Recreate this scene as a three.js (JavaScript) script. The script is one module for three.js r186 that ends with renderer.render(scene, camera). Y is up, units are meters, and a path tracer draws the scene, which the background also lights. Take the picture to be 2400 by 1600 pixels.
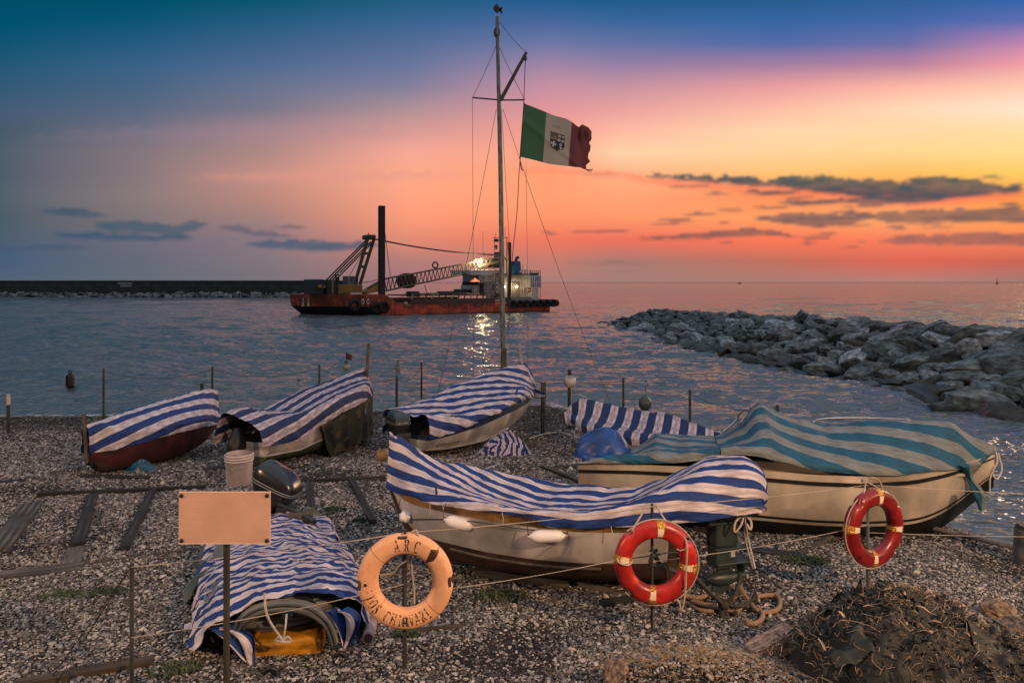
import * as THREE from 'three';
import { RoundedBoxGeometry } from 'three/addons/geometries/RoundedBoxGeometry.js';
import { ConvexGeometry } from 'three/addons/geometries/ConvexGeometry.js';
import { mergeGeometries, mergeVertices, toCreasedNormals } from 'three/addons/utils/BufferGeometryUtils.js';

// ---------------------------------------------------------------- camera, sky, sun, exposure
const scene = new THREE.Scene();
const EYE = 5, FOC = 1568, CX = 1176, HY = 650;          // eye height above the sea, focal length and principal point of a 2352 x 1568 frame
const camera = new THREE.PerspectiveCamera(2 * Math.atan(918 / 1568) * 180 / Math.PI, 2352 / 1836, 0.1, 60000);
camera.setViewOffset(2352, 1836, 0, 268, 2352, 1568);    // a level camera with a shifted lens: uprights stay upright
camera.position.set(0, EYE, 0);
camera.lookAt(0, EYE, -10);
camera.updateMatrixWorld();
camera.updateProjectionMatrix();

const renderer = new THREE.WebGLRenderer({ antialias: true });
renderer.setSize(1024, 682);
renderer.toneMapping = THREE.LinearToneMapping;
renderer.toneMappingExposure = 1.0;
renderer.shadowMap.enabled = true;

// seeded random numbers and noise
let seed = 7;
function rnd() { seed |= 0; seed = seed + 0x6D2B79F5 | 0; let t = Math.imul(seed ^ seed >>> 15, 1 | seed); t = t + Math.imul(t ^ t >>> 7, 61 | t) ^ t; return ((t ^ t >>> 14) >>> 0) / 4294967296; }
const rr = (a, b) => a + (b - a) * rnd();
function hash(ix, iy, iz) { let h = Math.imul(ix, 374761393) ^ Math.imul(iy, 668265263) ^ Math.imul(iz, 1274126177); h = Math.imul(h ^ h >>> 13, 1274126177); return ((h ^ h >>> 16) >>> 0) / 4294967296; }
const fade = t => t * t * (3 - 2 * t);
function vnoise(x, y, z = 0, wrap = 0) {                  // 0..1
  const ix = Math.floor(x), iy = Math.floor(y), iz = Math.floor(z), fx = fade(x - ix), fy = fade(y - iy), fz = fade(z - iz);
  const w = v => wrap ? ((v % wrap) + wrap) % wrap : v;
  const L = (a, b, t) => a + (b - a) * t;
  const c = (k) => L(L(hash(w(ix), w(iy), k), hash(w(ix + 1), w(iy), k), fx), L(hash(w(ix), w(iy + 1), k), hash(w(ix + 1), w(iy + 1), k), fx), fy);
  return fz ? L(c(iz), c(iz + 1), fz) : c(iz);
}
function fbm(x, y, z = 0, oct = 4, wrap = 0) { let s = 0, a = 0.5, n = 0; for (let o = 0; o < oct; o++) { s += a * vnoise(x, y, z + o * 17.3, wrap); n += a; a *= 0.5; x *= 2; y *= 2; z *= 2; wrap *= 2; } return s / n; }
const clamp = (v, a = 0, b = 1) => Math.min(b, Math.max(a, v));
const mix = (a, b, t) => a + (b - a) * t;
const sstep = (a, b, v) => { const t = clamp((v - a) / (b - a)); return t * t * (3 - 2 * t); };
const toLin = c => { c /= 255; return c <= 0.04045 ? c / 12.92 : Math.pow((c + 0.055) / 1.055, 2.4); };
const lin = (r, g, b) => [toLin(r), toLin(g), toLin(b)];
function lerpTable(xs, ys, x) { if (x <= xs[0]) return ys[0]; for (let i = 1; i < xs.length; i++) if (x <= xs[i]) return mix(ys[i - 1], ys[i], (x - xs[i - 1]) / (xs[i] - xs[i - 1])); return ys[ys.length - 1]; }

// the evening sky: a table of air colours by bearing (as position across the frame) and height over the horizon, and clouds
const SKX = [0, 323, 617, 940, 1264, 1421, 1793, 2087, 2352];
const SKV = [0, 50, 100, 150, 200, 250, 300, 350, 400, 450, 500, 550, 600, 650];
const SKC = [
  [[80, 98, 118], [98, 108, 118], [118, 112, 118], [165, 115, 120], [170, 125, 120], [165, 125, 115], [170, 125, 115], [180, 130, 120], [160, 125, 115]],
  [[70, 95, 122], [102, 105, 120], [130, 118, 125], [180, 125, 120], [195, 125, 110], [168, 124, 114], [194, 112, 94], [222, 102, 84], [205, 102, 84]],
  [[75, 95, 115], [112, 108, 122], [140, 120, 128], [225, 140, 115], [240, 120, 95], [238, 114, 92], [255, 122, 86], [250, 130, 95], [255, 135, 90]],
  [[75, 92, 104], [130, 117, 119], [165, 130, 125], [252, 155, 122], [255, 150, 105], [255, 152, 106], [255, 162, 100], [255, 172, 108], [255, 160, 85]],
  [[82, 97, 108], [138, 124, 124], [190, 138, 125], [255, 165, 132], [255, 160, 115], [255, 165, 118], [255, 146, 92], [255, 140, 98], [255, 156, 80]],
  [[80, 92, 108], [134, 120, 124], [200, 146, 134], [255, 170, 138], [255, 160, 115], [255, 178, 135], [255, 195, 115], [255, 190, 95], [255, 205, 98]],
  [[80, 95, 110], [132, 119, 125], [176, 137, 132], [248, 170, 150], [252, 165, 135], [255, 210, 168], [255, 212, 155], [255, 215, 145], [255, 220, 142]],
  [[70, 90, 108], [112, 112, 128], [168, 135, 140], [215, 155, 150], [245, 160, 145], [255, 185, 162], [255, 216, 172], [255, 216, 165], [255, 222, 162]],
  [[68, 92, 118], [90, 104, 128], [122, 119, 138], [175, 145, 150], [225, 150, 155], [232, 162, 158], [255, 190, 165], [255, 218, 182], [255, 230, 205]],
  [[50, 90, 118], [72, 100, 130], [106, 116, 142], [132, 128, 156], [200, 145, 160], [198, 148, 160], [235, 160, 160], [255, 185, 165], [255, 205, 175]],
  [[35, 88, 118], [58, 98, 135], [82, 106, 145], [105, 118, 156], [160, 135, 165], [150, 128, 165], [165, 128, 160], [188, 132, 158], [245, 160, 165]],
  [[15, 84, 115], [38, 90, 130], [62, 98, 138], [84, 108, 150], [110, 120, 165], [100, 115, 163], [85, 108, 168], [110, 112, 168], [190, 134, 175]],
  [[0, 80, 112], [12, 84, 118], [38, 92, 130], [58, 100, 146], [72, 104, 155], [58, 104, 154], [55, 102, 162], [68, 104, 168], [95, 110, 178]],
  [[0, 78, 105], [0, 80, 108], [10, 84, 112], [32, 92, 128], [28, 92, 142], [28, 90, 138], [38, 92, 140], [48, 96, 150], [52, 100, 170]],
];
// clouds as strips: lists of [x, upper edge, lower edge] across the frame (height over the horizon = 650 - y), colour, softness, opacity
const CLOUDS = [
  { p: [[1440, 404, 412], [1560, 412, 432], [1700, 420, 442], [1900, 430, 450], [2100, 440, 474], [2250, 440, 462], [2352, 436, 452]], c: [255, 112, 92], s: 12, a: 0.55, n: 6 },
  { p: [[1180, 384, 392], [1330, 388, 402], [1460, 396, 410]], c: [255, 130, 102], s: 14, a: 0.5, n: 5 },
  { p: [[1472, 400, 403], [1540, 400, 410], [1640, 406, 420], [1750, 410, 428], [1800, 405, 430], [1880, 406, 442], [1960, 410, 450], [2040, 416, 462], [2110, 405, 466], [2180, 406, 458], [2240, 414, 450], [2300, 421, 444], [2352, 426, 440]], c: [64, 82, 90], s: 6, a: 0.96, n: 9 },
  { p: [[1700, 438, 441], [1760, 437, 447], [1830, 441, 446]], c: [96, 84, 86], s: 4, a: 0.8, n: 4 },
  { p: [[1790, 466, 469], [1850, 460, 472], [1940, 456, 464], [1990, 452, 470], [2080, 456, 468], [2120, 462, 466]], c: [92, 92, 96], s: 4, a: 0.85, n: 6 },
  { p: [[1730, 497, 502], [1800, 492, 514], [1880, 492, 522], [1960, 486, 512], [2010, 492, 500]], c: [112, 92, 94], s: 4, a: 0.85, n: 6 },
  { p: [[1960, 490, 494], [2040, 482, 512], [2100, 482, 514], [2200, 480, 510], [2280, 476, 508], [2352, 478, 508], [2500, 484, 502]], c: [122, 96, 92], s: 4, a: 0.85, n: 7 },
  { p: [[1470, 545, 548], [1560, 537, 549], [1680, 526, 545], [1760, 526, 540], [1830, 541, 546]], c: [118, 90, 88], s: 3, a: 0.85, n: 5 },
  { p: [[2020, 555, 558], [2080, 542, 560], [2180, 536, 562], [2300, 536, 563], [2400, 534, 562], [2500, 548, 556]], c: [146, 98, 92], s: 3, a: 0.82, n: 6 },
  { p: [[2255, 404, 406], [2280, 402, 410], [2304, 406, 410]], c: [80, 86, 90], s: 3, a: 0.8, n: 3 },
  { p: [[2290, 470, 472], [2320, 466, 475], [2352, 469, 473]], c: [110, 92, 90], s: 3, a: 0.8, n: 3 },
  { p: [[1305, 531, 532], [1370, 529, 535], [1445, 530, 532]], c: [112, 84, 88], s: 3, a: 0.75, n: 2 },
  { p: [[1246, 530, 532], [1264, 530, 540], [1280, 537, 540]], c: [96, 80, 88], s: 3, a: 0.7, n: 3 },
  { p: [[1836, 556, 558], [1856, 552, 563], [1874, 556, 559]], c: [140, 92, 88], s: 3, a: 0.8, n: 3 },
  { p: [[1878, 535, 537], [1900, 533, 541], [1926, 536, 538]], c: [124, 92, 90], s: 3, a: 0.75, n: 2 },
  { p: [[1340, 398, 400], [1370, 396, 403], [1420, 400, 403]], c: [200, 116, 104], s: 4, a: 0.6, n: 3 },
  { p: [[1300, 604, 606], [1400, 598, 608], [1500, 602, 606]], c: [156, 104, 106], s: 6, a: 0.5, n: 3 },
  { p: [[90, 484, 487], [150, 476, 494], [200, 484, 498], [255, 494, 497]], c: [62, 86, 106], s: 7, a: 0.9, n: 5 },
  { p: [[215, 515, 520], [260, 507, 530], [340, 511, 534], [400, 516, 538], [440, 506, 530], [480, 512, 516]], c: [64, 90, 110], s: 8, a: 0.85, n: 6 },
  { p: [[120, 539, 542], [190, 534, 548], [280, 534, 552], [360, 540, 552], [440, 544, 549]], c: [58, 86, 110], s: 6, a: 0.9, n: 5 },
  { p: [[500, 520, 524], [545, 518, 532], [590, 530, 542], [650, 536, 544], [680, 541, 545]], c: [92, 92, 112], s: 6, a: 0.8, n: 4 },
  { p: [[620, 519, 521], [660, 516, 525], [700, 521, 525]], c: [92, 88, 102], s: 5, a: 0.75, n: 3 },
  { p: [[560, 560, 563], [640, 552, 572], [720, 551, 576], [800, 556, 575], [870, 558, 566]], c: [70, 92, 116], s: 6, a: 0.88, n: 5 },
  { p: [[-200, 562, 580], [0, 566, 578], [120, 562, 574], [210, 566, 570]], c: [68, 86, 110], s: 8, a: 0.7, n: 4 },
  { p: [[440, 410, 411], [700, 392, 416], [900, 394, 412], [1080, 403, 404]], c: [226, 152, 138], s: 16, a: 0.5, n: 10 },
  { p: [[60, 314, 316], [340, 290, 320], [620, 292, 322], [960, 306, 310]], c: [160, 130, 148], s: 24, a: 0.2, n: 14 },
];
{ // small streaks of cloud between and below the larger ones
  seed = 12; for (let i = 0; i < 46; i++) { const x = 1480 + 900 * Math.pow(rnd(), 0.8), y = rr(428, 572), l = rr(14, 70), t = rr(1.6, 4.5), q = (y - 428) / 144; CLOUDS.push({ p: [[x - l, y, y + 1.5], [x - l * 0.2, y - t, y + t], [x + l * 0.5, y - t * 0.7, y + t * 0.8], [x + l, y + 1, y + 2]], c: [mix(88, 150, q), mix(84, 98, q), mix(88, 92, q)], s: 2.5, a: rr(0.45, 0.85), n: rr(2, 4) }); }
}
function skyTable(px, v) {
  const gx = clamp(px, SKX[0], SKX[8]), gv = clamp(v, 0, 650);
  let i = 0; while (i < 7 && gx > SKX[i + 1]) i++;
  let j = 0; while (j < 12 && gv > SKV[j + 1]) j++;
  const tx = (gx - SKX[i]) / (SKX[i + 1] - SKX[i]), ty = (gv - SKV[j]) / (SKV[j + 1] - SKV[j]);
  return [0, 1, 2].map(k => mix(mix(toLin(SKC[j][i][k]), toLin(SKC[j][i + 1][k]), tx), mix(toLin(SKC[j + 1][i][k]), toLin(SKC[j + 1][i + 1][k]), tx), ty));
}
function skyColour(az, el) {                              // az: degrees right of the view axis, el: degrees over the horizon
  const a = az * Math.PI / 180, e = Math.max(0, el) * Math.PI / 180;
  const aIn = clamp(az, -36.9, 36.9) * Math.PI / 180;
  const px = CX + FOC * Math.tan(aIn), v = FOC * Math.tan(Math.min(e, 1.2)) / Math.cos(aIn);
  let c = skyTable(px, v);
  // overhead: above the frame the sky is brightened to a pale zenith as cool fill
  const zen = [0.52, 0.56, 0.66], up = sstep(21, 58, el);
  // round the back: dusk on the left and behind, the fading sunset on the right
  const back = sstep(40, 120, Math.abs(az)), R = az > 0 ? 1 - sstep(90, 170, az) : 0;
  const low = [0, 1, 2].map(k => mix([0.125, 0.125, 0.165][k], [0.62, 0.42, 0.36][k], R));
  c = c.map((x, k) => mix(x, low[k], back));
  c = c.map((x, k) => mix(x, zen[k], up));
  // the glow round the set sun, just outside the right of the frame
  const da = (az - 49) / 12, de = (el - 11) / 7, gl = Math.exp(-(da * da + de * de)) * sstep(38, 46, az);
  c = [c[0] + 1.2 * gl, c[1] + 0.95 * gl, c[2] + 0.6 * gl];
  if (Math.abs(az) < 42 && el < 24 && el > 0) {           // clouds
    const x = CX + FOC * Math.tan(a), vv = FOC * Math.tan(e) / Math.cos(a), y = HY - vv;
    for (const cl of CLOUDS) {
      const P = cl.p; if (x < P[0][0] - 30 || x > P[P.length - 1][0] + 30) continue;
      const xs = P.map(q => q[0]), wob = (fbm(x * 0.045, y * 0.1, cl.n, 5) - 0.5) * 3.2 * cl.n;
      const ends = sstep(P[0][0] - 12, P[0][0] + 16, x) * (1 - sstep(P[P.length - 1][0] - 16, P[P.length - 1][0] + 12, x));
      const t = lerpTable(xs, P.map(q => q[1]), x) + wob, b = lerpTable(xs, P.map(q => q[2]), x) + wob * 0.4;
      const cov = sstep(-cl.s * 0.4, cl.s * 0.4, y - t) * sstep(-cl.s * 0.7, cl.s * 0.7, b - y) * ends * cl.a * (0.72 + 0.42 * fbm(x * 0.025, y * 0.14, 3 + cl.n, 4));
      const k = clamp(cov); if (k <= 0) continue;
      const cc = lin(...cl.c); c = c.map((q, m) => mix(q, cc[m], k));
    }
  }
  if (el < 0) { const dk = sstep(0, -12, el); c = c.map((q, k) => mix(q, [0.03, 0.05, 0.06][k], dk)); }
  return c;
}
const SKW = 2048, SKH = 1024, skyData = new Float32Array(SKW * SKH * 4);
for (let j = 0; j < SKH; j++) for (let i = 0; i < SKW; i++) {
  const el = (j + 0.5) / SKH * 180 - 90, u = (i + 0.5) / SKW;
  // equirectangular: u = atan2(z, x) / 2pi + 0.5; the camera looks along -z (u = 0.25)
  const th = (u - 0.5) * 2 * Math.PI, dx = Math.cos(th), dz = Math.sin(th);
  const az = Math.atan2(dx, -dz) * 180 / Math.PI;
  const c = skyColour(az, el), o = (j * SKW + i) * 4;
  skyData[o] = c[0]; skyData[o + 1] = c[1]; skyData[o + 2] = c[2]; skyData[o + 3] = 1;
}
const skyTexture = new THREE.DataTexture(skyData, SKW, SKH, THREE.RGBAFormat, THREE.FloatType);
skyTexture.mapping = THREE.EquirectangularReflectionMapping;
skyTexture.magFilter = skyTexture.minFilter = THREE.LinearFilter;
skyTexture.needsUpdate = true;
scene.background = skyTexture;
scene.environment = skyTexture;

const sun = new THREE.DirectionalLight(new THREE.Color(1.0, 0.66, 0.4), 0.5);
{
  const az = 47 * Math.PI / 180, el = 12 * Math.PI / 180;
  sun.position.set(Math.sin(az) * Math.cos(el) * 120, Math.sin(el) * 120, -Math.cos(az) * Math.cos(el) * 120);
  sun.target.position.set(0, 0, -14); sun.position.add(sun.target.position);
  sun.castShadow = true; sun.shadow.radius = 24; sun.shadow.mapSize.set(2048, 2048);
  Object.assign(sun.shadow.camera, { left: -60, right: 60, top: 40, bottom: -40, near: 1, far: 400 });
  scene.add(sun, sun.target);
}
// ---------------------------------------------------------------- tools
const V = (x, y, z) => new THREE.Vector3(x, y, z);
const at = (px, py, d) => V((px - CX) * d / FOC, EYE - (py - HY) * d / FOC, -d);       // a direction in the frame and a distance give a place
const taken = {};
const numbered = n => { const k = taken[n] = (taken[n] ?? -1) + 1; return k ? `${n}_${String(k).padStart(3, '0')}` : n; };
function tag(o, label, category, group) { o.userData.label = label; o.userData.category = category; if (group) o.userData.group = group; return o; }
function shadowed(o) { o.castShadow = o.receiveShadow = true; return o; }
function thing(name, label, category, p = V(0, 0, 0), turn = 0, group) {
  const g = new THREE.Group(); g.name = numbered(name); g.position.copy(p); g.rotation.y = turn; scene.add(g); return tag(g, label, category, group);
}
function part(name, geo, mat, parent) { const m = shadowed(new THREE.Mesh(geo, mat)); m.name = name; parent.add(m); return m; }
function single(name, geo, mat, label, category, group) { const m = shadowed(new THREE.Mesh(geo, mat)); m.name = numbered(name); scene.add(m); return tag(m, label, category, group); }
function structure(name, geo, mat) { const m = shadowed(new THREE.Mesh(geo, mat)); m.name = numbered(name); m.userData.kind = 'structure'; scene.add(m); return m; }
function clean(g) {
  for (const k of Object.keys(g.attributes)) if (!['position', 'normal', 'uv'].includes(k)) g.deleteAttribute(k);
  const n = g.attributes.position.count;
  if (!g.attributes.normal) g.computeVertexNormals();
  if (!g.attributes.uv) g.setAttribute('uv', new THREE.BufferAttribute(new Float32Array(n * 2), 2));
  if (!g.index) g.setIndex([...Array(n).keys()]);
  g.clearGroups(); return g;
}
const merge = list => mergeGeometries(list.map(clean));
function boxUV(g, s = 1) {                                 // texture coordinates in metres, laid on by each face's direction
  g = g.index ? g.toNonIndexed() : g; const p = g.attributes.position, uv = new Float32Array(p.count * 2), a = V(), b = V(), c = V();
  for (let i = 0; i < p.count; i += 3) {
    a.fromBufferAttribute(p, i); b.fromBufferAttribute(p, i + 1); c.fromBufferAttribute(p, i + 2);
    const n = b.clone().sub(a).cross(c.clone().sub(a)); const ax = Math.abs(n.x), ay = Math.abs(n.y), az = Math.abs(n.z);
    [a, b, c].forEach((q, k) => { const [u, v] = ax >= ay && ax >= az ? [q.z, q.y] : ay >= az ? [q.x, q.z] : [q.x, q.y]; uv[(i + k) * 2] = u * s; uv[(i + k) * 2 + 1] = v * s; });
  }
  g.setAttribute('uv', new THREE.BufferAttribute(uv, 2)); return g;
}
function box(w, h, d, p = V(0, 0, 0), r = 0.01, rot) {
  const g = boxUV(r ? new RoundedBoxGeometry(w, h, d, 1, Math.min(r, w * 0.45, h * 0.45, d * 0.45)) : new THREE.BoxGeometry(w, h, d));
  if (rot) g.applyMatrix4(new THREE.Matrix4().makeRotationFromEuler(rot));
  return g.translate(p.x, p.y, p.z);
}
function bar(a, b, w, h = w, r = 0) {                      // a squared bar from a to b
  const d = b.clone().sub(a), L = d.length(), g = boxUV(r ? new RoundedBoxGeometry(w, h, L, 1, r) : new THREE.BoxGeometry(w, h, L));
  const m = new THREE.Matrix4().lookAt(a, b, Math.abs(d.y) > 0.98 * L ? V(1, 0, 0) : V(0, 1, 0)); g.applyMatrix4(m);
  const c = a.clone().add(b).multiplyScalar(0.5); return g.translate(c.x, c.y, c.z);
}
function rod(a, b, r0, r1 = r0, n = 8) {                   // a round bar from a to b
  const d = b.clone().sub(a), L = d.length(), g = new THREE.CylinderGeometry(r1, r0, L, n, 1);
  const u = g.attributes.uv; for (let i = 0; i < u.count; i++) u.setXY(i, u.getX(i) * 2 * Math.PI * r0, u.getY(i) * L);
  g.applyQuaternion(new THREE.Quaternion().setFromUnitVectors(V(0, 1, 0), d.normalize()));
  const c = a.clone().add(b).multiplyScalar(0.5); return g.translate(c.x, c.y, c.z);
}
function tube(pts, r, seg, rad = 6, closed = false) {
  const c = new THREE.CatmullRomCurve3(pts, closed, 'centripetal'), n = seg ?? pts.length * 5, g = new THREE.TubeGeometry(c, n, r, rad, closed), L = c.getLength(), u = g.attributes.uv;
  for (let i = 0; i < u.count; i++) u.setXY(i, u.getX(i) * L, u.getY(i) * 2 * Math.PI * r); return g;
}
function sag(a, b, drop, r, n = 14, rad = 5) {              // a slack line from a to b
  const pts = []; for (let i = 0; i <= 6; i++) { const t = i / 6; pts.push(a.clone().lerp(b, t).add(V(0, -drop * 4 * t * (1 - t), 0))); } return tube(pts, r, n, rad);
}
function sheet(nu, nv, f, closedU = false) {               // f(u, v) -> {p, uv} or Vector3
  const pos = [], uv = [], idx = [];
  for (let j = 0; j <= nv; j++) for (let i = 0; i <= nu; i++) { const q = f(i / nu, j / nv), p = q.p ?? q; pos.push(p.x, p.y, p.z); const t = q.uv ?? [i / nu, j / nv]; uv.push(t[0], t[1]); }
  for (let j = 0; j < nv; j++) for (let i = 0; i < nu; i++) { const a = j * (nu + 1) + i, b = a + 1, c = a + nu + 1, d = c + 1; idx.push(a, b, c, b, d, c); }
  const g = new THREE.BufferGeometry(); g.setAttribute('position', new THREE.Float32BufferAttribute(pos, 3)); g.setAttribute('uv', new THREE.Float32BufferAttribute(uv, 2)); g.setIndex(idx); g.computeVertexNormals(); return g;
}
function thick(g, t) {                                     // gives a sheet a back and a rim
  const n = g.attributes.position.count, p = g.attributes.position, nm = g.attributes.normal, uv = g.attributes.uv, pos = [], us = [], idx = [];
  for (let k = 0; k < 2; k++) for (let i = 0; i < n; i++) { const s = k ? -t : 0; pos.push(p.getX(i) + nm.getX(i) * s, p.getY(i) + nm.getY(i) * s, p.getZ(i) + nm.getZ(i) * s); us.push(uv.getX(i), uv.getY(i)); }
  const id = g.index.array, edges = new Map();
  for (let i = 0; i < id.length; i += 3) { const [a, b, c] = [id[i], id[i + 1], id[i + 2]]; idx.push(a, b, c, n + a, n + c, n + b); for (const [x, y] of [[a, b], [b, c], [c, a]]) { const k = Math.min(x, y) * n + Math.max(x, y); edges.has(k) ? edges.set(k, null) : edges.set(k, [x, y]); } }
  for (const e of edges.values()) if (e) { const [x, y] = e; idx.push(x, n + x, n + y, x, n + y, y); }
  const o = new THREE.BufferGeometry(); o.setAttribute('position', new THREE.Float32BufferAttribute(pos, 3)); o.setAttribute('uv', new THREE.Float32BufferAttribute(us, 2)); o.setIndex(idx); o.computeVertexNormals(); return o;
}
// textures: f(x, y) -> [r, g, b] in 0..1 (sRGB for colours), tiling
function texture(n, m, f, srgb = true) {
  const d = new Uint8Array(n * m * 4);
  for (let j = 0; j < m; j++) for (let i = 0; i < n; i++) { const c = f(i / n, j / m), o = (j * n + i) * 4; for (let k = 0; k < 3; k++) d[o + k] = clamp(c[k] ?? c[0]) * 255; d[o + 3] = 255; }
  const t = new THREE.DataTexture(d, n, m); t.wrapS = t.wrapT = THREE.RepeatWrapping; t.magFilter = THREE.LinearFilter; t.minFilter = THREE.LinearMipmapLinearFilter; t.generateMipmaps = true; if (srgb) t.colorSpace = THREE.SRGBColorSpace; t.needsUpdate = true; return t;
}
const rep = (t, x, y = x) => { const c = t.clone(); c.repeat.set(x, y); c.needsUpdate = true; return c; };
const grey = (n, f) => texture(n, n, (x, y) => { const v = f(x, y); return [v, v, v]; }, false);
const mottle = grey(256, (x, y) => 0.5 + (fbm(x * 6, y * 6, 1, 5, 6) - 0.5) * 1.5);
const mottleCol = texture(256, 256, (x, y) => { const v = 0.80 + (fbm(x * 5, y * 5, 2, 5, 5) - 0.5) * 0.75; return [v, v, v]; });   // neutral wear, multiplies the colour
const streakCol = texture(256, 256, (x, y) => { const v = 0.84 + (fbm(x * 24, y * 3, 5, 4, 3) - 0.5) * 0.5 + (fbm(x * 5, y * 5, 8, 4, 5) - 0.5) * 0.35; return [v, v, v]; });
const rustCol = texture(256, 256, (x, y) => { const a = fbm(x * 6, y * 6, 11, 5, 6), s = fbm(x * 40, y * 5, 13, 3, 5); const k = sstep(0.42, 0.66, a * 0.7 + s * 0.4); return [mix(0.74, 0.46, k), mix(0.31, 0.23, k), mix(0.21, 0.16, k)].map(v => v * (0.85 + 0.3 * fbm(x * 32, y * 32, 4, 2, 32))); });
const woodCol = texture(256, 512, (x, y) => { const g = fbm(x * 22, y * 2, 21, 4, 2), cr = sstep(0.64, 0.7, fbm(x * 30, y * 1, 23, 3, 1)); const v = 0.36 + (g - 0.5) * 0.5 - 0.22 * cr + (fbm(x * 4, y * 4, 3, 3, 4) - 0.5) * 0.3; return [v * 1.04, v, v * 0.93]; });
const woodBump = grey(256, (x, y) => fbm(x * 30, y * 3, 21, 4, 3));
const weave = grey(128, (x, y) => 0.5 + 0.25 * Math.sin(x * 64 * Math.PI) * Math.sin(y * 64 * Math.PI) + (fbm(x * 8, y * 8, 2, 3, 8) - 0.5) * 0.4);
const std = (color, o = {}) => new THREE.MeshStandardMaterial({ color: Array.isArray(color) ? new THREE.Color().setRGB(...color) : color, roughness: 0.6, ...o });
const phys = (color, o = {}) => new THREE.MeshPhysicalMaterial({ color: Array.isArray(color) ? new THREE.Color().setRGB(...color) : color, roughness: 0.5, ...o });
const worn = (color, o = {}) => std(color, { map: mottleCol, bumpMap: mottle, bumpScale: 0.004, ...o });
const twosided = m => { m.side = THREE.DoubleSide; return m; };

// ---------------------------------------------------------------- the lie of the land: sea level is y = 0, d runs away from the camera (-z)
const SHORE = [[-90, 26], [-40, 24], [-19, 25], [-8, 25.6], [-1, 27], [1.4, 27.6], [3, 25.8], [6, 23.8], [7.6, 21], [9.5, 18.8], [12, 17.2], [16, 16], [30, 14], [60, 12]];
function shoreDist(x, d) {                                  // > 0 on the beach
  let best = 1e9, inside = false;
  for (let i = 1; i < SHORE.length; i++) {
    const [ax, ad] = SHORE[i - 1], [bx, bd] = SHORE[i], ex = bx - ax, ed = bd - ad, t = clamp(((x - ax) * ex + (d - ad) * ed) / (ex * ex + ed * ed));
    best = Math.min(best, Math.hypot(x - ax - ex * t, d - ad - ed * t));
    if (x >= ax && x < bx) inside = d < mix(ad, bd, (x - ax) / ex);
    }
  return inside ? best : -best;
}
function groundH(x, d) {
  const s = shoreDist(x, d);
  if (s <= 0) return Math.max(-3, 0.3 * s);
  const base = Math.max(0.24, 2.52 - 0.1 * d), k = 0.36 * s, sm = 0.35;
  const h = clamp(0.5 + 0.5 * (k - base) / sm); let g = mix(k, base, h) - sm * h * (1 - h) * 0.5;
  g = mix(g, Math.min(g, -0.1 + 0.02 * (11 - d)), sstep(5.9, 8.2, x + 0.2 * (d - 11)));            // the low wet flat on the right
  g += (fbm(x * 0.55, d * 0.55, 5, 3) - 0.5) * 0.16 * sstep(0.5, 3, s);
  // the low hump of earth in the right foreground
  const a = (x - 1.35) / 1.0, b = (d - 4.75) / 0.75; g += 0.28 * Math.exp(-(a * a + b * b));
  return g;
}
function ground(px, py) {                                   // where the line of sight through a point of the frame meets the beach
  let lo = 2, hi = 60; const f = d => EYE - (py - HY) * d / FOC - Math.max(groundH((px - CX) * d / FOC, d), 0);
  for (let d = 2; d < 60; d += 0.25) if (f(d) < 0) { hi = d; lo = d - 0.25; break; }
  for (let i = 0; i < 16; i++) { const m = (lo + hi) / 2; f(m) < 0 ? hi = m : lo = m; }
  return at(px, py, hi);
}
const onGround = (x, d, up = 0) => V(x, groundH(x, d) + up, -d);
// ---------------------------------------------------------------- beach, sea, promenade
const pebbleHeight = (() => {                               // one tile of pebbles (voronoi), shared by colour and relief
  const N = 26, pts = []; for (let j = 0; j < N; j++) for (let i = 0; i < N; i++) pts.push([(i + 0.15 + 0.7 * hash(i, j, 91)) / N, (j + 0.15 + 0.7 * hash(i, j, 92)) / N, hash(i, j, 93)]);
  return (x, y) => { let d1 = 9, d2 = 9, id = 0; const ci = Math.floor(x * N), cj = Math.floor(y * N);
    for (let b = -1; b <= 1; b++) for (let a = -1; a <= 1; a++) { const ii = ((ci + a) % N + N) % N, jj = ((cj + b) % N + N) % N, p = pts[jj * N + ii]; let dx = Math.abs(p[0] - x), dy = Math.abs(p[1] - y); dx = Math.min(dx, 1 - dx); dy = Math.min(dy, 1 - dy); const q = Math.hypot(dx, dy * 1.25); if (q < d1) { d2 = d1; d1 = q; id = p[2]; } else if (q < d2) d2 = q; }
    return [clamp((d2 - d1) * N * 1.1), id]; };
})();
const shingleCol = texture(512, 512, (x, y) => { const [e, id] = pebbleHeight(x, y), v = (0.07 + 0.2 * id * id) * (0.8 + 0.4 * fbm(x * 60, y * 60, 5, 2, 60)); return [v * 1.04, v, v * 0.97]; });
const shingleBump = grey(512, (x, y) => sstep(0, 0.7, pebbleHeight(x, y)[0]));
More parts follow.
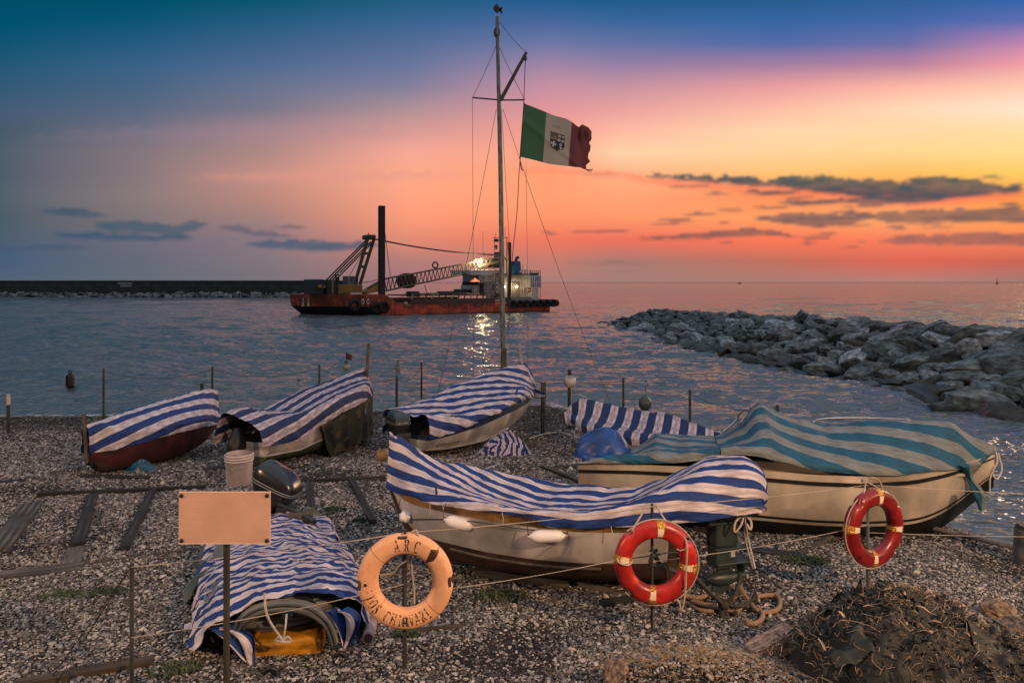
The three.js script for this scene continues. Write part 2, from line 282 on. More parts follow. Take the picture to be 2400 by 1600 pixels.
{
  const g = sheet(380, 300, (u, v) => { const x = mix(-70, 40, u), d = -8 + 46 * v; const h = d < 2.6 ? groundH(x, 2.6) - 0.3 : groundH(x, d); return { p: V(x, h, -d), uv: [x / 0.95, d / 0.95] }; });
  // earth shows on the hump and in patches; a green film of weed in others
  const col = [], bp = g.attributes.position; for (let i = 0; i < bp.count; i++) { const x = bp.getX(i), d = -bp.getZ(i), hump = Math.exp(-(Math.pow((x - 1.2) / 1.6, 2) + Math.pow((d - 4.9) / 0.9, 2))), e = clamp(sstep(0.52, 0.62, fbm(x * 0.5, d * 0.5, 71, 4)) * 0.6 + hump * 1.2), gr = sstep(0.58, 0.68, fbm(x * 0.7 + 9, d * 0.9, 75, 4)) * 0.6, wet = Math.max(sstep(1.1, 0.3, shoreDist(x, d)), sstep(0.75, 0.4, bp.getY(i)) * sstep(4, 6, x)); col.push(...[0, 1, 2].map(k => mix(mix(mix([0.92, 0.9, 0.88][k], [0.8, 0.6, 0.42][k], e), [0.42, 0.5, 0.34][k], gr), [0.36, 0.37, 0.38][k], wet))); }
  g.setAttribute('color', new THREE.Float32BufferAttribute(col, 3));
  structure('beach', g, std(0xffffff, { vertexColors: true, map: shingleCol, bumpMap: shingleBump, bumpScale: 0.02, roughness: 0.85 }));
}
// the promenade that the picture is taken from, and its wall (behind and below the camera)
structure('promenade', box(120, 0.3, 16, V(0, 3.2, 5.8), 0.03), worn([0.28, 0.26, 0.24], { roughness: 0.9 }));
structure('promenade_wall', box(120, 2.2, 0.5, V(0, 1.949, -2.0), 0.03), worn([0.3, 0.28, 0.25], { roughness: 0.9 }));

// the sea: waves as relief, finer towards the shore; beyond, ever longer cells
function waveH(x, d, cell) {
  let h = 0;
  for (const [lam, amp, k] of [[34, 0.3, 6], [16, 0.3, 0], [8, 0.24, 1], [3.6, 0.17, 2], [1.7, 0.115, 3], [0.9, 0.07, 4], [0.5, 0.036, 5]]) {
    const w = sstep(1.2, 2.6, lam / cell); if (w <= 0) continue;
    const q = x * 0.42 + d * 0.12, n = vnoise(q / lam * 2 + 31 * k, d / lam * 2 + 0.25 * q / lam + 57 * k, 0.5 + k);
    h += amp * w * (0.5 - Math.abs(2 * n - 1) * 1.6);
  }
  return h;
}
{
  const rows = [7]; while (rows[rows.length - 1] < 40000) { const d = rows[rows.length - 1]; rows.push(d + Math.max(0.13, d * d / (FOC * EYE) * (d > 500 ? 2 : 0.62))); }
  const C = 620, pos = [], uv = [], idx = [];
  for (const d of rows) for (let i = 0; i <= C; i++) {
    const a = mix(-52, 52, i / C) * Math.PI / 180, x = d * Math.tan(a) * (d > 200 ? 1 : 1), cell = Math.max(0.13, d * 0.0036, d * d / (FOC * EYE) * 0.62);
    const calm = sstep(0.0, 2.5, -shoreDist(clamp(x, -89, 59), Math.min(d, 60)) + 0.6);
    pos.push(x, cell < 24 ? waveH(x, d, cell) * (0.25 + 0.75 * calm) * (d > 250 ? 1 : 1) : 0, -d); uv.push(x / 9, d / 9);
  }
  for (let j = 0; j < rows.length - 1; j++) for (let i = 0; i < C; i++) { const a = j * (C + 1) + i, b = a + 1, c = a + C + 1, e = c + 1; idx.push(a, b, c, b, e, c); }
  const g = new THREE.BufferGeometry(); g.setAttribute('position', new THREE.Float32BufferAttribute(pos, 3)); g.setAttribute('uv', new THREE.Float32BufferAttribute(uv, 2)); g.setIndex(idx); g.computeVertexNormals();
  // fine waves, too small for the sheet, as a normal map on a tile of 9 m
  const RN = 1024, hgt = new Float32Array(RN * RN);
  for (let j = 0; j < RN; j++) for (let i = 0; i < RN; i++) { const x = i / RN, y = j / RN; let s = 0; for (const [f, a] of [[7, 0.06], [13, 0.05], [27, 0.028], [55, 0.012]]) s += a * (1 - Math.abs(2 * vnoise(x * f, y * f * 2, f + 0.5, 0) - 1)); hgt[j * RN + i] = s; }
  const ripple = texture(RN, RN, (x, y) => { const i = Math.round(x * RN) % RN, j = Math.round(y * RN) % RN, H = (a, b) => hgt[((b + RN) % RN) * RN + (a + RN) % RN], k = RN / 9 / 2; const sx = clamp((H(i + 1, j) - H(i - 1, j)) * k, -1, 1), sy = clamp((H(i, j + 1) - H(i, j - 1)) * k, -1, 1), n = Math.hypot(sx, sy, 1); return [0.5 - 0.5 * sx / n, 0.5 - 0.5 * sy / n, 0.5 + 0.5 / n]; }, false);
  structure('sea', g, phys([0.11, 0.14, 0.15], { roughness: 0.1, specularIntensity: 0.95, ior: 1.4, normalMap: ripple, normalScale: new THREE.Vector2(1.3, 1.3) }));
}

// ---------------------------------------------------------------- rocks
function rockGeo(sd, nPts = 26, flat = 0.7) {
  seed = sd; const pts = [];
  for (let i = 0; i < nPts; i++) { const a = rr(0, 6.283), z = rr(-1, 1), r = Math.sqrt(1 - z * z), k = rr(0.82, 1); pts.push(V(Math.cos(a) * r * k * rr(0.9, 1), z * flat * k, Math.sin(a) * r * k * 0.8)); }
  let g = new ConvexGeometry(pts); g = mergeVertices(g.deleteAttribute('normal').deleteAttribute('uv') ?? g, 1e-3);
  return boxUV(toCreasedNormals(g, 0.35), 1);
}
const ROCKS = []; for (let i = 0; i < 10; i++) ROCKS.push(rockGeo(100 + i * 7, 20 + (i % 4) * 5, rr(0.55, 0.85)));
const rockCol = texture(256, 256, (x, y) => { const v = 0.72 + (fbm(x * 6, y * 6, 31, 5, 6) - 0.5) * 0.9, s = sstep(0.58, 0.64, fbm(x * 3, y * 14, 35, 4, 3)) * 0.22; return [v - s, v - s * 0.95, v - s * 0.9]; });
const rockBump = grey(256, (x, y) => fbm(x * 7, y * 7, 33, 5, 7));
const rockMat = c => std(c, { map: rockCol, bumpMap: rockBump, bumpScale: 0.06, roughness: 0.85 });
const ROCKM = [[0.19, 0.25, 0.25], [0.26, 0.33, 0.33], [0.36, 0.43, 0.44], [0.52, 0.6, 0.65], [0.13, 0.175, 0.17]].map(rockMat);
const wetRock = std([0.045, 0.06, 0.052], { map: rockCol, bumpMap: rockBump, bumpScale: 0.06, roughness: 0.5 });
// the rubble breakwater on the right
{
  const J = thing('rubble_breakwater', 'long low breakwater of piled boulders running out to the right of the beach', 'breakwater');
  const A = [20.4, 14.5], B = [10.7, 81.5], L = Math.hypot(B[0] - A[0], B[1] - A[1]), T = [(B[0] - A[0]) / L, (B[1] - A[1]) / L], Nn = [T[1], -T[0]];
  const P = (s, w, y) => V(A[0] + T[0] * s + Nn[0] * w, y, -(A[1] + T[1] * s + Nn[1] * w));
  const crest = s => mix(2.7, 1.75, sstep(0, L, s)), tip = s => sstep(L + 3.5, L - 4, s);
  const prof = (s, w) => { const c = crest(s) * tip(s); return w < 5.5 ? mix(-0.45, c, clamp((w + 2.2) / 7.7)) : w < 10.5 ? c : mix(c, -0.7, (w - 10.5) / 6.5); };
  part('core', sheet(90, 22, (u, v) => { const s = mix(-12, L + 4, u), w = mix(-2.2, 17, v); return { p: P(s, w, prof(s, w) - 0.45 + 0.3 * vnoise(s, w, 3)), uv: [s, w] }; }), ROCKM[1], J);
  const list = [];
  seed = 4242;
  for (let row = 0; row < 8; row++) for (let s = -4 + rr(0, 0.8); s < L + 2.5;) {
    const near = 1 - clamp(s / L), size = (rnd() < 0.18 ? rr(0.8, 1.15) : rr(0.42, 0.78)) * (0.85 + 0.5 * near) * (row == 0 ? 1.15 : 1), w = -1.3 + row * 0.98 + rr(-0.35, 0.35);
    list.push([s, w, size, row]); s += size * rr(1.25, 1.7);
  }
  for (let k = 0; k < 9; k++) { const a = k / 8 * Math.PI; list.push([L + 1.0 + Math.sin(a) * 2.0, 5.5 - 5.6 * Math.cos(a), rr(0.7, 1.0), 0]); }
  const rest = [];
  list.sort((p, q) => (P(p[0], p[1], 0).length() / p[2]) - (P(q[0], q[1], 0).length() / q[2]));
  list.forEach(([s, w, size, row], i) => {
    const g = ROCKS[Math.floor(rr(0, 10))], m = row == 0 ? (rnd() < 0.75 ? wetRock : ROCKM[4]) : row == 1 && rnd() < 0.4 ? wetRock : ROCKM[[0, 0, 1, 1, 2, 4, 2, 3][Math.floor(rr(0, 8))]];
    const r = new THREE.Mesh(g, m); r.name = 'rock'; shadowed(r);
    r.position.copy(P(s, w, prof(s, w) - 0.1 + rr(-0.12, 0.2))); r.rotation.set(rr(-0.5, 0.5), rr(0, 6.28), rr(-0.5, 0.5)); r.scale.set(size * rr(1.0, 1.6), size * rr(0.6, 1), size * rr(0.8, 1.2));
    if (i < 298) J.add(r); else { r.updateMatrix(); rest.push(g.clone().applyMatrix4(r.matrix)); }
  });
  for (let i = 0; i < 420; i++) { const s = rr(-8, L), w = rr(6.2, 15), size = rr(0.3, 0.8), r = new THREE.Object3D(); r.position.copy(P(s, w, prof(s, w) - 0.12)); r.rotation.set(rr(-0.25, 0.25), rr(0, 6.28), rr(-0.25, 0.25)); r.scale.set(size * 1.5, size * 0.55, size); r.updateMatrix(); rest.push(ROCKS[i % 10].clone().applyMatrix4(r.matrix)); }
  const m = part('rubble', merge(rest), ROCKM[0], J); m.userData.kind = 'stuff';
}
// the sea wall across the left background, with its armour of pale rocks and a notice
{
  const W = thing('sea_wall', 'long dark concrete sea wall with pale rocks at its foot across the bay', 'wall');
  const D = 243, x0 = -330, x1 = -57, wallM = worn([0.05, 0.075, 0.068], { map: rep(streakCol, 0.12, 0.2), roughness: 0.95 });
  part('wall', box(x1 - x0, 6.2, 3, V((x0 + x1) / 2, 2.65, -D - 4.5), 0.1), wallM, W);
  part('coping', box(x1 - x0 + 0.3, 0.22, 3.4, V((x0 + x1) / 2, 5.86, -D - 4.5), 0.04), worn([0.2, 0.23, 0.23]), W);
  part('berm', sheet(60, 4, (u, v) => ({ p: V(mix(x0, x1 + 3, u), mix(-0.8, 1.5, v) - 0.3, -D + 0.5 - 4 * v), uv: [u * 90, v * 2] })), wetRock, W);
  seed = 99;
  const pale = [rockMat([0.42, 0.47, 0.47]), rockMat([0.28, 0.32, 0.32]), rockMat([0.14, 0.17, 0.17])], far = [];
  for (let i = 0; i < 340; i++) {
    const x = i < 285 ? mix(-186, x1 + 2, (i + rr(0, 1)) / 285) : mix(x0, -186, (i - 285) / 55), v = rr(0, 1), s = rr(0.7, 1.5), r = new THREE.Mesh(ROCKS[i % 10], pale[[0, 0, 1, 2, 1][Math.floor(rr(0, 5))]]);
    r.position.set(x, mix(-0.2, 1.35, v), -D - 2.6 * v); r.rotation.set(rr(-0.6, 0.6), rr(0, 6), rr(-0.6, 0.6)); r.scale.set(s * 1.25, s * 0.8, s); r.name = 'rock'; shadowed(r);
    if (i < 285) W.add(r); else { r.updateMatrix(); far.push(ROCKS[i % 10].clone().applyMatrix4(r.matrix)); }
  }
  part('armour_rocks', merge(far), pale[1], W).userData.kind = 'stuff';
  const cv = document.createElement('canvas'); cv.width = 256; cv.height = 96; const c = cv.getContext('2d');
  c.fillStyle = '#2a3a3c'; c.fillRect(0, 0, 256, 96); c.fillStyle = '#c4d0d2'; c.font = 'bold 36px sans-serif'; c.textAlign = 'center'; c.textBaseline = 'middle';
  c.fillText('OLOGGEM NAVI', 128, 26, 240); c.fillText('RAGUSEI NU', 146, 70, 186);
  const t = new THREE.CanvasTexture(cv); t.colorSpace = THREE.SRGBColorSpace;
  const p0 = at(286, 653.5, D + 2.97), n = thing('wall_notice', 'small dark notice board with two rows of pale letters on the sea wall', 'sign', p0);
  part('board', box(5.7, 2.1, 0.1, V(0, 0, -0.06), 0.02), std([0.03, 0.05, 0.05]), n);
  const f = new THREE.PlaneGeometry(5.6, 2.0); part('lettering', f.translate(0, 0, 0.004), std(0xffffff, { map: t, roughness: 0.8 }), n);
}

// broken foam along the edge of the water
{
  seed = 2024; const blobs = [];
  for (let i = 0; i < 7; i++) { const pts = []; for (let k = 0; k < 14; k++) { const a = k / 14 * 6.283, r = rr(0.5, 1); pts.push(new THREE.Vector2(Math.cos(a) * r, Math.sin(a) * r * 0.35)); } blobs.push(new THREE.ExtrudeGeometry(new THREE.Shape(new THREE.SplineCurve([...pts, pts[0]]).getPoints(28)), { depth: 0.02, bevelEnabled: false }).rotateX(-Math.PI / 2)); }
  const list = [];
  for (let i = 1; i < 13; i++) { const [ax, ad] = SHORE[i - 1], [bx, bd] = SHORE[i], L = Math.hypot(bx - ax, bd - ad); if (bx < -24) continue; for (let k = 0; k < L * 16; k++) { const t = rnd(), o = rr(-0.15, 0.9) + 0.5 * Math.sin((ax + t * (bx - ax)) * 1.7), x = mix(ax, bx, t) - (ad - bd) / L * o * 0, d = mix(ad, bd, t) + o; const s = rr(0.03, 0.16) * (rnd() < 0.1 ? 2 : 1), g = blobs[k % 7].clone().scale(s * 1.4, 0.5, s).rotateY(Math.atan2(-(ad - bd) * -1, bx - ax) + rr(-0.3, 0.3)).translate(x, waveH(x, d, 0.14) * 0.4 + 0.012, -d); list.push(g); } }
  const m = shadowed(new THREE.Mesh(merge(list), std([0.55, 0.55, 0.56], { roughness: 0.7 }))); m.name = 'shore_foam'; m.userData = { kind: 'stuff', label: 'thin broken foam along the edge of the water', category: 'foam' }; scene.add(m);
}
// ---------------------------------------------------------------- cloth and boat materials
const stripes = (w, blue, white, sd) => texture(512, 256, (x, y) => {                 // x across the cloth: one white and one blue band to a repeat
  const e = (vnoise(y * 30, x * 2, sd) - 0.5) * 0.012, b = sstep(0.245, 0.258, Math.abs(x + e - 0.5)) , n = 0.93 + (fbm(x * 20, y * 20, sd, 4, 20) - 0.5) * 0.28, dirt = 1 - 0.3 * sstep(0.5, 0.7, fbm(x * 3, y * 5, sd + 4, 4, 1));
  return [0, 1, 2].map(k => mix(blue[k], white[k], b) * n * dirt);
});
const navyCloth = stripes(0, [0.055, 0.23, 0.52], [0.86, 0.81, 0.82], 3), duskCloth = stripes(0, [0.08, 0.2, 0.42], [0.82, 0.76, 0.8], 6), tealCloth = stripes(0, [0.08, 0.36, 0.48], [0.5, 0.53, 0.53], 9);
const cloth = (t, o = {}) => twosided(phys(0xffffff, { map: t, roughness: 0.72, bumpMap: rep(weave, 3, 3), bumpScale: 0.002, sheen: 0.15, ...o }));
const hullWhite = phys([0.62, 0.58, 0.54], { map: rep(mottleCol, 0.6), roughness: 0.35, clearcoat: 0.3, clearcoatRoughness: 0.3 });
const cream = phys([0.66, 0.58, 0.46], { map: rep(mottleCol, 0.5), roughness: 0.38, clearcoat: 0.3, clearcoatRoughness: 0.3 });
const maroon = worn([0.10, 0.02, 0.022], { roughness: 0.6 }), antifoul = worn([0.085, 0.045, 0.035], { roughness: 0.75 }), blackPaint = worn([0.012, 0.014, 0.016], { roughness: 0.5 }), navyPaint = worn([0.02, 0.05, 0.14], { roughness: 0.45 }), ochre = worn([0.36, 0.19, 0.055], { roughness: 0.5 }), greenPaint = worn([0.10, 0.13, 0.08]);
const greyWood = std([0.85, 0.85, 0.85], { map: woodCol, bumpMap: woodBump, bumpScale: 0.008, roughness: 0.85 }), darkWood = std([0.24, 0.25, 0.25], { map: woodCol, bumpMap: woodBump, bumpScale: 0.01, roughness: 0.85 }), paleWood = std([1.6, 1.5, 1.45], { map: woodCol, bumpMap: woodBump, bumpScale: 0.006, roughness: 0.8 }), brownWood = std([0.95, 0.72, 0.5], { map: woodCol, bumpMap: woodBump, bumpScale: 0.008, roughness: 0.8 });
const ropeMat = worn([0.55, 0.46, 0.36], { roughness: 0.9 }), whiteRope = worn([0.68, 0.62, 0.56], { roughness: 0.9 }), darkRope = worn([0.06, 0.06, 0.055], { roughness: 0.9 });
const blackPlastic = phys([0.012, 0.013, 0.014], { roughness: 0.28, clearcoat: 0.5, clearcoatRoughness: 0.2 }), darkMetal = worn([0.05, 0.055, 0.055], { roughness: 0.5, metalness: 0.4 }), steel = std([0.5, 0.5, 0.5], { roughness: 0.3, metalness: 0.9 }), greyLeg = worn([0.04, 0.06, 0.06], { roughness: 0.4 });

// a boat's own frame: t runs 0 (stern) to 1 (bow), w across (+ towards the side we see), y up
function frame(S, B, side, beam) {
  const dx = B[0] - S[0], dd = B[1] - S[1], L = Math.hypot(dx, dd), mx = (S[0] + B[0]) / 2, md = (S[1] + B[1]) / 2; side = Math.sign(-dd * mx + dx * md); const n = [dd / L * side, -dx / L * side];
  const P = (t, w, y) => V(S[0] + dx * t + n[0] * w, y, -(S[1] + dd * t + n[1] * w));
  const ts = beam.map(q => q[0]), bs = beam.map(q => q[1]), b = t => smoothTable(ts, bs, t);
  const seen = (poly, t, w) => { const p = P(t, w, 0), d = -p.z, px = CX + FOC * p.x / d; return EYE - (lerpTable(poly.map(q => q[0]), poly.map(q => q[1]), px) - HY) * d / FOC; };   // the height at which a line seen in the frame passes over (t, w)
  return { P, b, seen, L, S, B, n };
}
function smoothTable(xs, ys, x) {                          // monotone-ish cubic through a table
  const n = xs.length; if (x <= xs[0]) return ys[0]; if (x >= xs[n - 1]) return ys[n - 1];
  let i = 0; while (x > xs[i + 1]) i++;
  const h = xs[i + 1] - xs[i], t = (x - xs[i]) / h, m = k => k <= 0 || k >= n - 1 ? 0 : (ys[k + 1] - ys[k - 1]) / (xs[k + 1] - xs[k - 1]);
  const m0 = i == 0 ? (ys[1] - ys[0]) / h : m(i), m1 = i + 1 == n - 1 ? (ys[i + 1] - ys[i]) / h : m(i + 1), t2 = t * t, t3 = t2 * t;
  return (2 * t3 - 3 * t2 + 1) * ys[i] + (t3 - 2 * t2 + t) * h * m0 + (-2 * t3 + 3 * t2) * ys[i + 1] + (t3 - t2) * h * m1;
}
// a hull: bands from keel (0) to sheer (1); each band is a part
function hull(F, { t0 = 0, t1 = 1, sheer, sheerFar = sheer, keel, full = 0.62, rise = 1.7, bands, parent, inset = 0.0 }) {
  const pt = (t, a) => { const s = Math.abs(a), b = Math.max(0.012, F.b(t) - inset), fl = mix(full, 1.0, sstep(0.55, 1, t)), w = b * Math.pow(Math.sin(s * Math.PI / 2), fl), k = keel(t), sh = a < 0 ? sheerFar(t) : sheer(t); return F.P(t, Math.sign(a) * w, mix(k, sh, Math.pow(s, rise))); };
  for (const [name, a0, a1, mat, proud = 0] of bands) {
    const both = [];
    for (const sd of [1, -1]) both.push(sheet(44, 10, (u, v) => { const t = mix(t0, t1, u), a = mix(a0, a1, v) * sd, p = pt(t, a); if (proud) { p.add(V(F.n[0], 0, -F.n[1]).multiplyScalar(proud * sd)); } return { p, uv: [t * F.L, mix(a0, a1, v) * 0.9] }; }));
    const tr = []; for (const sd of [1, -1]) tr.push(sheet(6, 8, (u, v) => ({ p: pt(t0, mix(a0, a1, v) * sd).lerp(pt(t0, 0.0001).setY(pt(t0, mix(a0, a1, v)).y), u), uv: [u, v] })));
    part(name, merge([...both, ...tr]), twosided(mat), parent);
  }
  return pt;
}
// a cloth laid over a boat: rows across it, each { w(t), y(t) }; stripes counted from the middle row, in metres
function coverCloth(F, rows, { t0, t1, nu = 90, nv = 46, stripe = 0.19, along = false, wrinkle = 0.012, wl = [5, 16], hem = 0.02, mid, sd = 1, skew = 0, thickness = 0.006 }) {
  const K = rows.length - 1, at_ = (t, v) => { const xs = rows.map((_, i) => i / K); return F.P(t, smoothTable(xs, rows.map(r => r.w(t)), v), smoothTable(xs, rows.map(r => r.y(t)), v)); };
  const pts = []; for (let j = 0; j <= nv; j++) { pts.push([]); for (let i = 0; i <= nu; i++) pts[j].push(at_(mix(t0, t1, i / nu), j / nv)); }
  const m = Math.round(nv * (mid ?? 0.5)), arc = pts.map(r => r.map(() => 0));
  for (let i = 0; i <= nu; i++) { for (let j = m + 1; j <= nv; j++) arc[j][i] = arc[j - 1][i] + pts[j][i].distanceTo(pts[j - 1][i]); for (let j = m - 1; j >= 0; j--) arc[j][i] = arc[j + 1][i] - pts[j][i].distanceTo(pts[j + 1][i]); }
  const g = sheet(nu, nv, (u, v) => {
    const i = Math.round(u * nu), j = Math.round(v * nv), t = mix(t0, t1, u), p = pts[j][i].clone(), len = t * F.L;
    const a = arc[j][i], e = Math.min(v, 1 - v) * 2;
    return { p, uv: along ? [(len + skew * a) / stripe, a / 2] : [(a + skew * len) / stripe, len / 2] };
  });
  // folds: long soft creases that run down from the ridge, and finer ones, pushed along the cloth's own normals
  const nm = g.attributes.normal, ps = g.attributes.position;
  for (let j = 0; j <= nv; j++) for (let i = 0; i <= nu; i++) {
    const k = j * (nu + 1) + i, len = mix(t0, t1, i / nu) * F.L, a = arc[j][i], lo = sstep(0.32, 0.0, Math.min(j, nv - j) / nv);
    const f1 = fbm(len * wl[0] + a * 1.3, a * 1.2, sd, 3) - 0.5, f2 = 1 - 2 * Math.abs(fbm(len * wl[1] * 0.5 + a * 2.5, a * 2.2 + len, sd + 9, 2) - 0.5), f3 = fbm(len * 1.2, a * 2.5, sd + 20, 3) - 0.5;
    const f4 = 1 - 2 * Math.abs(fbm(len * 3.1 + a * 4.5, a * 5 - len * 1.3, sd + 31, 3) - 0.5), f5 = 1 - 2 * Math.abs(fbm(len * 7 - a * 6, a * 9 + len * 2, sd + 37, 2) - 0.5);
    const o = wrinkle * (1.8 * f1 + 0.8 * (f2 - 0.7) + 2.4 * f3 + 1.1 * Math.pow(f4, 3) + 0.5 * Math.pow(f5, 3)) + hem * lo * Math.sin(len * wl[0] * 1.7 + 3 * f1 * 4);
    ps.setXYZ(k, ps.getX(k) + nm.getX(k) * o, ps.getY(k) + nm.getY(k) * o, ps.getZ(k) + nm.getZ(k) * o);
  }
  g.computeVertexNormals(); const end = []; for (let j = 0; j <= nv; j++) end.push(V().fromBufferAttribute(ps, j * (nu + 1))); const uvE = []; for (let j = 0; j <= nv; j++) uvE.push(g.attributes.uv.getX(j * (nu + 1)));
  const out = thickness ? thick(g, thickness) : g; out.userData.end = end; out.userData.uvEnd = uvE; return out;
}
const rowTable = (ts, ys) => t => smoothTable(ts, ys, t);

// an outboard motor: the cowl up, the leg down, mounted at the origin, stern side towards +x
function outboard(parent, mats, s = 1, tilt = 0, wrapped = false) {
  const o = new THREE.Group(); o.name = 'outboard_motor'; o.scale.setScalar(s); o.rotation.z = tilt; parent.add(o);
  const ring = (u, v, A, B, H, e, lean = 0) => { const a = u * 2 * Math.PI, q = x => Math.sign(x) * Math.pow(Math.abs(x), e), k = Math.pow(Math.sin(Math.min(1, v * 1.02) * Math.PI * 0.5 + Math.PI * 0.5 * 0), 0.3), top = Math.pow(Math.max(0, 1 - Math.pow(v, 7)), 0.5); return V(q(Math.cos(a)) * A * (0.78 + 0.22 * Math.sin(v * Math.PI * 0.85 + 0.4)) * top + lean * v, H * v, q(Math.sin(a)) * B * (0.8 + 0.2 * Math.sin(v * Math.PI * 0.8 + 0.4)) * top); };
  if (!wrapped) {
    const c = part('cowl', sheet(36, 16, (u, v) => { const p = ring(u, v, 0.29, 0.185, 0.34, 0.5, 0.03); p.y += 0.2 + p.x * 0.22 * v; return p; }), twosided(mats.cowl), o);
    for (const y of [0.30, 0.33]) part('trim_line', sheet(36, 1, (u, v) => { const vv = (y - 0.2 + v * 0.008) / 0.34, p2 = 0; const p = ring(u, vv, 0.2935, 0.1885, 0.34, 0.5, 0.03); p.y += 0.2 + p.x * 0.22 * vv; return p; }), twosided(mats.trim), c);
  }
  if (!wrapped) part('lower_cowl', sheet(30, 5, (u, v) => { const a = u * 2 * Math.PI, q = x => Math.sign(x) * Math.pow(Math.abs(x), 0.7), k = mix(0.62, 1, Math.pow(v, 0.5)); return V(q(Math.cos(a)) * 0.235 * k, mix(0.06, 0.205, v), q(Math.sin(a)) * 0.15 * k); }), twosided(mats.leg), o);
  part('leg', box(0.2, 0.75, 0.12, V(0.03, -0.28, 0), 0.04), mats.leg, o);
  part('clamp_bracket', merge([box(0.1, 0.34, 0.26, V(-0.16, -0.05, 0), 0.02), box(0.05, 0.1, 0.3, V(-0.22, 0.06, 0), 0.01)]), mats.leg, o);
  part('cavitation_plate', box(0.36, 0.02, 0.24, V(0.08, -0.62, 0), 0.008), mats.leg, o);
  part('gearcase', merge([new THREE.SphereGeometry(0.075, 14, 10).scale(2.6, 1, 1).translate(0.03, -0.8, 0), box(0.2, 0.24, 0.035, V(0, -0.94, 0), 0.015), box(0.15, 0.2, 0.06, V(0.03, -0.7, 0), 0.02)]), mats.leg, o);
  const pr = part('propeller', rod(V(0.2, -0.8, 0), V(0.29, -0.8, 0), 0.045, 0.03, 12), mats.leg, o);
  for (let k = 0; k < 3; k++) { const b = part('blade', new THREE.SphereGeometry(0.07, 10, 6).scale(0.12, 1.15, 0.75).translate(0, 0.1, 0).rotateY(0.5), mats.leg, pr); b.position.set(0.24, -0.8, 0); b.rotation.x = k * 2.094; }
  return o;
}
const motorMats = { cowl: blackPlastic, trim: std([0.55, 0.56, 0.58], { roughness: 0.35, metalness: 0.3 }), leg: darkMetal };

// ---------------------------------------------------------------- boat A: maroon hull at the far left
function rail(F, pt, t0, t1, a, r, n = 26) { const P = []; for (let i = 0; i <= n; i++) P.push(pt(mix(t0, t1, i / n), a)); return tube(P, r, n * 2, 6); }
{
  const F = frame([-8.3, 13.35], [-7.72, 17.75], 1, [[0, 0.04], [0.06, 0.26], [0.2, 0.5], [0.45, 0.68], [0.7, 0.6], [0.9, 0.3], [1, 0.05]]);
  const b = thing('rowing_boat', 'upturned-stern wooden boat with maroon hull under a blue and white cover, its short stern post showing', 'boat', V(0, 0, 0));
  b.userData.label = 'maroon wooden boat with a pale stern post, under a striped cover on the shingle';
  const hem = [[210, 1040], [267, 1032], [380, 1001], [447, 984], [510, 972]], shoulder = [[205, 985], [214, 979], [274, 987], [347, 984], [430, 964], [497, 949], [517, 937]], top = [[200, 975], [217, 971], [280, 947], [347, 927], [447, 901], [480, 896], [505, 901]];
  const kl = [[200, 1060], [219, 1067], [233, 1084], [297, 1077], [380, 1053], [447, 1024], [490, 985], [500, 960]];
  const sheer = t => F.seen(hem, t, F.b(t)) + 0.06, keel = t => Math.min(sheer(t) - 0.2, F.seen(kl, t, 0.05));
  const pt = hull(F, { sheer, keel, bands: [['hull_bottom', 0, 0.45, antifoul], ['hull_side', 0.45, 1, maroon]], parent: b });
  part('keel_beam', tube([0, 0.15, 0.35, 0.6, 0.8, 0.93].map(t => F.P(t, 0, keel(t) - 0.015)), 0.035, 30, 6), darkWood, b);
  part('stern_post', bar(F.P(-0.005, 0, keel(0)), F.P(-0.03, 0.02, F.seen([[190, 948], [210, 948]], 0, 0)), 0.075, 0.05, 0.01), paleWood, b);
  const c = coverCloth(F, [
    { w: t => F.b(t) + 0.045, y: t => F.seen(hem, t, F.b(t) + 0.04) }, { w: t => F.b(t) + 0.05, y: t => mix(F.seen(hem, t, F.b(t)), F.seen(shoulder, t, F.b(t)), 0.55) }, { w: t => F.b(t) + 0.01, y: t => F.seen(shoulder, t, F.b(t)) },
    { w: t => F.b(t) * 0.45, y: t => mix(F.seen(shoulder, t, F.b(t)), F.seen(top, t, -F.b(t) * 0.3), 0.7) + 0.01 }, { w: t => -F.b(t) * 0.3, y: t => F.seen(top, t, -F.b(t) * 0.3) }, { w: t => -F.b(t) - 0.03, y: t => F.seen(shoulder, t, F.b(t)) - 0.05 }, { w: t => -F.b(t) - 0.05, y: t => F.seen(hem, t, F.b(t)) }],
    { t0: -0.015, t1: 1.02, stripe: 0.34, sd: 3, wrinkle: 0.017, hem: 0.02, mid: 0.6 });
  single('boat_cover', c, cloth(navyCloth), 'blue and white striped cover over the maroon wooden boat', 'boat cover');
}
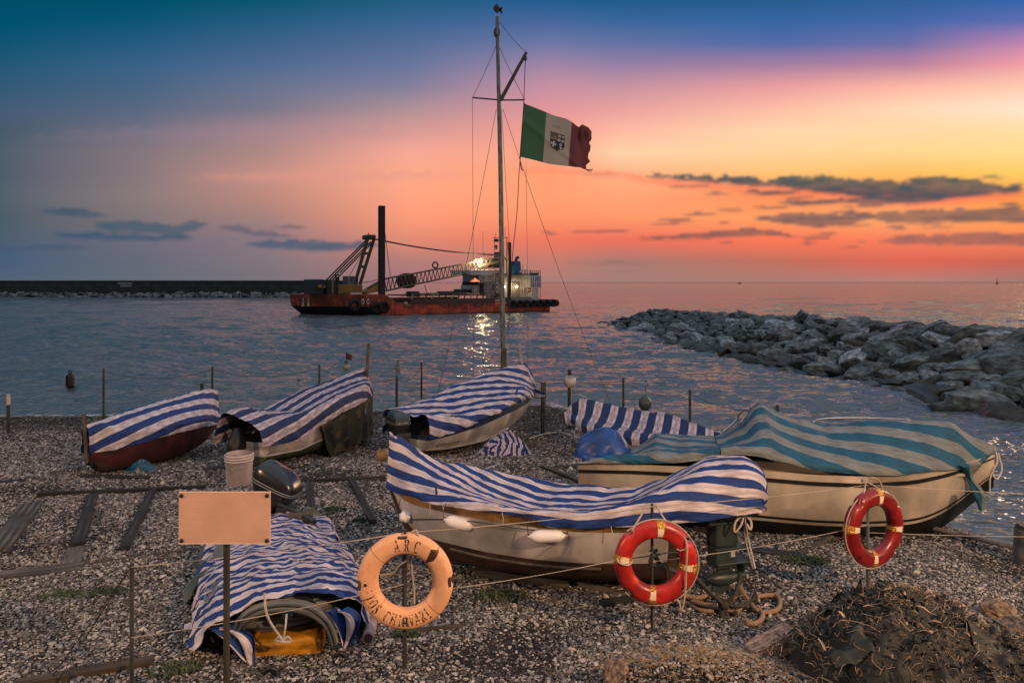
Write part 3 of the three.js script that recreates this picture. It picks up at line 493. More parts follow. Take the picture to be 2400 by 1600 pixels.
// ---------------------------------------------------------------- boat B: pale hull, tall stem post, side hung with camouflage
{
  const F = frame([-5.5, 14.2], [-4.12, 19.2], 1, [[-0.03, 0.5], [0, 0.52], [0.2, 0.66], [0.5, 0.76], [0.75, 0.66], [0.92, 0.36], [1, 0.08]]);
  const b = thing('fishing_boat', 'pale boat with a tall upright stem post and camouflage sheet along its side', 'boat');
  const hem = [[560, 1036], [577, 1030], [614, 1024], [697, 1010], [735, 978], [774, 952], [830, 925], [880, 888]], top = [[515, 950], [525, 945], [556, 936], [590, 940], [620, 945], [694, 901], [764, 874], [844, 842], [860, 848]], sh = [[560, 985], [600, 988], [680, 965], [740, 935], [800, 905], [860, 872], [885, 865]];
  const low = [[560, 1062], [594, 1060], [660, 1045], [727, 1027], [800, 985], [880, 930]];
  const sheer = t => F.seen(hem, t, F.b(t)) + 0.05, keel = t => Math.max(groundH(F.P(t, 0, 0).x, -F.P(t, 0, 0).z) + 0.12 + 0.75 * sstep(0.7, 1.05, t), 0.2);
  const pt = hull(F, { sheer, keel, full: 0.5, rise: 1.4, bands: [['hull_bottom', 0, 0.52, greenPaint], ['hull_side', 0.52, 1, hullWhite]], parent: b });
  part('rub_strake', merge([rail(F, pt, 0, 1, 0.56, 0.022), rail(F, pt, 0, 1, -0.56, 0.022)]), hullWhite, b);
  part('keel_beam', tube([0, 0.2, 0.5, 0.8, 1].map(t => F.P(t, 0, keel(t) - 0.02)), 0.04, 24, 6), darkWood, b);
  part('stem_post', bar(F.P(0.985, 0, sheer(1) - 0.3), at(847, 789, 19.1), 0.12, 0.08, 0.02), paleWood, b);
  const motor = part('covered_motor', sheet(24, 14, (u, v) => { const a = u * 6.283, y = mix(-0.32, 0.36, v), k = 0.19 * Math.sin(Math.min(1, (1 - v) * 1.6 + 0.12) * 1.57) * (1 + 0.15 * Math.sin(a * 5 + v * 6) * (1 - v)); return F.P(-0.07, 0, 0).add(V(Math.cos(a) * k * 0.9, sheer(0) + y, Math.sin(a) * k * 1.2)); }), twosided(blackPaint), b);
  const c = coverCloth(F, [
    { w: t => F.b(t) + 0.06, y: t => F.seen(hem, t, F.b(t) + 0.05) }, { w: t => F.b(t) + 0.05, y: t => mix(F.seen(hem, t, F.b(t)), F.seen(sh, t, F.b(t)), 0.5) }, { w: t => F.b(t) * 0.96, y: t => F.seen(sh, t, F.b(t)) }, { w: t => F.b(t) * 0.35, y: t => mix(F.seen(sh, t, F.b(t)), F.seen(top, t, -F.b(t) * 0.7), 0.62) - 0.03 }, { w: t => -F.b(t) * 0.7, y: t => F.seen(top, t, -F.b(t) * 0.7) }, { w: t => -F.b(t) - 0.04, y: t => F.seen(sh, t, F.b(t)) - 0.1 }, { w: t => -F.b(t) - 0.06, y: t => F.seen(hem, t, F.b(t)) }],
    { t0: -0.06, t1: 1.02, stripe: 0.36, sd: 8, mid: 0.62, wrinkle: 0.016 });
  single('boat_cover', c, cloth(duskCloth), 'blue and white striped cover over the boat hung with camouflage sheeting', 'boat cover');
  // camouflage sheet
  const camo = texture(256, 256, (x, y) => { const a = fbm(x * 5, y * 5, 51, 4, 5), k = fbm(x * 8, y * 8, 55, 3, 8); return a > 0.56 ? [0.16, 0.17, 0.1] : k > 0.55 ? [0.28, 0.25, 0.16] : k < 0.4 ? [0.05, 0.06, 0.05] : [0.1, 0.13, 0.09]; });
  const cg = sheet(50, 16, (u, v) => { const t = mix(0.3, 1.0, u), w = F.b(t) + 0.07 + 0.05 * Math.sin(u * 40 + 3 * fbm(u * 9, v * 2, 4)) * v + 0.03 * (fbm(u * 14, v * 5, 7) - 0.5), top_ = F.seen(hem, t, F.b(t)) + 0.03, bot = mix(top_ - 0.12, F.seen([[700, 1060], [760, 1048], [800, 1030], [840, 1000], [890, 985]], t, F.b(t)), sstep(0, 0.12, u)) + 0.08 * (fbm(u * 12, 0, 6) - 0.5); return { p: F.P(t, w, mix(top_, bot, v)), uv: [t * 2.4, v * 0.6] }; });
  single('camouflage_sheet', thick(cg, 0.006), twosided(std(0xffffff, { map: camo, roughness: 0.85 })), 'dark camouflage sheet tied along the side of a boat', 'tarpaulin');
  // small blue plastic bottle tied under the cover
  const p = at(833, 948, 17.6); const bt = thing('fuel_can', 'small bright blue plastic can hanging beside camouflage sheet', 'can', p);
  part('body', box(0.16, 0.26, 0.14, V(0, 0, 0), 0.04), phys([0.02, 0.25, 0.6], { roughness: 0.35 }), bt); part('cap', rod(V(0.03, 0.12, 0), V(0.03, 0.18, 0), 0.03, 0.03, 10), blackPlastic, bt);
}
// ---------------------------------------------------------------- boat C: white hull with a black outboard, below the flag mast
{
  const F = frame([-2.45, 16.0], [0.55, 20.7], 1, [[0, 0.62], [0.2, 0.8], [0.5, 0.9], [0.72, 0.74], [0.9, 0.38], [1, 0.06]]);
  const b = thing('fishing_boat', 'white boat with black outboard motor and a grey stem post under the flag mast', 'boat');
  const hem = [[905, 985], [927, 990], [965, 1014], [1033, 994], [1102, 968], [1170, 934], [1214, 914], [1240, 900]], sh = [[905, 958], [938, 958], [999, 961], [1081, 958], [1153, 930], [1228, 888], [1240, 880]], top = [[900, 945], [944, 931], [999, 910], [1043, 887], [1108, 861], [1160, 846], [1204, 834], [1225, 858]];
  const kl = [[900, 1040], [940, 1040], [996, 1036], [1067, 1022], [1122, 1002], [1184, 972], [1205, 940], [1220, 905]];
  const sheer = t => F.seen(hem, t, F.b(t)) + 0.06, keel = t => Math.min(sheer(t) - 0.12, F.seen(kl, t, 0.12));
  const pt = hull(F, { sheer, keel, full: 0.52, rise: 1.35, bands: [['hull_side', 0, 0.82, hullWhite], ['sheer_strake', 0.82, 1, navyPaint, 0.006]], parent: b });
  part('bilge_keel', sheet(24, 3, (u, v) => { const t = mix(0.02, 0.62, u), p = pt(t, 0.34); return p.add(V(F.n[0], 0, -F.n[1]).multiplyScalar(0.1 * Math.sin(Math.min(1, u * 6) * 1.57) * Math.sin(Math.min(1, (1 - u) * 3) * 1.57) * v)).add(V(0, -0.02 * v, 0)); }), twosided(hullWhite), b);
  part('stem_post', bar(F.P(0.985, 0, sheer(1) - 0.3), at(1192, 790, 20.5), 0.14, 0.09, 0.02), worn([0.4, 0.42, 0.45]), b);
  part('thole_pin', rod(F.P(0.28, -0.7, sheer(0.3) + 0.05), F.P(0.27, -0.7, sheer(0.3) + 0.42), 0.035, 0.03), paleWood, b);
  part('thole_pin', rod(F.P(0.62, 0.78, sheer(0.62) + 0.02), F.P(0.64, 0.8, sheer(0.62) + 0.3), 0.03, 0.025), navyPaint, b);
  part('registration_plate', sheet(10, 3, (u, v) => pt(mix(0.06, 0.2, u), mix(0.44, 0.56, v)).add(V(F.n[0], 0, -F.n[1]).multiplyScalar(0.008))), twosided(worn([0.4, 0.36, 0.3])), b);
  const om = outboard(b, { cowl: phys([0.02, 0.024, 0.024], { roughness: 0.32, clearcoat: 0.4 }), trim: std([0.35, 0.36, 0.36], { roughness: 0.4 }), leg: darkMetal }, 1.15, -0.1);
  om.position.copy(F.P(-0.05, 0.0, 0)).setY(sheer(0) - 0.05); om.rotation.y = Math.PI - Math.atan2(4.7, 3.0) + Math.PI; om.rotation.order = 'YXZ';
  om.rotation.y = Math.atan2(4.7, -3.0);
  const c = coverCloth(F, [
    { w: t => F.b(t) + 0.05, y: t => F.seen(hem, t, F.b(t) + 0.05) }, { w: t => F.b(t) + 0.06, y: t => mix(F.seen(hem, t, F.b(t)), F.seen(sh, t, F.b(t)), 0.55) }, { w: t => F.b(t) * 0.92, y: t => F.seen(sh, t, F.b(t)) + 0.02 }, { w: t => F.b(t) * 0.4, y: t => mix(F.seen(sh, t, F.b(t)), F.seen(top, t, -F.b(t) * 0.6), 0.45) - 0.05 }, { w: t => -F.b(t) * 0.6, y: t => F.seen(top, t, -F.b(t) * 0.6) }, { w: t => -F.b(t) - 0.03, y: t => F.seen(sh, t, F.b(t)) }, { w: t => -F.b(t) - 0.06, y: t => F.seen(hem, t, F.b(t)) }],
    { t0: -0.01, t1: 1.03, stripe: 0.36, sd: 14, skew: 0.42, wrinkle: 0.028, hem: 0.03, mid: 0.6 });
  single('boat_cover', c, cloth(navyCloth), 'rumpled blue and white striped cover over the white boat below flag mast', 'boat cover');
  // a loose end of cloth flying at the bow
  const e = sheet(14, 10, (u, v) => { const p = at(mix(1216, 1252, u), mix(884, 902, u) + v * mix(30, 12, u), 20.2); p.z += 0.06 * Math.sin(u * 9 + v * 3); return { p, uv: [v * 1.2 + 0.3 * u, u] }; });
  single('loose_cloth_end', thick(e, 0.006), cloth(duskCloth), 'small striped end of cover cloth flapping by a thick post', 'cloth');
}
// ---------------------------------------------------------------- boat D: small boat behind the motorboat
{
  const F = frame([4.95, 15.7], [1.5, 18.1], -1, [[0, 0.5], [0.2, 0.66], [0.5, 0.78], [0.75, 0.64], [0.92, 0.34], [1, 0.08]]);
  const b = thing('small_boat', 'small white boat mostly hidden under its cover behind the teal covered motorboat', 'boat');
  const hem = [[1295, 965], [1303, 975], [1334, 990], [1395, 1010], [1471, 1024], [1600, 1030], [1700, 1030]], far = [[1290, 945], [1310, 934], [1336, 915], [1375, 920], [1443, 938], [1529, 948], [1597, 972], [1651, 994], [1700, 1005]];
  const sheer = t => F.seen(hem, t, F.b(t)) + 0.07, g = t => { const p = F.P(t, 0, 0); return groundH(p.x, -p.z); }, keel = t => g(t) + 0.06 + 0.5 * sstep(0.75, 1.0, t);
  const pt = hull(F, { sheer, keel, bands: [['hull_bottom', 0, 0.4, navyPaint], ['hull_side', 0.4, 1, hullWhite]], parent: b });
  part('keel_beam', tube([0, 0.3, 0.6, 0.85].map(t => F.P(t, 0, keel(t) - 0.03)), 0.04, 20, 6), darkWood, b);
  const gy = t => F.seen(hem, t, F.b(t)), fy = t => F.seen(far, t, -F.b(t));
  const c = coverCloth(F, [
    { w: t => F.b(t) + 0.04, y: t => gy(t) }, { w: t => F.b(t) + 0.03, y: t => gy(t) + 0.16 }, { w: t => F.b(t) * 0.75, y: t => gy(t) + 0.25 }, { w: t => F.b(t) * 0.15, y: t => mix(gy(t) + 0.2, fy(t), 0.35) - 0.1 * sstep(0.9, 0.6, t) }, { w: t => -F.b(t) * 0.5, y: t => fy(t) - 0.16 * sstep(0.98, 0.7, t) }, { w: t => -F.b(t), y: t => fy(t) }, { w: t => -F.b(t) - 0.04, y: t => fy(t) - 0.25 }],
    { t0: -0.01, t1: 1.02, stripe: 0.42, along: true, skew: -0.25, sd: 21, wrinkle: 0.022, hem: 0.02 });
  single('boat_cover', c, cloth(duskCloth), 'sagging cover with broad crosswise navy and white stripes behind the motorboat', 'boat cover');
}
// ---------------------------------------------------------------- boat E: cream motorboat under a teal net cover
{
  const F = frame([1.15, 10.6], [6.6, 9.35], -1, [[0, 0.95], [0.15, 1.02], [0.45, 1.08], [0.65, 0.95], [0.82, 0.62], [0.94, 0.24], [1, 0.03]].map(q => q));
  if (F.P(0.5, 1, 0).z < F.P(0.5, 0, 0).z) F.flip = true;
  const b = thing('motorboat', 'cream motorboat with black stripes under a teal and grey net cover', 'motorboat');
  const top1 = [[1320, 1065], [1457, 1066], [1600, 1072], [1740, 1079], [1870, 1090], [1989, 1094], [2100, 1086], [2200, 1068], [2260, 1050], [2295, 1040]];
  const sheer = t => F.seen(top1, t, F.b(t)), gY = t => { const p = F.P(t, 0, 0); return groundH(p.x, -p.z); };
  const keel = t => mix(1.46, 1.30, t) + 1.05 * Math.pow(sstep(0.74, 1.06, t), 1.6);
  const bands = [['hull_bottom', 0, 0.45, blackPaint], ['boot_stripe', 0.45, 0.49, cream], ['boot_stripe', 0.49, 0.52, blackPaint, 0.004], ['hull_side', 0.52, 0.9, cream], ['rub_rail', 0.9, 0.935, blackPaint, 0.02], ['gunwale', 0.935, 1, cream, 0.01]];
  const sil = [[1320, 1060], [1411, 1046], [1480, 1040], [1560, 1030], [1640, 1012], [1732, 1000], [1893, 992], [2007, 984], [2122, 984], [2214, 1000], [2290, 1030]], sheerFar = t => Math.min(sheer(t), F.seen(sil, t, -F.b(t)));
  const pt = hull(F, { sheer, sheerFar, keel, full: 0.42, rise: 1.25, bands, parent: b });
  part('deck', sheet(40, 12, (u, v) => { const t = mix(0.002, 0.985, u), w = mix(-1, 1, v) * (F.b(t) - 0.03); return F.P(t, w, mix(sheerFar(t), sheer(t), v) - 0.03); }), cream, b);
  const cabT = [0.36, 0.42, 0.5, 0.62, 0.74, 0.82], cabin = sheet(30, 14, (u, v) => { const t = mix(0.37, 0.8, u), k = Math.sin(v * Math.PI), hh = 0.34 * Math.pow(k, 0.45) * sstep(0.8, 0.66, t) * sstep(0.365, 0.4, t); return F.P(t, mix(-0.8, 0.8, v) * F.b(t), sheer(t) - 0.03 + hh); });
  part('cabin', cabin, twosided(cream), b);
  part('cabin_window', sheet(12, 3, (u, v) => { const t = mix(0.385, 0.46, u); return F.P(t, F.b(t) * mix(0.80, 0.775, v) + 0.004, sheer(t) + mix(0.07, 0.17, v) - 0.06 * u * v); }), twosided(phys([0.02, 0.03, 0.03], { roughness: 0.1 })), b);
  const wr = [[0.365, 0.72], [0.37, 0.75], [0.40, 0.8]];
  part('windscreen_rail', tube([F.P(0.375, -0.75, sheer(0.37) + 0.1), at(1692, 965, 10.9), at(1700, 948, 10.85), at(1722, 940, 10.6), F.P(0.405, 0.2, 2.96)], 0.016, 30, 6), steel, b);
  part('bow_rail', tube([F.P(0.62, -0.95, sheer(0.6) + 0.16), at(1870, 968, 10.8), at(1890, 962, 10.78), at(2030, 961, 10.55), at(2100, 968, 10.35), F.P(0.86, -0.5, sheer(0.86) + 0.22)], 0.016, 36, 6), steel, b);
  part('bow_fitting', merge([box(0.16, 0.05, 0.1, F.P(0.9, 0.34, sheer(0.9) - 0.14), 0.02), rod(F.P(0.965, 0, sheer(0.97) + 0.0), F.P(0.995, 0, sheer(0.97) + 0.06), 0.03)]), worn([0.6, 0.58, 0.52]), b);
  part('scratch', sheet(8, 1, (u, v) => pt(mix(0.655, 0.705, u), 0.83 + v * 0.006 * Math.sin(u * 3.1)).add(V(0, 0, 0.006))), twosided(blackPaint), b);
  for (const t of [0.3, 0.66]) { const c = part('cradle_beam', bar(F.P(t, -0.6, gY(t) + 0.06), F.P(t, 0.85, gY(t) + 0.02), 0.2, 0.12, 0.01), darkWood, b); part('cradle_block', box(0.34, 0.34, 0.4, F.P(t, 0, gY(t) - 0.05), 0.03), darkWood, c); }
  const top = [[1320, 1060], [1411, 1042], [1466, 1028], [1508, 997], [1560, 1004], [1640, 1007], [1660, 1004], [1690, 985], [1708, 974], [1732, 938], [1750, 931], [1778, 951], [1824, 967], [1893, 980], [2007, 971], [2122, 971], [2186, 973], [2214, 992], [2241, 1008], [2290, 1026]];
  const hem = [[1320, 1064], [1457, 1066], [1560, 1063], [1640, 1052], [1687, 1043], [1740, 1048], [1810, 1066], [1870, 1080], [1989, 1092], [2060, 1092], [2145, 1082], [2236, 1078], [2260, 1060], [2292, 1032]];
  const mkCover = (a0, a1, sd, str, sk) => coverCloth(F, [
    { w: t => F.b(t) + 0.04, y: t => F.seen(hem, t, F.b(t) + 0.04) }, { w: t => F.b(t) * 0.97 + 0.02, y: t => F.seen(hem, t, F.b(t)) + 0.1 * sstep(1.0, 0.8, t) * sstep(0, 0.1, t) }, { w: t => F.b(t) * 0.6, y: t => mix(F.seen(hem, t, F.b(t)), F.seen(top, t, 0), 0.6) }, { w: t => 0, y: t => F.seen(top, t, 0) }, { w: t => -F.b(t) * 0.6, y: t => F.seen(top, t, -F.b(t) * 0.6) - 0.01 }, { w: t => -F.b(t), y: t => Math.max(sheerFar(t) + 0.03, F.seen(top, t, -F.b(t)) - 0.12) }, { w: t => -F.b(t) - 0.05, y: t => sheerFar(t) - 0.08 }],
    { t0: a0, t1: a1, nu: 100, nv: 50, stripe: str, sd, skew: sk, wrinkle: 0.019, hem: 0.012, wl: [3, 9], thickness: 0.005 });
  const net = texture(256, 256, (x, y) => { const a = 0.72 + 0.28 * (Math.abs(Math.sin(x * Math.PI * 64)) * Math.abs(Math.sin(y * Math.PI * 64))); return [a, a, a]; });
  single('net_cover', mkCover(0.345, 1.005, 33, 0.4, 0.16), cloth(tealCloth, { bumpMap: rep(weave, 5, 5), bumpScale: 0.004 }), 'teal and grey striped net cover over the cabin and bow of the motorboat', 'boat cover');
  single('cockpit_cover', mkCover(0.0, 0.343, 37, 0.34, 0.3), cloth(tealCloth), 'short teal striped cover over the cockpit at the stern of the motorboat', 'boat cover');
  // the knotted tail of the cover at the bow
  const K = F.P(0.945, 0.26, 0); K.y = F.seen([[2180, 1080], [2260, 1080]], 0.945, 0.26);
  const dK = -K.z, tail = sheet(16, 14, (u, v) => { const a = u * 6.283, w = [0.16, 0.05, 0.035, 0.06, 0.075, 0.05, 0.03, 0.03], r = smoothTable([0, 0.2, 0.3, 0.5, 0.65, 0.8, 0.9, 1], w, v) * (1 + 0.35 * Math.sin(a * 4 + v * 5)); const c = at(smoothTable([0, 0.25, 0.6, 1], [2215, 2228, 2248, 2256], v), smoothTable([0, 0.25, 0.6, 1], [1066, 1098, 1130, 1172], v), dK - 0.05); return c.add(V(Math.cos(a) * r, 0, Math.sin(a) * r * 0.7)); });
  single('cover_tail', tail, cloth(tealCloth), 'knotted tail of teal cloth hanging from the bow of the motorboat', 'cloth');
  single('bow_rope', merge([tube([at(2286, 1030, 9.3), at(2292, 1060, 9.3), at(2280, 1085, 9.3), at(2290, 1100, 9.3), at(2302, 1080, 9.3), at(2294, 1040, 9.3)], 0.012, 40, 6), tube([at(2292, 1062, 9.3), at(2276, 1095, 9.3), at(2274, 1128, 9.3)], 0.012, 16, 6)]), whiteRope, 'thin looped rope dangling from the bow tip of the motorboat', 'rope');
  // blue sheet tied over its motor
  const mc = at(1394, 1020, 10.25), blue = sheet(40, 24, (u, v) => { const a = u * 6.283, vv = v, r = Math.pow(Math.sin(Math.min(1, (1 - vv) * 1.25 + 0.02) * 1.57), 0.6), f = 1 + 0.07 * Math.sin(a * 7 + vv * 4) + 0.05 * (fbm(u * 12, vv * 7, 3) - 0.5) * 2; const p = V(Math.cos(a) * r * 0.42 * f, mix(-0.3, 0.25, vv) + 0.04 * Math.cos(a) * 0, Math.sin(a) * r * 0.3 * f); p.applyAxisAngle(V(0, 0, 1), -0.32); return { p: p.add(mc), uv: [u * 3, vv] }; });
  single('motor_cover', blue, twosided(phys([0.012, 0.085, 0.36], { roughness: 0.42, map: mottleCol, sheen: 0.2 })), 'bright blue plastic sheet tied over the stern motor of motorboat', 'motor cover');
}
// ---------------------------------------------------------------- boat F: the white boat in the middle foreground
{
  const F = frame([1.66, 7.2], [-1.42, 8.1], 1, [[-0.26, 0.3], [-0.1, 0.44], [0, 0.54], [0.2, 0.66], [0.45, 0.72], [0.7, 0.58], [0.88, 0.3], [0.97, 0.1], [1, 0.03]]);
  const b = thing('fishing_boat', 'white boat with ochre band, brown bottom and three white fenders, its high bow covered', 'boat');
  const hem = [[880, 1118], [895, 1127], [1005, 1160], [1100, 1172], [1201, 1186], [1259, 1209], [1330, 1214], [1405, 1211], [1480, 1206], [1559, 1200], [1640, 1194], [1700, 1184]];
  const far = [[885, 985], [968, 1040], [1026, 1062], [1134, 1081], [1259, 1106], [1384, 1119], [1459, 1121], [1526, 1102], [1614, 1060], [1676, 1049], [1709, 1052], [1760, 1085]];
  const gunw = [[870, 1085], [900, 1105], [1005, 1138], [1201, 1168], [1330, 1176], [1405, 1165], [1480, 1145], [1559, 1130], [1640, 1140], [1700, 1150]];
  const sheerP = [[880, 1122], [930, 1138], [1040, 1160], [1200, 1186], [1330, 1202], [1480, 1204], [1600, 1198]];
  const sheer = t => F.seen(sheerP, t, F.b(t)) + 0.05, gy = t => { const p = F.P(t, 0, 0); return groundH(p.x, -p.z); };
  const keel = t => gy(t) + 0.10 + 0.95 * Math.pow(sstep(0.7, 1.05, t), 4);
  const bands = [['hull_bottom', 0, 0.5, antifoul], ['hull_side', 0.5, 0.87, hullWhite], ['ochre_band', 0.87, 1, ochre, 0.006]];
  const pt = hull(F, { t0: 0, sheer, sheerFar: t => Math.min(sheer(t), F.seen(far, t, -F.b(t)) - 0.06), keel, full: 0.5, rise: 1.3, bands, parent: b });
  part('stem', tube([0.7, 0.8, 0.9, 0.97, 1.0].map(t => F.P(t, 0, keel(t) - 0.01)).concat([F.P(1.005, 0, sheer(1) + 0.1)]), 0.03, 30, 8), antifoul, b);
  part('keel_beam', bar(F.P(0.02, 0, keel(0) - 0.04), F.P(0.66, 0, keel(0.64) - 0.04), 0.06, 0.1, 0.01), darkWood, b);
  part('bilge_rail', merge([rail(F, pt, 0.2, 0.72, 0.42, 0.02), rail(F, pt, 0.2, 0.72, -0.42, 0.02)]), paleWood, b);
  part('stern_post', bar(F.P(-0.01, 0.02, gy(0) + 0.08), F.P(-0.01, 0.02, sheer(0)), 0.12, 0.1, 0.01), brownWood, b);
  part('motor_bracket', bar(F.P(-0.04, 0.3, sheer(0) - 0.02), F.P(-0.04, 0.3, gy(0) + 0.35), 0.06, 0.06, 0.01), greyWood, b);
  // fenders tied along the side, each with its cords
  for (const [px, py, w, h, tilt] of [[931, 1186, 0.15, 0.13, -0.35], [1055, 1201, 0.34, 0.13, -0.22], [1258, 1231, 0.4, 0.125, 0.02]]) {
    let best = 0, bd = 1e9; for (let t = 0; t <= 1; t += 0.005) { const p = F.P(t, F.b(t), 0), q = Math.abs(CX + FOC * p.x / -p.z - px); if (q < bd) { bd = q; best = t; } }
    const p = F.P(best, F.b(best) + 0.04, 0), d = -p.z, c = at(px, py, d), f = thing('boat_fender', px < 1000 ? 'stubby white fender nearest the bow of the white boat' : px < 1200 ? 'long white fender under the ochre band of the white boat' : 'long white fender amidships on the side of the white boat', 'fender', c, 0, 'fenders along the white boat');
    const lathe = new THREE.LatheGeometry([[0, -1], [0.12, -0.98], [0.2, -0.9], [0.55, -0.8], [0.9, -0.62], [1, -0.4], [1, 0.4], [0.9, 0.62], [0.55, 0.8], [0.2, 0.9], [0.12, 0.98], [0, 1]].map(q => new THREE.Vector2(Math.max(0.001, q[0]) * h / 2, q[1] * w / 2)), 20).rotateZ(Math.PI / 2).rotateZ(tilt);
    part('body', lathe, phys([0.86, 0.82, 0.78], { roughness: 0.4 }), f);
    for (const s of [-1, 1]) part('cord', tube([V(s * w * 0.48 * Math.cos(tilt), s * w * 0.48 * Math.sin(tilt), 0), V(s * w * 0.5, 0.1, -0.01), V(s * w * 0.42, 0.2, -0.03)], 0.005, 10, 5), darkRope, f);
  }
  part('side_rope', tube([0.99, 0.9, 0.75, 0.6, 0.45, 0.3].map((t, i) => F.P(t, F.b(t) + 0.02, F.seen([[900, 1195], [960, 1190], [1060, 1192], [1160, 1206], [1250, 1222], [1330, 1222], [1420, 1210]], t, F.b(t)))), 0.006, 40, 5), darkRope, b);
  const fy = t => F.seen(far, t, -F.b(t)), ny = t => F.seen(gunw, t, F.b(t)), hy = t => F.seen(hem, t, F.b(t) + 0.05);
  const bump = t => sstep(0.16, -0.06, t);
  const ridge = rowTable([-0.26, -0.1, 0, 0.1, 0.25, 0.45, 0.62, 0.75, 0.88, 0.95, 1], [0.12, 0.12, 0.06, -0.02, -0.06, -0.1, -0.05, 0.03, 0.06, 0.03, 0]);
  const c = coverCloth(F, [
    { w: t => F.b(t) + 0.06, y: hy }, { w: t => F.b(t) + 0.055, y: t => mix(hy(t), ny(t), 0.5) }, { w: t => F.b(t) * 0.98 + 0.02, y: ny }, { w: t => F.b(t) * 0.62, y: t => mix(ny(t), fy(t), 0.3) + ridge(t) * 0.8 + 0.02 }, { w: t => F.b(t) * 0.1, y: t => mix(ny(t), fy(t), 0.68) + ridge(t) }, { w: t => -F.b(t) * 0.5, y: t => mix(ny(t), fy(t), 0.9) + ridge(t) * 0.7 }, { w: t => -F.b(t) - 0.01, y: fy }, { w: t => -F.b(t) - 0.05, y: t => fy(t) - 0.3 }],
    { t0: -0.235, t1: 1.015, nu: 130, nv: 64, stripe: 0.19, sd: 40, wrinkle: 0.018, hem: 0.014, mid: 0.45, wl: [4, 11] });
  single('boat_cover', c, cloth(navyCloth), 'long blue and white striped cover with a high peaked bow, over the boat with fenders', 'boat cover');
  // its end gathered and knotted over the motor
  const E0 = c.userData.end, U0 = c.userData.uvEnd, kp = at(1709, 1181, -F.P(-0.24, 0.22, 0).z), gath = sheet(64, 16, (u, v) => { const j = Math.round(u * 64), p = E0[j].clone().lerp(kp, Math.pow(v, 0.9)), k = Math.sin(Math.pow(v, 0.8) * Math.PI) * (0.6 + 0.4 * Math.sin(u * Math.PI)); p.x += 0.2 * k + 0.02 * Math.sin(u * 40) * v * (1 - v) * 4; p.z += 0.05 * k + 0.03 * Math.sin(u * 34 + 1) * v * (1 - v) * 4; p.y += 0.08 * k * (1 - v); return { p, uv: [U0[j], v * 0.4] }; });
  single('gathered_cloth', thick(gath, 0.006), cloth(navyCloth), 'gathered end of striped cover knotted above the grey outboard leg', 'cloth');
  single('tie_cord', merge([tube([kp, kp.clone().add(V(-0.09, -0.06, 0.03)), kp.clone().add(V(-0.1, -0.17, 0.03)), kp.clone().add(V(-0.04, -0.09, 0.04)), kp], 0.011, 24, 6), tube([kp, kp.clone().add(V(0.06, -0.06, 0.03)), kp.clone().add(V(0.055, -0.14, 0.03)), kp.clone().add(V(0.01, -0.08, 0.04))], 0.012, 20, 6), tube([kp, at(1720, 1240, 6.95), at(1735, 1305, 6.9)], 0.009, 20, 6), tube([kp, at(1713, 1240, 6.97), at(1731, 1306, 6.92)], 0.009, 20, 6)]), whiteRope, 'pale knotted cord hanging from the end of the striped cover', 'rope');
  const dn = t => -F.P(t, F.b(t) + 0.08, 0).z;
  for (const [t, l, w] of [[0.78, 0.16, 'nearest the peaked bow'], [0.72, 0.2, 'beside the long fender'], [0.5, 0.12, 'amidships'], [0.16, 0.14, 'near the stern post']]) { const y = hy(t) + 0.02, p = F.P(t, F.b(t) + 0.075, y); single('hem_cord', tube([p, p.clone().add(V(0.012, -l * 0.5, 0.004)), p.clone().add(V(0.004, -l, -0.01))], 0.0045, 12, 5), whiteRope, `short cord hanging from the hem of the peaked cover ${w}`, 'rope'); }
  part('thole_pin', rod(F.P(0.76, F.b(0.76) - 0.02, ny(0.76) - 0.02), F.P(0.765, F.b(0.76) - 0.02, ny(0.76) + 0.11), 0.014, 0.012, 10), navyPaint, b);
  const om = outboard(b, { cowl: darkMetal, trim: darkMetal, leg: greyLeg }, 1.0, 0, true);
  om.position.copy(F.P(-0.16, 0.1, 0)).setY(gy(0) + 0.98); om.rotation.y = 0.28;
  part('exhaust_housing', merge([box(0.26, 0.36, 0.2, V(0.02, -0.28, 0), 0.03), box(0.3, 0.016, 0.26, V(0.02, -0.2, 0), 0.004), box(0.3, 0.016, 0.26, V(0.02, -0.46, 0), 0.004), box(0.24, 0.24, 0.17, V(0.02, -0.56, 0), 0.02)]), greyLeg, om);
  part('maker_plate', box(0.05, 0.06, 0.006, V(0.09, -0.53, 0.087), 0.002), worn([0.5, 0.5, 0.48]), om);
}
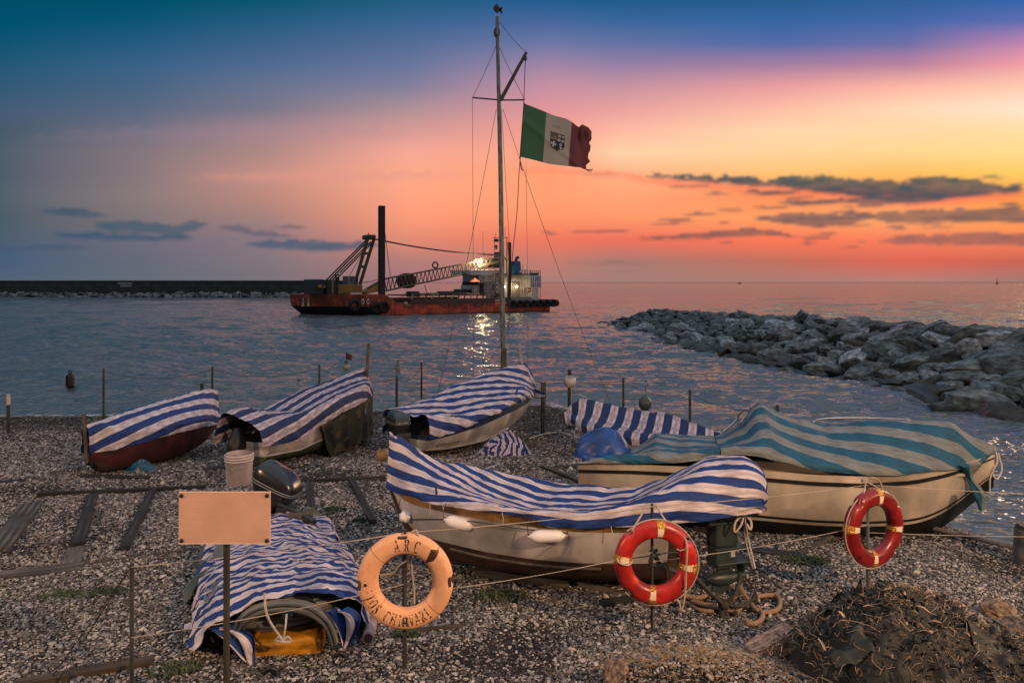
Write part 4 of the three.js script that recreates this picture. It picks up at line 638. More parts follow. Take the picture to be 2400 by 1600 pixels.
// ---------------------------------------------------------------- boat G: inflatable dinghy, bow towards us
{
  const S = [-3.02, 8.55], B = [-1.86, 5.62], F = frame(S, B, 1, [[-0.05, 0.6], [0, 0.62], [0.5, 0.74], [0.8, 0.72], [0.95, 0.5], [1, 0.3]]);
  const gy = (t, w = 0) => { const p = F.P(t, w, 0); return groundH(p.x, -p.z); };
  const b = thing('inflatable_dinghy', 'grey inflatable dinghy bow-up under a crumpled striped cover, black outboard behind', 'dinghy');
  const hyp = phys([0.2, 0.21, 0.2], { roughness: 0.55, map: mottleCol }), path = [];
  for (let i = 0; i <= 40; i++) { const a = i / 40; let t, w, up; if (a < 0.36) { t = mix(-0.12, 0.74, a / 0.36); w = -0.5; up = 0; } else if (a > 0.64) { t = mix(0.74, -0.12, (a - 0.64) / 0.36); w = 0.5; up = 0; } else { const q = (a - 0.36) / 0.28 * Math.PI; t = 0.74 + 0.2 * Math.sin(q); w = -0.5 * Math.cos(q); up = 0.07 * Math.pow(Math.sin(q), 0.7); } path.push(F.P(t, w * 0.98, gy(Math.min(t, 1), w) + 0.19 + up)); }
  part('tube', tube(path, 0.165, 120, 18), hyp, b);
  for (const s of [-1, 1]) part('tube_cone', rod(F.P(-0.12, 0.5 * s * 0.98, gy(0) + 0.19), F.P(-0.24, 0.5 * s, gy(0) + 0.21), 0.16, 0.05, 18), hyp, b);
  const strakePath = (o, dz) => path.slice(12, 29).map(p => p.clone().add(V(F.n[1] * 0, dz, 0)));
  for (const [k, dy] of [[0, -0.045], [1, 0.02], [2, 0.08]]) part('rubbing_strake', tube(path.slice(11, 30).map((p, i, A) => { const c = F.P(0.7, 0, p.y), o = p.clone().sub(c).setY(0).normalize(); return p.clone().addScaledVector(o, 0.158).add(V(0, dy, 0)); }), 0.022, 60, 8), k == 1 ? worn([0.09, 0.095, 0.09]) : hyp, b);
  part('floor', sheet(8, 16, (u, v) => { const t = mix(-0.05, 0.9, v), w = mix(-0.38, 0.38, u); return F.P(t, w, gy(t) + 0.12 + 0.1 * sstep(0.6, 0.9, t)); }), twosided(worn([0.05, 0.05, 0.05])), b);
  part('transom', box(0.8, 0.36, 0.05, V(0, 0, 0), 0.01), paleWood, b).position.copy(F.P(-0.02, 0, gy(0) + 0.24)); b.children[b.children.length - 1].rotation.y = Math.atan2(B[0] - S[0], -(B[1] - S[1])) + Math.PI;
  part('rowlock_board', box(0.3, 0.2, 0.03, V(0, 0, 0), 0.01), paleWood, b).position.copy(at(690, 1196, 8.35));
  const om = outboard(b, motorMats, 1.08, 0, false); om.rotation.order = 'YZX'; om.position.copy(at(622, 1170, 8.85)); om.rotation.set(0, Math.PI * 0.94, 0.3);
  part('tiller', merge([rod(at(640, 1158, 8.6), at(690, 1180, 8.4), 0.028), rod(at(690, 1180, 8.4), at(722, 1199, 8.25), 0.036)]), blackPlastic, b);
  // cover: stripes across the boat, hanging down both sides
  const side = [[-0.06, 0.16], [0.3, 0.1], [0.6, 0.06], [0.8, 0.05], [1.02, 0.3]];
  const topY = rowTable([-0.08, 0.1, 0.35, 0.6, 0.8, 0.95, 1.03], [0.36, 0.37, 0.4, 0.45, 0.47, 0.45, 0.38]);
  const hemY = rowTable([-0.08, 0.2, 0.5, 0.75, 0.9, 1.03], [0.2, 0.14, 0.08, 0.0, 0.02, 0.12]);
  const wid = rowTable([-0.08, 0.2, 0.6, 0.85, 0.97, 1.03], [0.58, 0.63, 0.66, 0.66, 0.6, 0.52]);
  const c = coverCloth(F, [
    { w: t => wid(t) + 0.1, y: t => gy(t, 0.8) + hemY(t) }, { w: t => wid(t) + 0.04, y: t => gy(t) + mix(hemY(t), topY(t), 0.55) }, { w: t => wid(t) * 0.82, y: t => gy(t) + topY(t) - 0.08 }, { w: t => wid(t) * 0.4, y: t => gy(t) + topY(t) + 0.02 }, { w: t => 0, y: t => gy(t) + topY(t) + 0.03 }, { w: t => -wid(t) * 0.4, y: t => gy(t) + topY(t) + 0.02 }, { w: t => -wid(t) * 0.82, y: t => gy(t) + topY(t) - 0.07 }, { w: t => -wid(t) - 0.04, y: t => gy(t) + mix(hemY(t), topY(t), 0.55) }, { w: t => -wid(t) - 0.12, y: t => gy(t, -0.8) + hemY(t) }],
    { t0: -0.05, t1: 1.005, nu: 120, nv: 76, stripe: 0.135, along: true, sd: 60, wrinkle: 0.03, hem: 0.03, wl: [3.2, 9] });
  // the stripes follow the folds of the loose cloth
  const uv = c.attributes.uv, ps = c.attributes.position; for (let i = 0; i < uv.count; i++) { const x = ps.getX(i), z = ps.getZ(i); uv.setX(i, uv.getX(i) + 0.95 * (fbm(x * 2.2 + 5, z * 3.2, 2, 3) - 0.5) + 0.35 * Math.sin(x * 4 + z)); }
  single('boat_cover', c, cloth(navyCloth), 'crumpled blue and white striped cover over the inflatable dinghy', 'boat cover');
  for (const [a, e, n] of [[[500, 1440, 5.45], [596, 1524, 5.35], 'broad striped end of the dinghy cover trailing on the shingle beside the sign post'], [[772, 1400, 5.6], [804, 1482, 5.52], 'narrow striped end of the dinghy cover hanging beside the pale lifebuoy']]) {
    const p0 = at(...a), p1 = at(...e), g = sheet(10, 20, (u, v) => { const p = p0.clone().lerp(p1, v), w = mix(0.2, 0.13, v) * (0.8 + 0.4 * Math.sin(v * 5)); p.x += (u - 0.5) * w + 0.05 * Math.sin(v * 4); p.z += 0.04 * Math.sin(u * 11 + v * 3); p.y += 0.03 * Math.sin(v * 6); return { p, uv: [u * 1.4 + 0.2, v * 0.5] }; });
    single('cover_end', thick(g, 0.006), cloth(navyCloth), n, 'cloth');
  }
  // grey loose flaps of the dinghy on either side
  const flapM = twosided(phys([0.12, 0.15, 0.14], { roughness: 0.5, map: mottleCol }));
  part('side_flap', sheet(16, 12, (u, v) => { const t = mix(0.0, 0.55, u), w = 0.58 + 0.26 * v + 0.05 * Math.sin(u * 9); return F.P(t, w, gy(t, 0.8) + 0.3 - 0.26 * v + 0.06 * Math.sin(u * 7 + v * 3)); }), flapM, b);
  part('side_flap', sheet(16, 12, (u, v) => { const t = mix(0.25, 0.75, u), w = -0.62 - 0.18 * v - 0.06 * Math.sin(u * 8); return F.P(t, w, gy(t, -0.8) + 0.34 - 0.3 * v + 0.05 * Math.sin(u * 7 + v * 2)); }), flapM, b);
  // the arched lip of the bow and an added inward sheet that keeps its opening in shade
  const arch = (pts, d) => pts.map(q => at(q[0], q[1], d)), outer = arch([[526, 1482], [538, 1428], [580, 1390], [652, 1373], [720, 1383], [764, 1420], [780, 1474]], 5.5), inner = arch([[548, 1482], [562, 1444], [600, 1415], [650, 1405], [708, 1413], [746, 1441], [760, 1474]], 5.46), oc = new THREE.CatmullRomCurve3(outer), ic = new THREE.CatmullRomCurve3(inner);
  part('bow_lip', sheet(60, 12, (u, v) => { const p = oc.getPoint(u).lerp(ic.getPoint(u), v); p.z += 0.05 * Math.sin(v * Math.PI) + 0.016 * Math.cos(v * Math.PI * 6); return p; }), twosided(phys([0.24, 0.24, 0.21], { roughness: 0.55, map: mottleCol })), b);
  for (const k of [0.28, 0.66]) part('rubbing_strake', tube([...Array(13).keys()].map(i => oc.getPoint(i / 12).lerp(ic.getPoint(i / 12), k).add(V(0, 0, 0.055))), 0.012, 60, 8), worn([0.07, 0.075, 0.07]), b);
  part('bow_shade_tunnel', sheet(40, 8, (u, v) => { const p = ic.getPoint(u), c = at(654, 1478, 5.55); p.lerp(c, 0.35 * v); return p.add(F.P(0.6, 0, 0).sub(F.P(0.94, 0, 0)).setY(0).multiplyScalar(v)).add(V(0, 0, -0.02)); }), twosided(hyp), b);
  part('bow_eye', box(0.09, 0.045, 0.05, at(660, 1414, 5.46), 0.01), blackPlastic, b);
  // a yellow float under the bow
  const yb = thing('yellow_float', 'bright yellow hollow plastic float tied under the bow of the dinghy', 'float', at(658, 1478, 5.62));
  part('body', new RoundedBoxGeometry(0.6, 0.18, 0.26, 4, 0.06).rotateZ(0.09).rotateY(0.1), phys([0.62, 0.27, 0.012], { roughness: 0.4, map: mottleCol }), yb);
  part('end_cap', new RoundedBoxGeometry(0.07, 0.195, 0.275, 3, 0.06).rotateZ(0.09).translate(-0.245, -0.02, 0.01), phys([0.4, 0.17, 0.01], { roughness: 0.5 }), yb);
  single('dinghy_rope', merge([tube([at(607, 1362, 5.2), at(612, 1410, 5.2), at(640, 1458, 5.28), at(650, 1468, 5.3)], 0.009, 30, 6), tube([at(658, 1410, 5.35), at(655, 1440, 5.3), at(650, 1468, 5.3)], 0.008, 16, 6), tube([at(632, 1470, 5.3), at(642, 1462, 5.28), at(650, 1470, 5.28), at(660, 1462, 5.28), at(668, 1472, 5.3), at(650, 1474, 5.27), at(632, 1470, 5.3)], 0.009, 30, 6)]), whiteRope, 'pale knotted rope over the bow of the inflatable dinghy', 'rope');
  single('cover_lashing', merge([tube([at(684, 1282, 6.35), at(680, 1315, 6.2), at(676, 1356, 5.9)], 0.005, 14, 5), tube([at(730, 1290, 6.4), at(705, 1325, 6.15), at(677, 1356, 5.9)], 0.005, 14, 5), tube([at(677, 1356, 5.9), at(720, 1335, 6.2), at(800, 1333, 6.4)], 0.004, 16, 5)]), whiteRope, 'thin white cords lashed over the top of the dinghy cover', 'rope');
}
// ---------------------------------------------------------------- the work barge with its crane
{
  const C0 = [-21.5, 101], SX = 0.82, SD = 0.5724, turn = Math.atan2(SD, SX);
  // z1, z7: points of two enlargements of the frame; off: metres in from the near side. Result in the barge's own frame (x aft, y up, z towards us)
  const place = (px, py, off) => { const k = (px - CX) / FOC, q = (k * (C0[1] + SX * off) - C0[0] + SD * off) / (SX - SD * k), d = C0[1] + SD * q + SX * off; return V(q, EYE - (py - HY) * d / FOC, -off); };
  const z1 = (x, y, off = 0) => place((660 + x / 3.4588) * 0.98, (460 + y / 3.4588) * 0.98, off), z7 = (x, y, off = 0) => place((1060 + x / 7.127) * 0.98, (540 + y / 7.127) * 0.98, off);
  const base = V(C0[0], 0, -C0[1]), home = (n, l, c, g) => thing(n, l, c, base, turn, g);
  const rust = std(0xffffff, { map: rep(rustCol, 0.16, 0.22), roughness: 0.75 }), hullBlack = worn([0.014, 0.016, 0.017], { roughness: 0.6 }), shipWhite = worn([0.8, 0.8, 0.8], { map: rep(streakCol, 0.25) }), shipGrey = worn([0.3, 0.31, 0.32]), dkGreen = worn([0.02, 0.05, 0.055], { map: rep(streakCol, 0.3) }), yellow = worn([0.36, 0.25, 0.07], { map: rep(streakCol, 0.3) }), spudM = worn([0.02, 0.022, 0.026], { roughness: 0.7 }), rubber = std([0.012, 0.012, 0.013], { roughness: 0.9 }), latticeM = worn([0.15, 0.12, 0.09]), funnelBlue = worn([0.012, 0.12, 0.28]), deckM = worn([0.09, 0.06, 0.05]), paleMark = worn([0.62, 0.5, 0.36]), glassM = phys([0.02, 0.03, 0.04], { roughness: 0.08 });
  function prism(a, ya, b, yb) {                             // between two outlines [x, z] of as many corners
    const n = a.length, tris = []; const A = a.map(q => V(q[0], ya, q[1])), Bq = b.map(q => V(q[0], yb, q[1]));
    for (let i = 0; i < n; i++) { const j = (i + 1) % n; tris.push(A[i], Bq[i], Bq[j], A[i], Bq[j], A[j]); }
    for (let i = 1; i < n - 1; i++) tris.push(A[0], A[i], A[i + 1], Bq[0], Bq[i + 1], Bq[i]);
    const g = new THREE.BufferGeometry().setFromPoints(tris); g.computeVertexNormals(); return boxUV(g);
  }
  const boxAt = (p0, p1, depth, r = 0.03) => { const x0 = Math.min(p0.x, p1.x), x1 = Math.max(p0.x, p1.x), y0 = Math.min(p0.y, p1.y), y1 = Math.max(p0.y, p1.y); return box(x1 - x0, y1 - y0, depth, V((x0 + x1) / 2, (y0 + y1) / 2, Math.max(p0.z, p1.z) - depth / 2), r); };
  const ship = home('work_barge', 'rust red work barge with black raked bow, spud poles and white deckhouse at anchor', 'barge');
  const LEN = z1(2175, 900).x, yTop = 3.3, yKn = 1.5, yLow = 1.62, q1 = z1(840, 800).x, W = 14;
  const bowTop = [[-0.3, 0.02], [q1, 0.02], [q1, -W], [-5.5, -W], [-8.1, -10.9]];
  const bowKn = [[0, 0], [q1, 0], [q1, -W], [-5.2, -W], [-7.8, -10.9]], bowWl = [[1.8, 0], [q1, 0], [q1, -W], [-1.8, -W], [-5.0, -10.7]];
  part('bow_hull', prism(bowKn, yKn, bowTop, yTop), rust, ship);
  part('bow_rake', prism(bowWl.map(q => [q[0], q[1]]), -0.9, bowKn, yKn - 0.003), hullBlack, ship);
  part('side_hull', prism([[2.4, 0.03], [LEN, 0.03], [LEN, -W], [2.4, -W]], 0.22, [[0.1, 0.03], [LEN, 0.03], [LEN, -W], [0.1, -W]], yLow), rust, ship);
  part('boot_topping', prism([[3.0, 0.02], [LEN - 0.5, 0.02], [LEN - 0.5, -W + 0.1], [3, -W + 0.1]], -0.9, [[2.5, 0.025], [LEN, 0.025], [LEN, -W + 0.05], [2.5, -W + 0.05]], 0.22), hullBlack, ship);
  // the plate that steps down from the high bow, and the open rail of the well
  const pl = new THREE.Shape([[q1, yTop], [q1 + 2.6, yLow], [q1, yLow]].map(q => new THREE.Vector2(...q)));
  part('bulwark_plate', boxUV(new THREE.ExtrudeGeometry(pl, { depth: 0.12, bevelEnabled: false })).translate(0, 0, -0.1), rust, ship);
  const wA = z1(1060, 850).x, wB = z1(1745, 850).x, yW = yLow + 1.75;
  part('hopper_coaming', merge([box(wB - wA, 0.9, 0.25, V((wA + wB) / 2, yLow + 0.45, -0.6), 0.03), box(wB - wA, 0.9, 0.25, V((wA + wB) / 2, yLow + 0.45, -W + 0.8), 0.03)]), deckM, ship);
  part('top_rail', box(wB - wA + 0.4, 0.14, 0.3, V((wA + wB) / 2, yW, -0.4), 0.03), deckM, ship);
  for (let i = 0; i <= 13; i++) { const x = mix(wA + 0.1, wB - 0.1, i / 13); part('stanchion', bar(V(x, yLow + 0.9, -0.55), V(x + 0.25, yW, -0.42), 0.14, 0.2), i % 3 ? deckM : paleMark, ship); }
  part('deck_plank', box(wB - wA - 2, 0.2, W - 5, V((wA + wB) / 2, yLow + 1.4, -W / 2), 0.03), worn([0.06, 0.08, 0.08]), ship);
  // spud poles in their wells
  const spud = (a, b, off) => { const p = z1(a[0], a[1], off), q = z1(b[0], a[1], off), yb = -3; return box(q.x - p.x, p.y - yb, q.x - p.x, V((p.x + q.x) / 2, (p.y + yb) / 2, -off), 0.05); };
  part('spud_pole', spud([789, 75], [831, 75], 0.9), spudM, ship);
  part('spud_pole', (() => { const p = z7(929, 195, 1.2), q = z7(972, 195, 1.2); return box(q.x - p.x, p.y + 3, q.x - p.x, V((p.x + q.x) / 2, (p.y - 3) / 2, -1.2), 0.05); })(), spudM, ship);
  const sg = z1(832, 890, 0.4); part('spud_stripe', box(0.12, 1.9, 0.06, V(sg.x + 0.05, 0.95, 0.06), 0.01), worn([0.7, 0.2, 0.04]), ship);
  // tyres as fenders
  const tyre = (p, r) => { const m = part('tyre_fender', new THREE.TorusGeometry(r * 0.68, r * 0.34, 10, 22), rubber, ship); m.position.copy(p); };
  tyre(z1(590, 882, -0.25), 0.95); tyre(z1(772, 905, -0.3), 0.95); tyre(z1(830, 898, -0.55), 0.95);
  const f0 = z1(1845, 880), f1 = z1(2205, 882);
  part('stern_fender', rod(V(f0.x, 1.45, -0.3), V(f1.x + 0.8, 1.45, -0.3), 0.62, 0.62, 16), rubber, ship);
  part('stern_fender', rod(V(f1.x + 0.8, 1.45, -0.3), V(f1.x + 0.8, 1.45, -W), 0.62, 0.62, 16), rubber, ship);
  part('stern_fender', new THREE.SphereGeometry(0.62, 14, 10).translate(f1.x + 0.8, 1.45, -0.3), rubber, ship);
  for (let i = 0; i < 7; i++) { const x = mix(f0.x + 0.4, f1.x - 0.4, i / 6); const m = part('tyre_fender', new THREE.TorusGeometry(0.5, 0.2, 8, 18), rubber, ship); m.position.set(x, 1.5, 0.45); }
  // draught numerals, pale marks and the faint name
  const marks = (txt, w, h, px) => { const cv = document.createElement('canvas'); cv.width = 128; cv.height = 64; const c = cv.getContext('2d'); c.clearRect(0, 0, 128, 64); return cv; };
  const numM = worn([0.75, 0.6, 0.56]);
  const pN = z1(657, 854); for (const [dx] of [[0], [0.8]]) { const t = part('draught_mark', new THREE.TorusGeometry(0.24, 0.08, 8, 18).scale(0.8, 1.35, 1), numM, ship); t.position.set(pN.x + dx, pN.y, 0.06); }
  for (const [dx, h] of [[0, 1.35], [0.75, 1.35]]) { const s = new THREE.Shape([[0, 0], [0.55, 0], [0.42, h], [0.3, h]].map(q => new THREE.Vector2(...q))); const a = V(-7.8, 0, -10.9), d = V(7.8, 0, 10.9).normalize(), m = part('painted_mark', boxUV(new THREE.ExtrudeGeometry(s, { depth: 0.05, bevelEnabled: false })), paleMark, ship); const pos = a.clone().addScaledVector(d, 2.0 + dx * 1.3); m.position.set(pos.x - 0.12, 1.45, pos.z + 0.06); m.rotation.y = -Math.atan2(d.z, d.x); }
  const nameP = z1(1360, 897), nameE = z1(1560, 897);
  for (let i = 0; i < 8; i++) { const x = mix(nameP.x, nameE.x, i / 7); part('name_letter', merge(i % 3 == 1 ? [box(0.1, 0.7, 0.03, V(x - 0.2, nameP.y, 0.05), 0), box(0.1, 0.7, 0.03, V(x + 0.2, nameP.y, 0.05), 0), box(0.4, 0.1, 0.03, V(x, nameP.y + 0.3, 0.052), 0)] : i % 3 ? [box(0.1, 0.7, 0.03, V(x - 0.15, nameP.y, 0.05), 0), box(0.4, 0.1, 0.03, V(x, nameP.y - 0.3, 0.052), 0)] : [box(0.1, 0.7, 0.03, V(x, nameP.y, 0.05), 0), box(0.45, 0.1, 0.03, V(x, nameP.y + 0.3, 0.052), 0)]), hullBlack, ship); }
  // deckhouse
  const block = (n, a, b, off, dep, m) => part(n, boxAt(z7(a[0], a[1], off), z7(b[0], b[1], off), dep), m, ship);
  const bridge = block('wheelhouse', [445, 745], [800, 1045], 4.5, 5.5, shipWhite);
  block('wheelhouse_roof', [312, 655], [805, 748], 3.8, 7, shipWhite);
  block('side_cabin', [340, 915], [445, 1050], 4.2, 4, shipWhite);
  block('deck_store', [530, 838], [716, 1090], 3.0, 1.4, shipGrey);
  block('aft_house', [870, 730], [1310, 1160], 5.2, 6, shipWhite);
  block('aft_roof', [700, 718], [1280, 738], 3.4, 9, spudM);
  const fw = block('upper_store', [1306, 748], [1486, 955], 3.4, 5, shipWhite);
  block('lower_store', [1335, 965], [1440, 1185], 3.6, 4.4, shipWhite);
  for (let i = 0; i < 5; i++) { const p = z7(1322 + i * 36, 850, 3.36), t = z7(1322, 752, 3.36), o = z7(1322, 950, 3.36); part('corrugation', box(0.07, t.y - o.y, 0.07, V(p.x, (t.y + o.y) / 2, p.z), 0.01), shipGrey, ship); }
  for (const [x, y, w, h] of [[528, 796, 14, 26], [575, 940, 10, 20], [1420, 795, 12, 20], [680, 950, 24, 90]]) { const p = z7(x, y, x < 700 && y < 900 ? 4.4 : x > 1300 ? 3.3 : 2.95), k = 0.0092; const wd = part('window', box(w * 0.0095, h * 0.0095, 0.05, p, 0.01), glassM, ship); part('frame', box(w * 0.0095 + 0.08, h * 0.0095 + 0.08, 0.03, V(p.x, p.y, p.z - 0.01), 0.01), shipGrey, wd); }
  for (let i = 0; i < 3; i++) { const p = z7(630, 775 + i * 22, 4.42); part('louvre', box(0.55, 0.07, 0.05, p, 0.01), shipGrey, ship); }
  block('doorway', [1000, 850], [1130, 1130], 5.15, 0.1, worn([0.25, 0.23, 0.2]));
  block('ladder_frame', [1195, 740], [1203, 1180], 3.4, 0.12, shipWhite); block('ladder_frame', [1255, 960], [1263, 1180], 3.4, 0.12, shipWhite); block('ladder_frame', [1470, 960], [1476, 1180], 3.4, 0.12, shipGrey);
  block('side_bulwark', [870, 1115], [1330, 1180], 1.6, 0.15, shipGrey);
  const fu = part('funnel', prism([[-0.95, 0.6], [0.75, 0.6], [0.75, -1.2], [-0.95, -1.2]], 0, [[-0.7, 0.45], [0.65, 0.45], [0.65, -1], [-0.7, -1]], z7(1070, 512, 6).y - z7(1070, 725, 6).y), funnelBlue, ship); fu.position.copy(z7(1066, 725, 6));
  const ex = z7(1075, 505, 6.3); part('exhaust', tube([ex.clone().add(V(-0.1, -0.2, 0)), ex.clone().add(V(0, 0.45, 0)), ex.clone().add(V(0.4, 0.65, 0))], 0.26, 14, 10), spudM, fu); fu.children[0].position.copy(fu.position).negate();
  const railing = (a, b, off, n) => { for (let i = 0; i <= n; i++) part('railing_post', rod(z7(mix(a[0], b[0], i / n), a[1], off), z7(mix(a[0], b[0], i / n), b[1], off), 0.05), shipGrey, ship); for (const k of [0, 0.45]) part('railing_bar', rod(z7(a[0], mix(a[1], b[1], k), off), z7(b[0], mix(a[1], b[1], k), off), 0.045), shipGrey, ship); };
  railing([1310, 672], [1474, 745], 3.5, 5); railing([1115, 668], [1300, 738], 3.5, 4);
  for (const x of [1345, 1425]) block('vent_box', [x - 20, 712], [x + 20, 748], 3.7, 0.8, spudM);
  part('radar_arm', rod(z7(1170, 690, 5), z7(1182, 580, 5), 0.06), shipGrey, ship); part('searchlight', new THREE.SphereGeometry(0.24, 10, 8).translate(...z7(1160, 690, 5).toArray()), shipWhite, ship); part('searchlight', new THREE.SphereGeometry(0.26, 10, 8).translate(...z7(1222, 650, 5).toArray()), shipWhite, ship); part('lamp_post', rod(z7(1222, 655, 5), z7(1225, 735, 5), 0.05), shipGrey, ship);
  // signal mast over the wheelhouse
  part('signal_mast', merge([rod(z7(905, 740, 6), z7(905, 110, 6), 0.07, 0.05), rod(z7(702, 650, 6), z7(702, 120, 6), 0.06, 0.04), rod(z7(670, 120, 6), z7(930, 118, 6), 0.05), rod(z7(930, 118, 6), z7(930, 200, 6), 0.04), rod(z7(722, 120, 6), z7(722, 40, 6), 0.03), rod(z7(882, 118, 6), z7(882, -60, 6), 0.03), rod(z7(512, 370, 6), z7(512, 20, 6), 0.03)]), spudM, ship);
  for (const [x, y, r] of [[735, 165, 0.55], [728, 262, 0.42], [735, 300, 0.3]]) part('radar', box(r * 1.6, r, r * 0.6, z7(x, y, 6), 0.06), spudM, ship);
  // lattice tower that carries the jib end
  const tw = []; for (const x of [718, 782]) for (const o of [3.2, 5.2]) tw.push(rod(z7(x, 1100, o), z7(x, 650, o), 0.07)); for (let i = 0; i < 6; i++) { const a = 650 + i * 75; tw.push(rod(z7(718, a, 3.2), z7(782, a + 75, 3.2), 0.05), rod(z7(782, a, 3.2), z7(718, a + 75, 3.2), 0.05)); }
  part('lattice_tower', merge(tw), latticeM, ship);
  // odds and ends on the deck
  for (const [a, b, o, d, m, n] of [[[1045, 770], [1125, 815], 3, 2, rubber, 'rubber_heap'], [[1210, 780], [1278, 806], 2.5, 2, paleMark, 'crate'], [[1310, 770], [1440, 792], 3.5, 2.5, rubber, 'pipe_stack'], [[1445, 752], [1548, 780], 4.0, 2.4, dkGreen, 'winch'], [[1000, 855], [1026, 884], 0.5, 0.8, worn([0.5, 0.42, 0.36]), 'float_ball']]) part(n, boxAt(z1(a[0], a[1], o), z1(b[0], b[1], o), d, 0.3), m, ship);
  part('bollard', merge([rod(z7(495, 1060, 1.6), z7(495, 900, 1.6), 0.42, 0.36, 12), box(0.9, 0.3, 0.5, z7(495, 880, 1.6), 0.1)]), spudM, ship);
  // lamps: a bulb, and a light of its size in it
  const lamp = (p, r, I, glow, col = [1, 0.72, 0.36]) => { const g = thing('ship_lamp', glow > 200 ? 'glaring yellow floodlight on the jib of the barge crane' : r > 0.18 ? 'warm lamp in the doorway of the barge deckhouse' : 'small warm lamp on the deckhouse by the spud pole', 'lamp', p.clone().applyAxisAngle(V(0, 1, 0), turn).add(base)); const m = part('bulb', new THREE.SphereGeometry(r, 14, 10), std([0, 0, 0], { emissive: new THREE.Color().setRGB(...col), emissiveIntensity: glow }), g); m.castShadow = false; part('housing', new THREE.CylinderGeometry(r * 1.1, r * 0.8, r * 0.7, 12).translate(0, r * 1.35, 0), spudM, g); const L = new THREE.PointLight(new THREE.Color().setRGB(...col), I); L.shadow.radius = r / 0.02; L.castShadow = true; g.add(L); };
  lamp(z1(1613, 523, 4.2), 0.22, 20, 520); lamp(z7(1075, 938, 4.4), 0.2, 4, 26); lamp(z7(874, 938, 4.4), 0.16, 3, 22);
  // lifeboat and its orange cover
  const lb = home('ship_lifeboat', 'small dark boat with orange tent cover on davits by the wheelhouse', 'lifeboat');
  const la = z7(165, 880, 3.5), le = z7(435, 880, 3.5), lm = la.clone().lerp(le, 0.5), ll = le.x - la.x;
  part('hull', sheet(20, 10, (u, v) => { const a = mix(0, Math.PI, v), w = 0.55 * Math.pow(Math.sin(u * Math.PI), 0.5); return V(mix(la.x, le.x, u), lm.y + 0.25 - Math.sin(a) * 0.55, lm.z + Math.cos(a) * w); }), twosided(hullBlack), lb);
  part('cover', sheet(16, 8, (u, v) => { const x = mix(z7(280, 0, 3.5).x, le.x, u), h = 0.72 * (1 - Math.abs(u - 0.6) * 1.5), a = mix(-1, 1, v); return V(x, lm.y + 0.25 + Math.max(0, h) * (1 - Math.abs(a)), lm.z + a * 0.62); }), twosided(worn([0.75, 0.09, 0.03])), lb);
  part('davit', merge([rod(z7(375, 820, 3.6), z7(372, 740, 3.6), 0.05), rod(z7(372, 755, 3.6), z7(440, 840, 3.6), 0.07), rod(z7(395, 860, 3.6), z7(395, 915, 3.6), 0.05)]), spudM, lb);
  const rg = home('ship_lifebuoy', 'orange lifebuoy on the aft deckhouse of the barge', 'lifebuoy'); part('ring', new THREE.TorusGeometry(0.34, 0.12, 10, 22).translate(...z7(1290, 998, 3.2).toArray()), worn([0.8, 0.16, 0.05]), rg);
  // containers on the bow
  for (const [x0, x1, y0, l] of [[265, 336, 672, 'dark green container at the bow end of the barge'], [365, 440, 675, 'dark green container with a yellow rung ladder on the barge']]) {
    const c = home('shipping_container', l, 'container', 'containers on the barge bow'), a = z1(x0, y0, 5), e = z1(x1, 0, 5); const y1 = a.y, y0_ = yTop;
    part('body', box(e.x - a.x, y1 - y0_, 5, V((a.x + e.x) / 2, (y1 + y0_) / 2, -7.5), 0.04), dkGreen, c);
    for (let i = 1; i < 7; i++) part('rib', box(0.08, y1 - y0_ - 0.3, 0.06, V(mix(a.x, e.x, i / 7), (y1 + y0_) / 2, -4.98), 0.01), dkGreen, c);
    if (x0 > 300) for (let i = 0; i < 6; i++) part('ladder_rung', box(0.3, 0.28, 0.06, V(z1(412, 0, 5).x, mix(y0_ + 0.25, y1 - 0.3, i / 5), -4.95), 0.02), yellow, c);
  }
  const gr = home('yellow_grab', 'yellow grab lying between the two dark containers on the barge', 'grab'); part('jaw', boxAt(z1(300, 715, 4.3), z1(330, 750, 4.3), 0.8, 0.25), yellow, gr); part('jaw', boxAt(z1(332, 722, 4.3), z1(358, 748, 4.3), 0.8, 0.25), yellow, gr); part('shank', rod(z1(335, 730, 4.3), z1(352, 690, 4.5), 0.14, 0.1), spudM, gr);
  // the crane
  const cr = home('deck_crane', 'deck crane with a long lattice jib, tall gantry and yellow house on the barge', 'crane');
  const gm = worn([0.06, 0.07, 0.045]), J0 = 5.4, J1 = 7.0;
  part('house', boxAt(z1(462, 716, 4.5), z1(656, 788, 4.5), 5, 0.06), yellow, cr);
  for (let i = 1; i < 9; i++) { const a = z1(mix(462, 656, i / 9), 750, 4.46), t = z1(462, 722, 4.46).y, o = z1(462, 784, 4.46).y; part('house_rib', box(0.06, t - o, 0.06, V(a.x, (t + o) / 2, a.z), 0.01), yellow, cr); }
  part('base_box', boxAt(z1(560, 781, 4.2), z1(650, 795, 4.2), 0.4, 0.02), shipWhite, cr);
  const cab = part('cab', boxAt(z1(538, 646, 5.2), z1(622, 716, 5.2), 2.4, 0.06), worn([0.2, 0.23, 0.25]), cr); part('window', boxAt(z1(556, 655, 5.16), z1(576, 690, 5.16), 0.1, 0.01), glassM, cab); part('window', boxAt(z1(590, 655, 5.16), z1(612, 690, 5.16), 0.1, 0.01), glassM, cab);
  part('side_machinery', boxAt(z1(440, 722, 5), z1(466, 790, 5), 3, 0.1), dkGreen, cr); part('exhaust_stack', boxAt(z1(452, 655, 6), z1(470, 722, 6), 0.8, 0.1), dkGreen, cr); part('work_light', new THREE.SphereGeometry(0.17, 10, 8).translate(...z1(461, 624, 6).toArray()), worn([0.85, 0.83, 0.8]), cr); part('light_pole', rod(z1(461, 628, 6), z1(461, 660, 6), 0.05), spudM, cr);
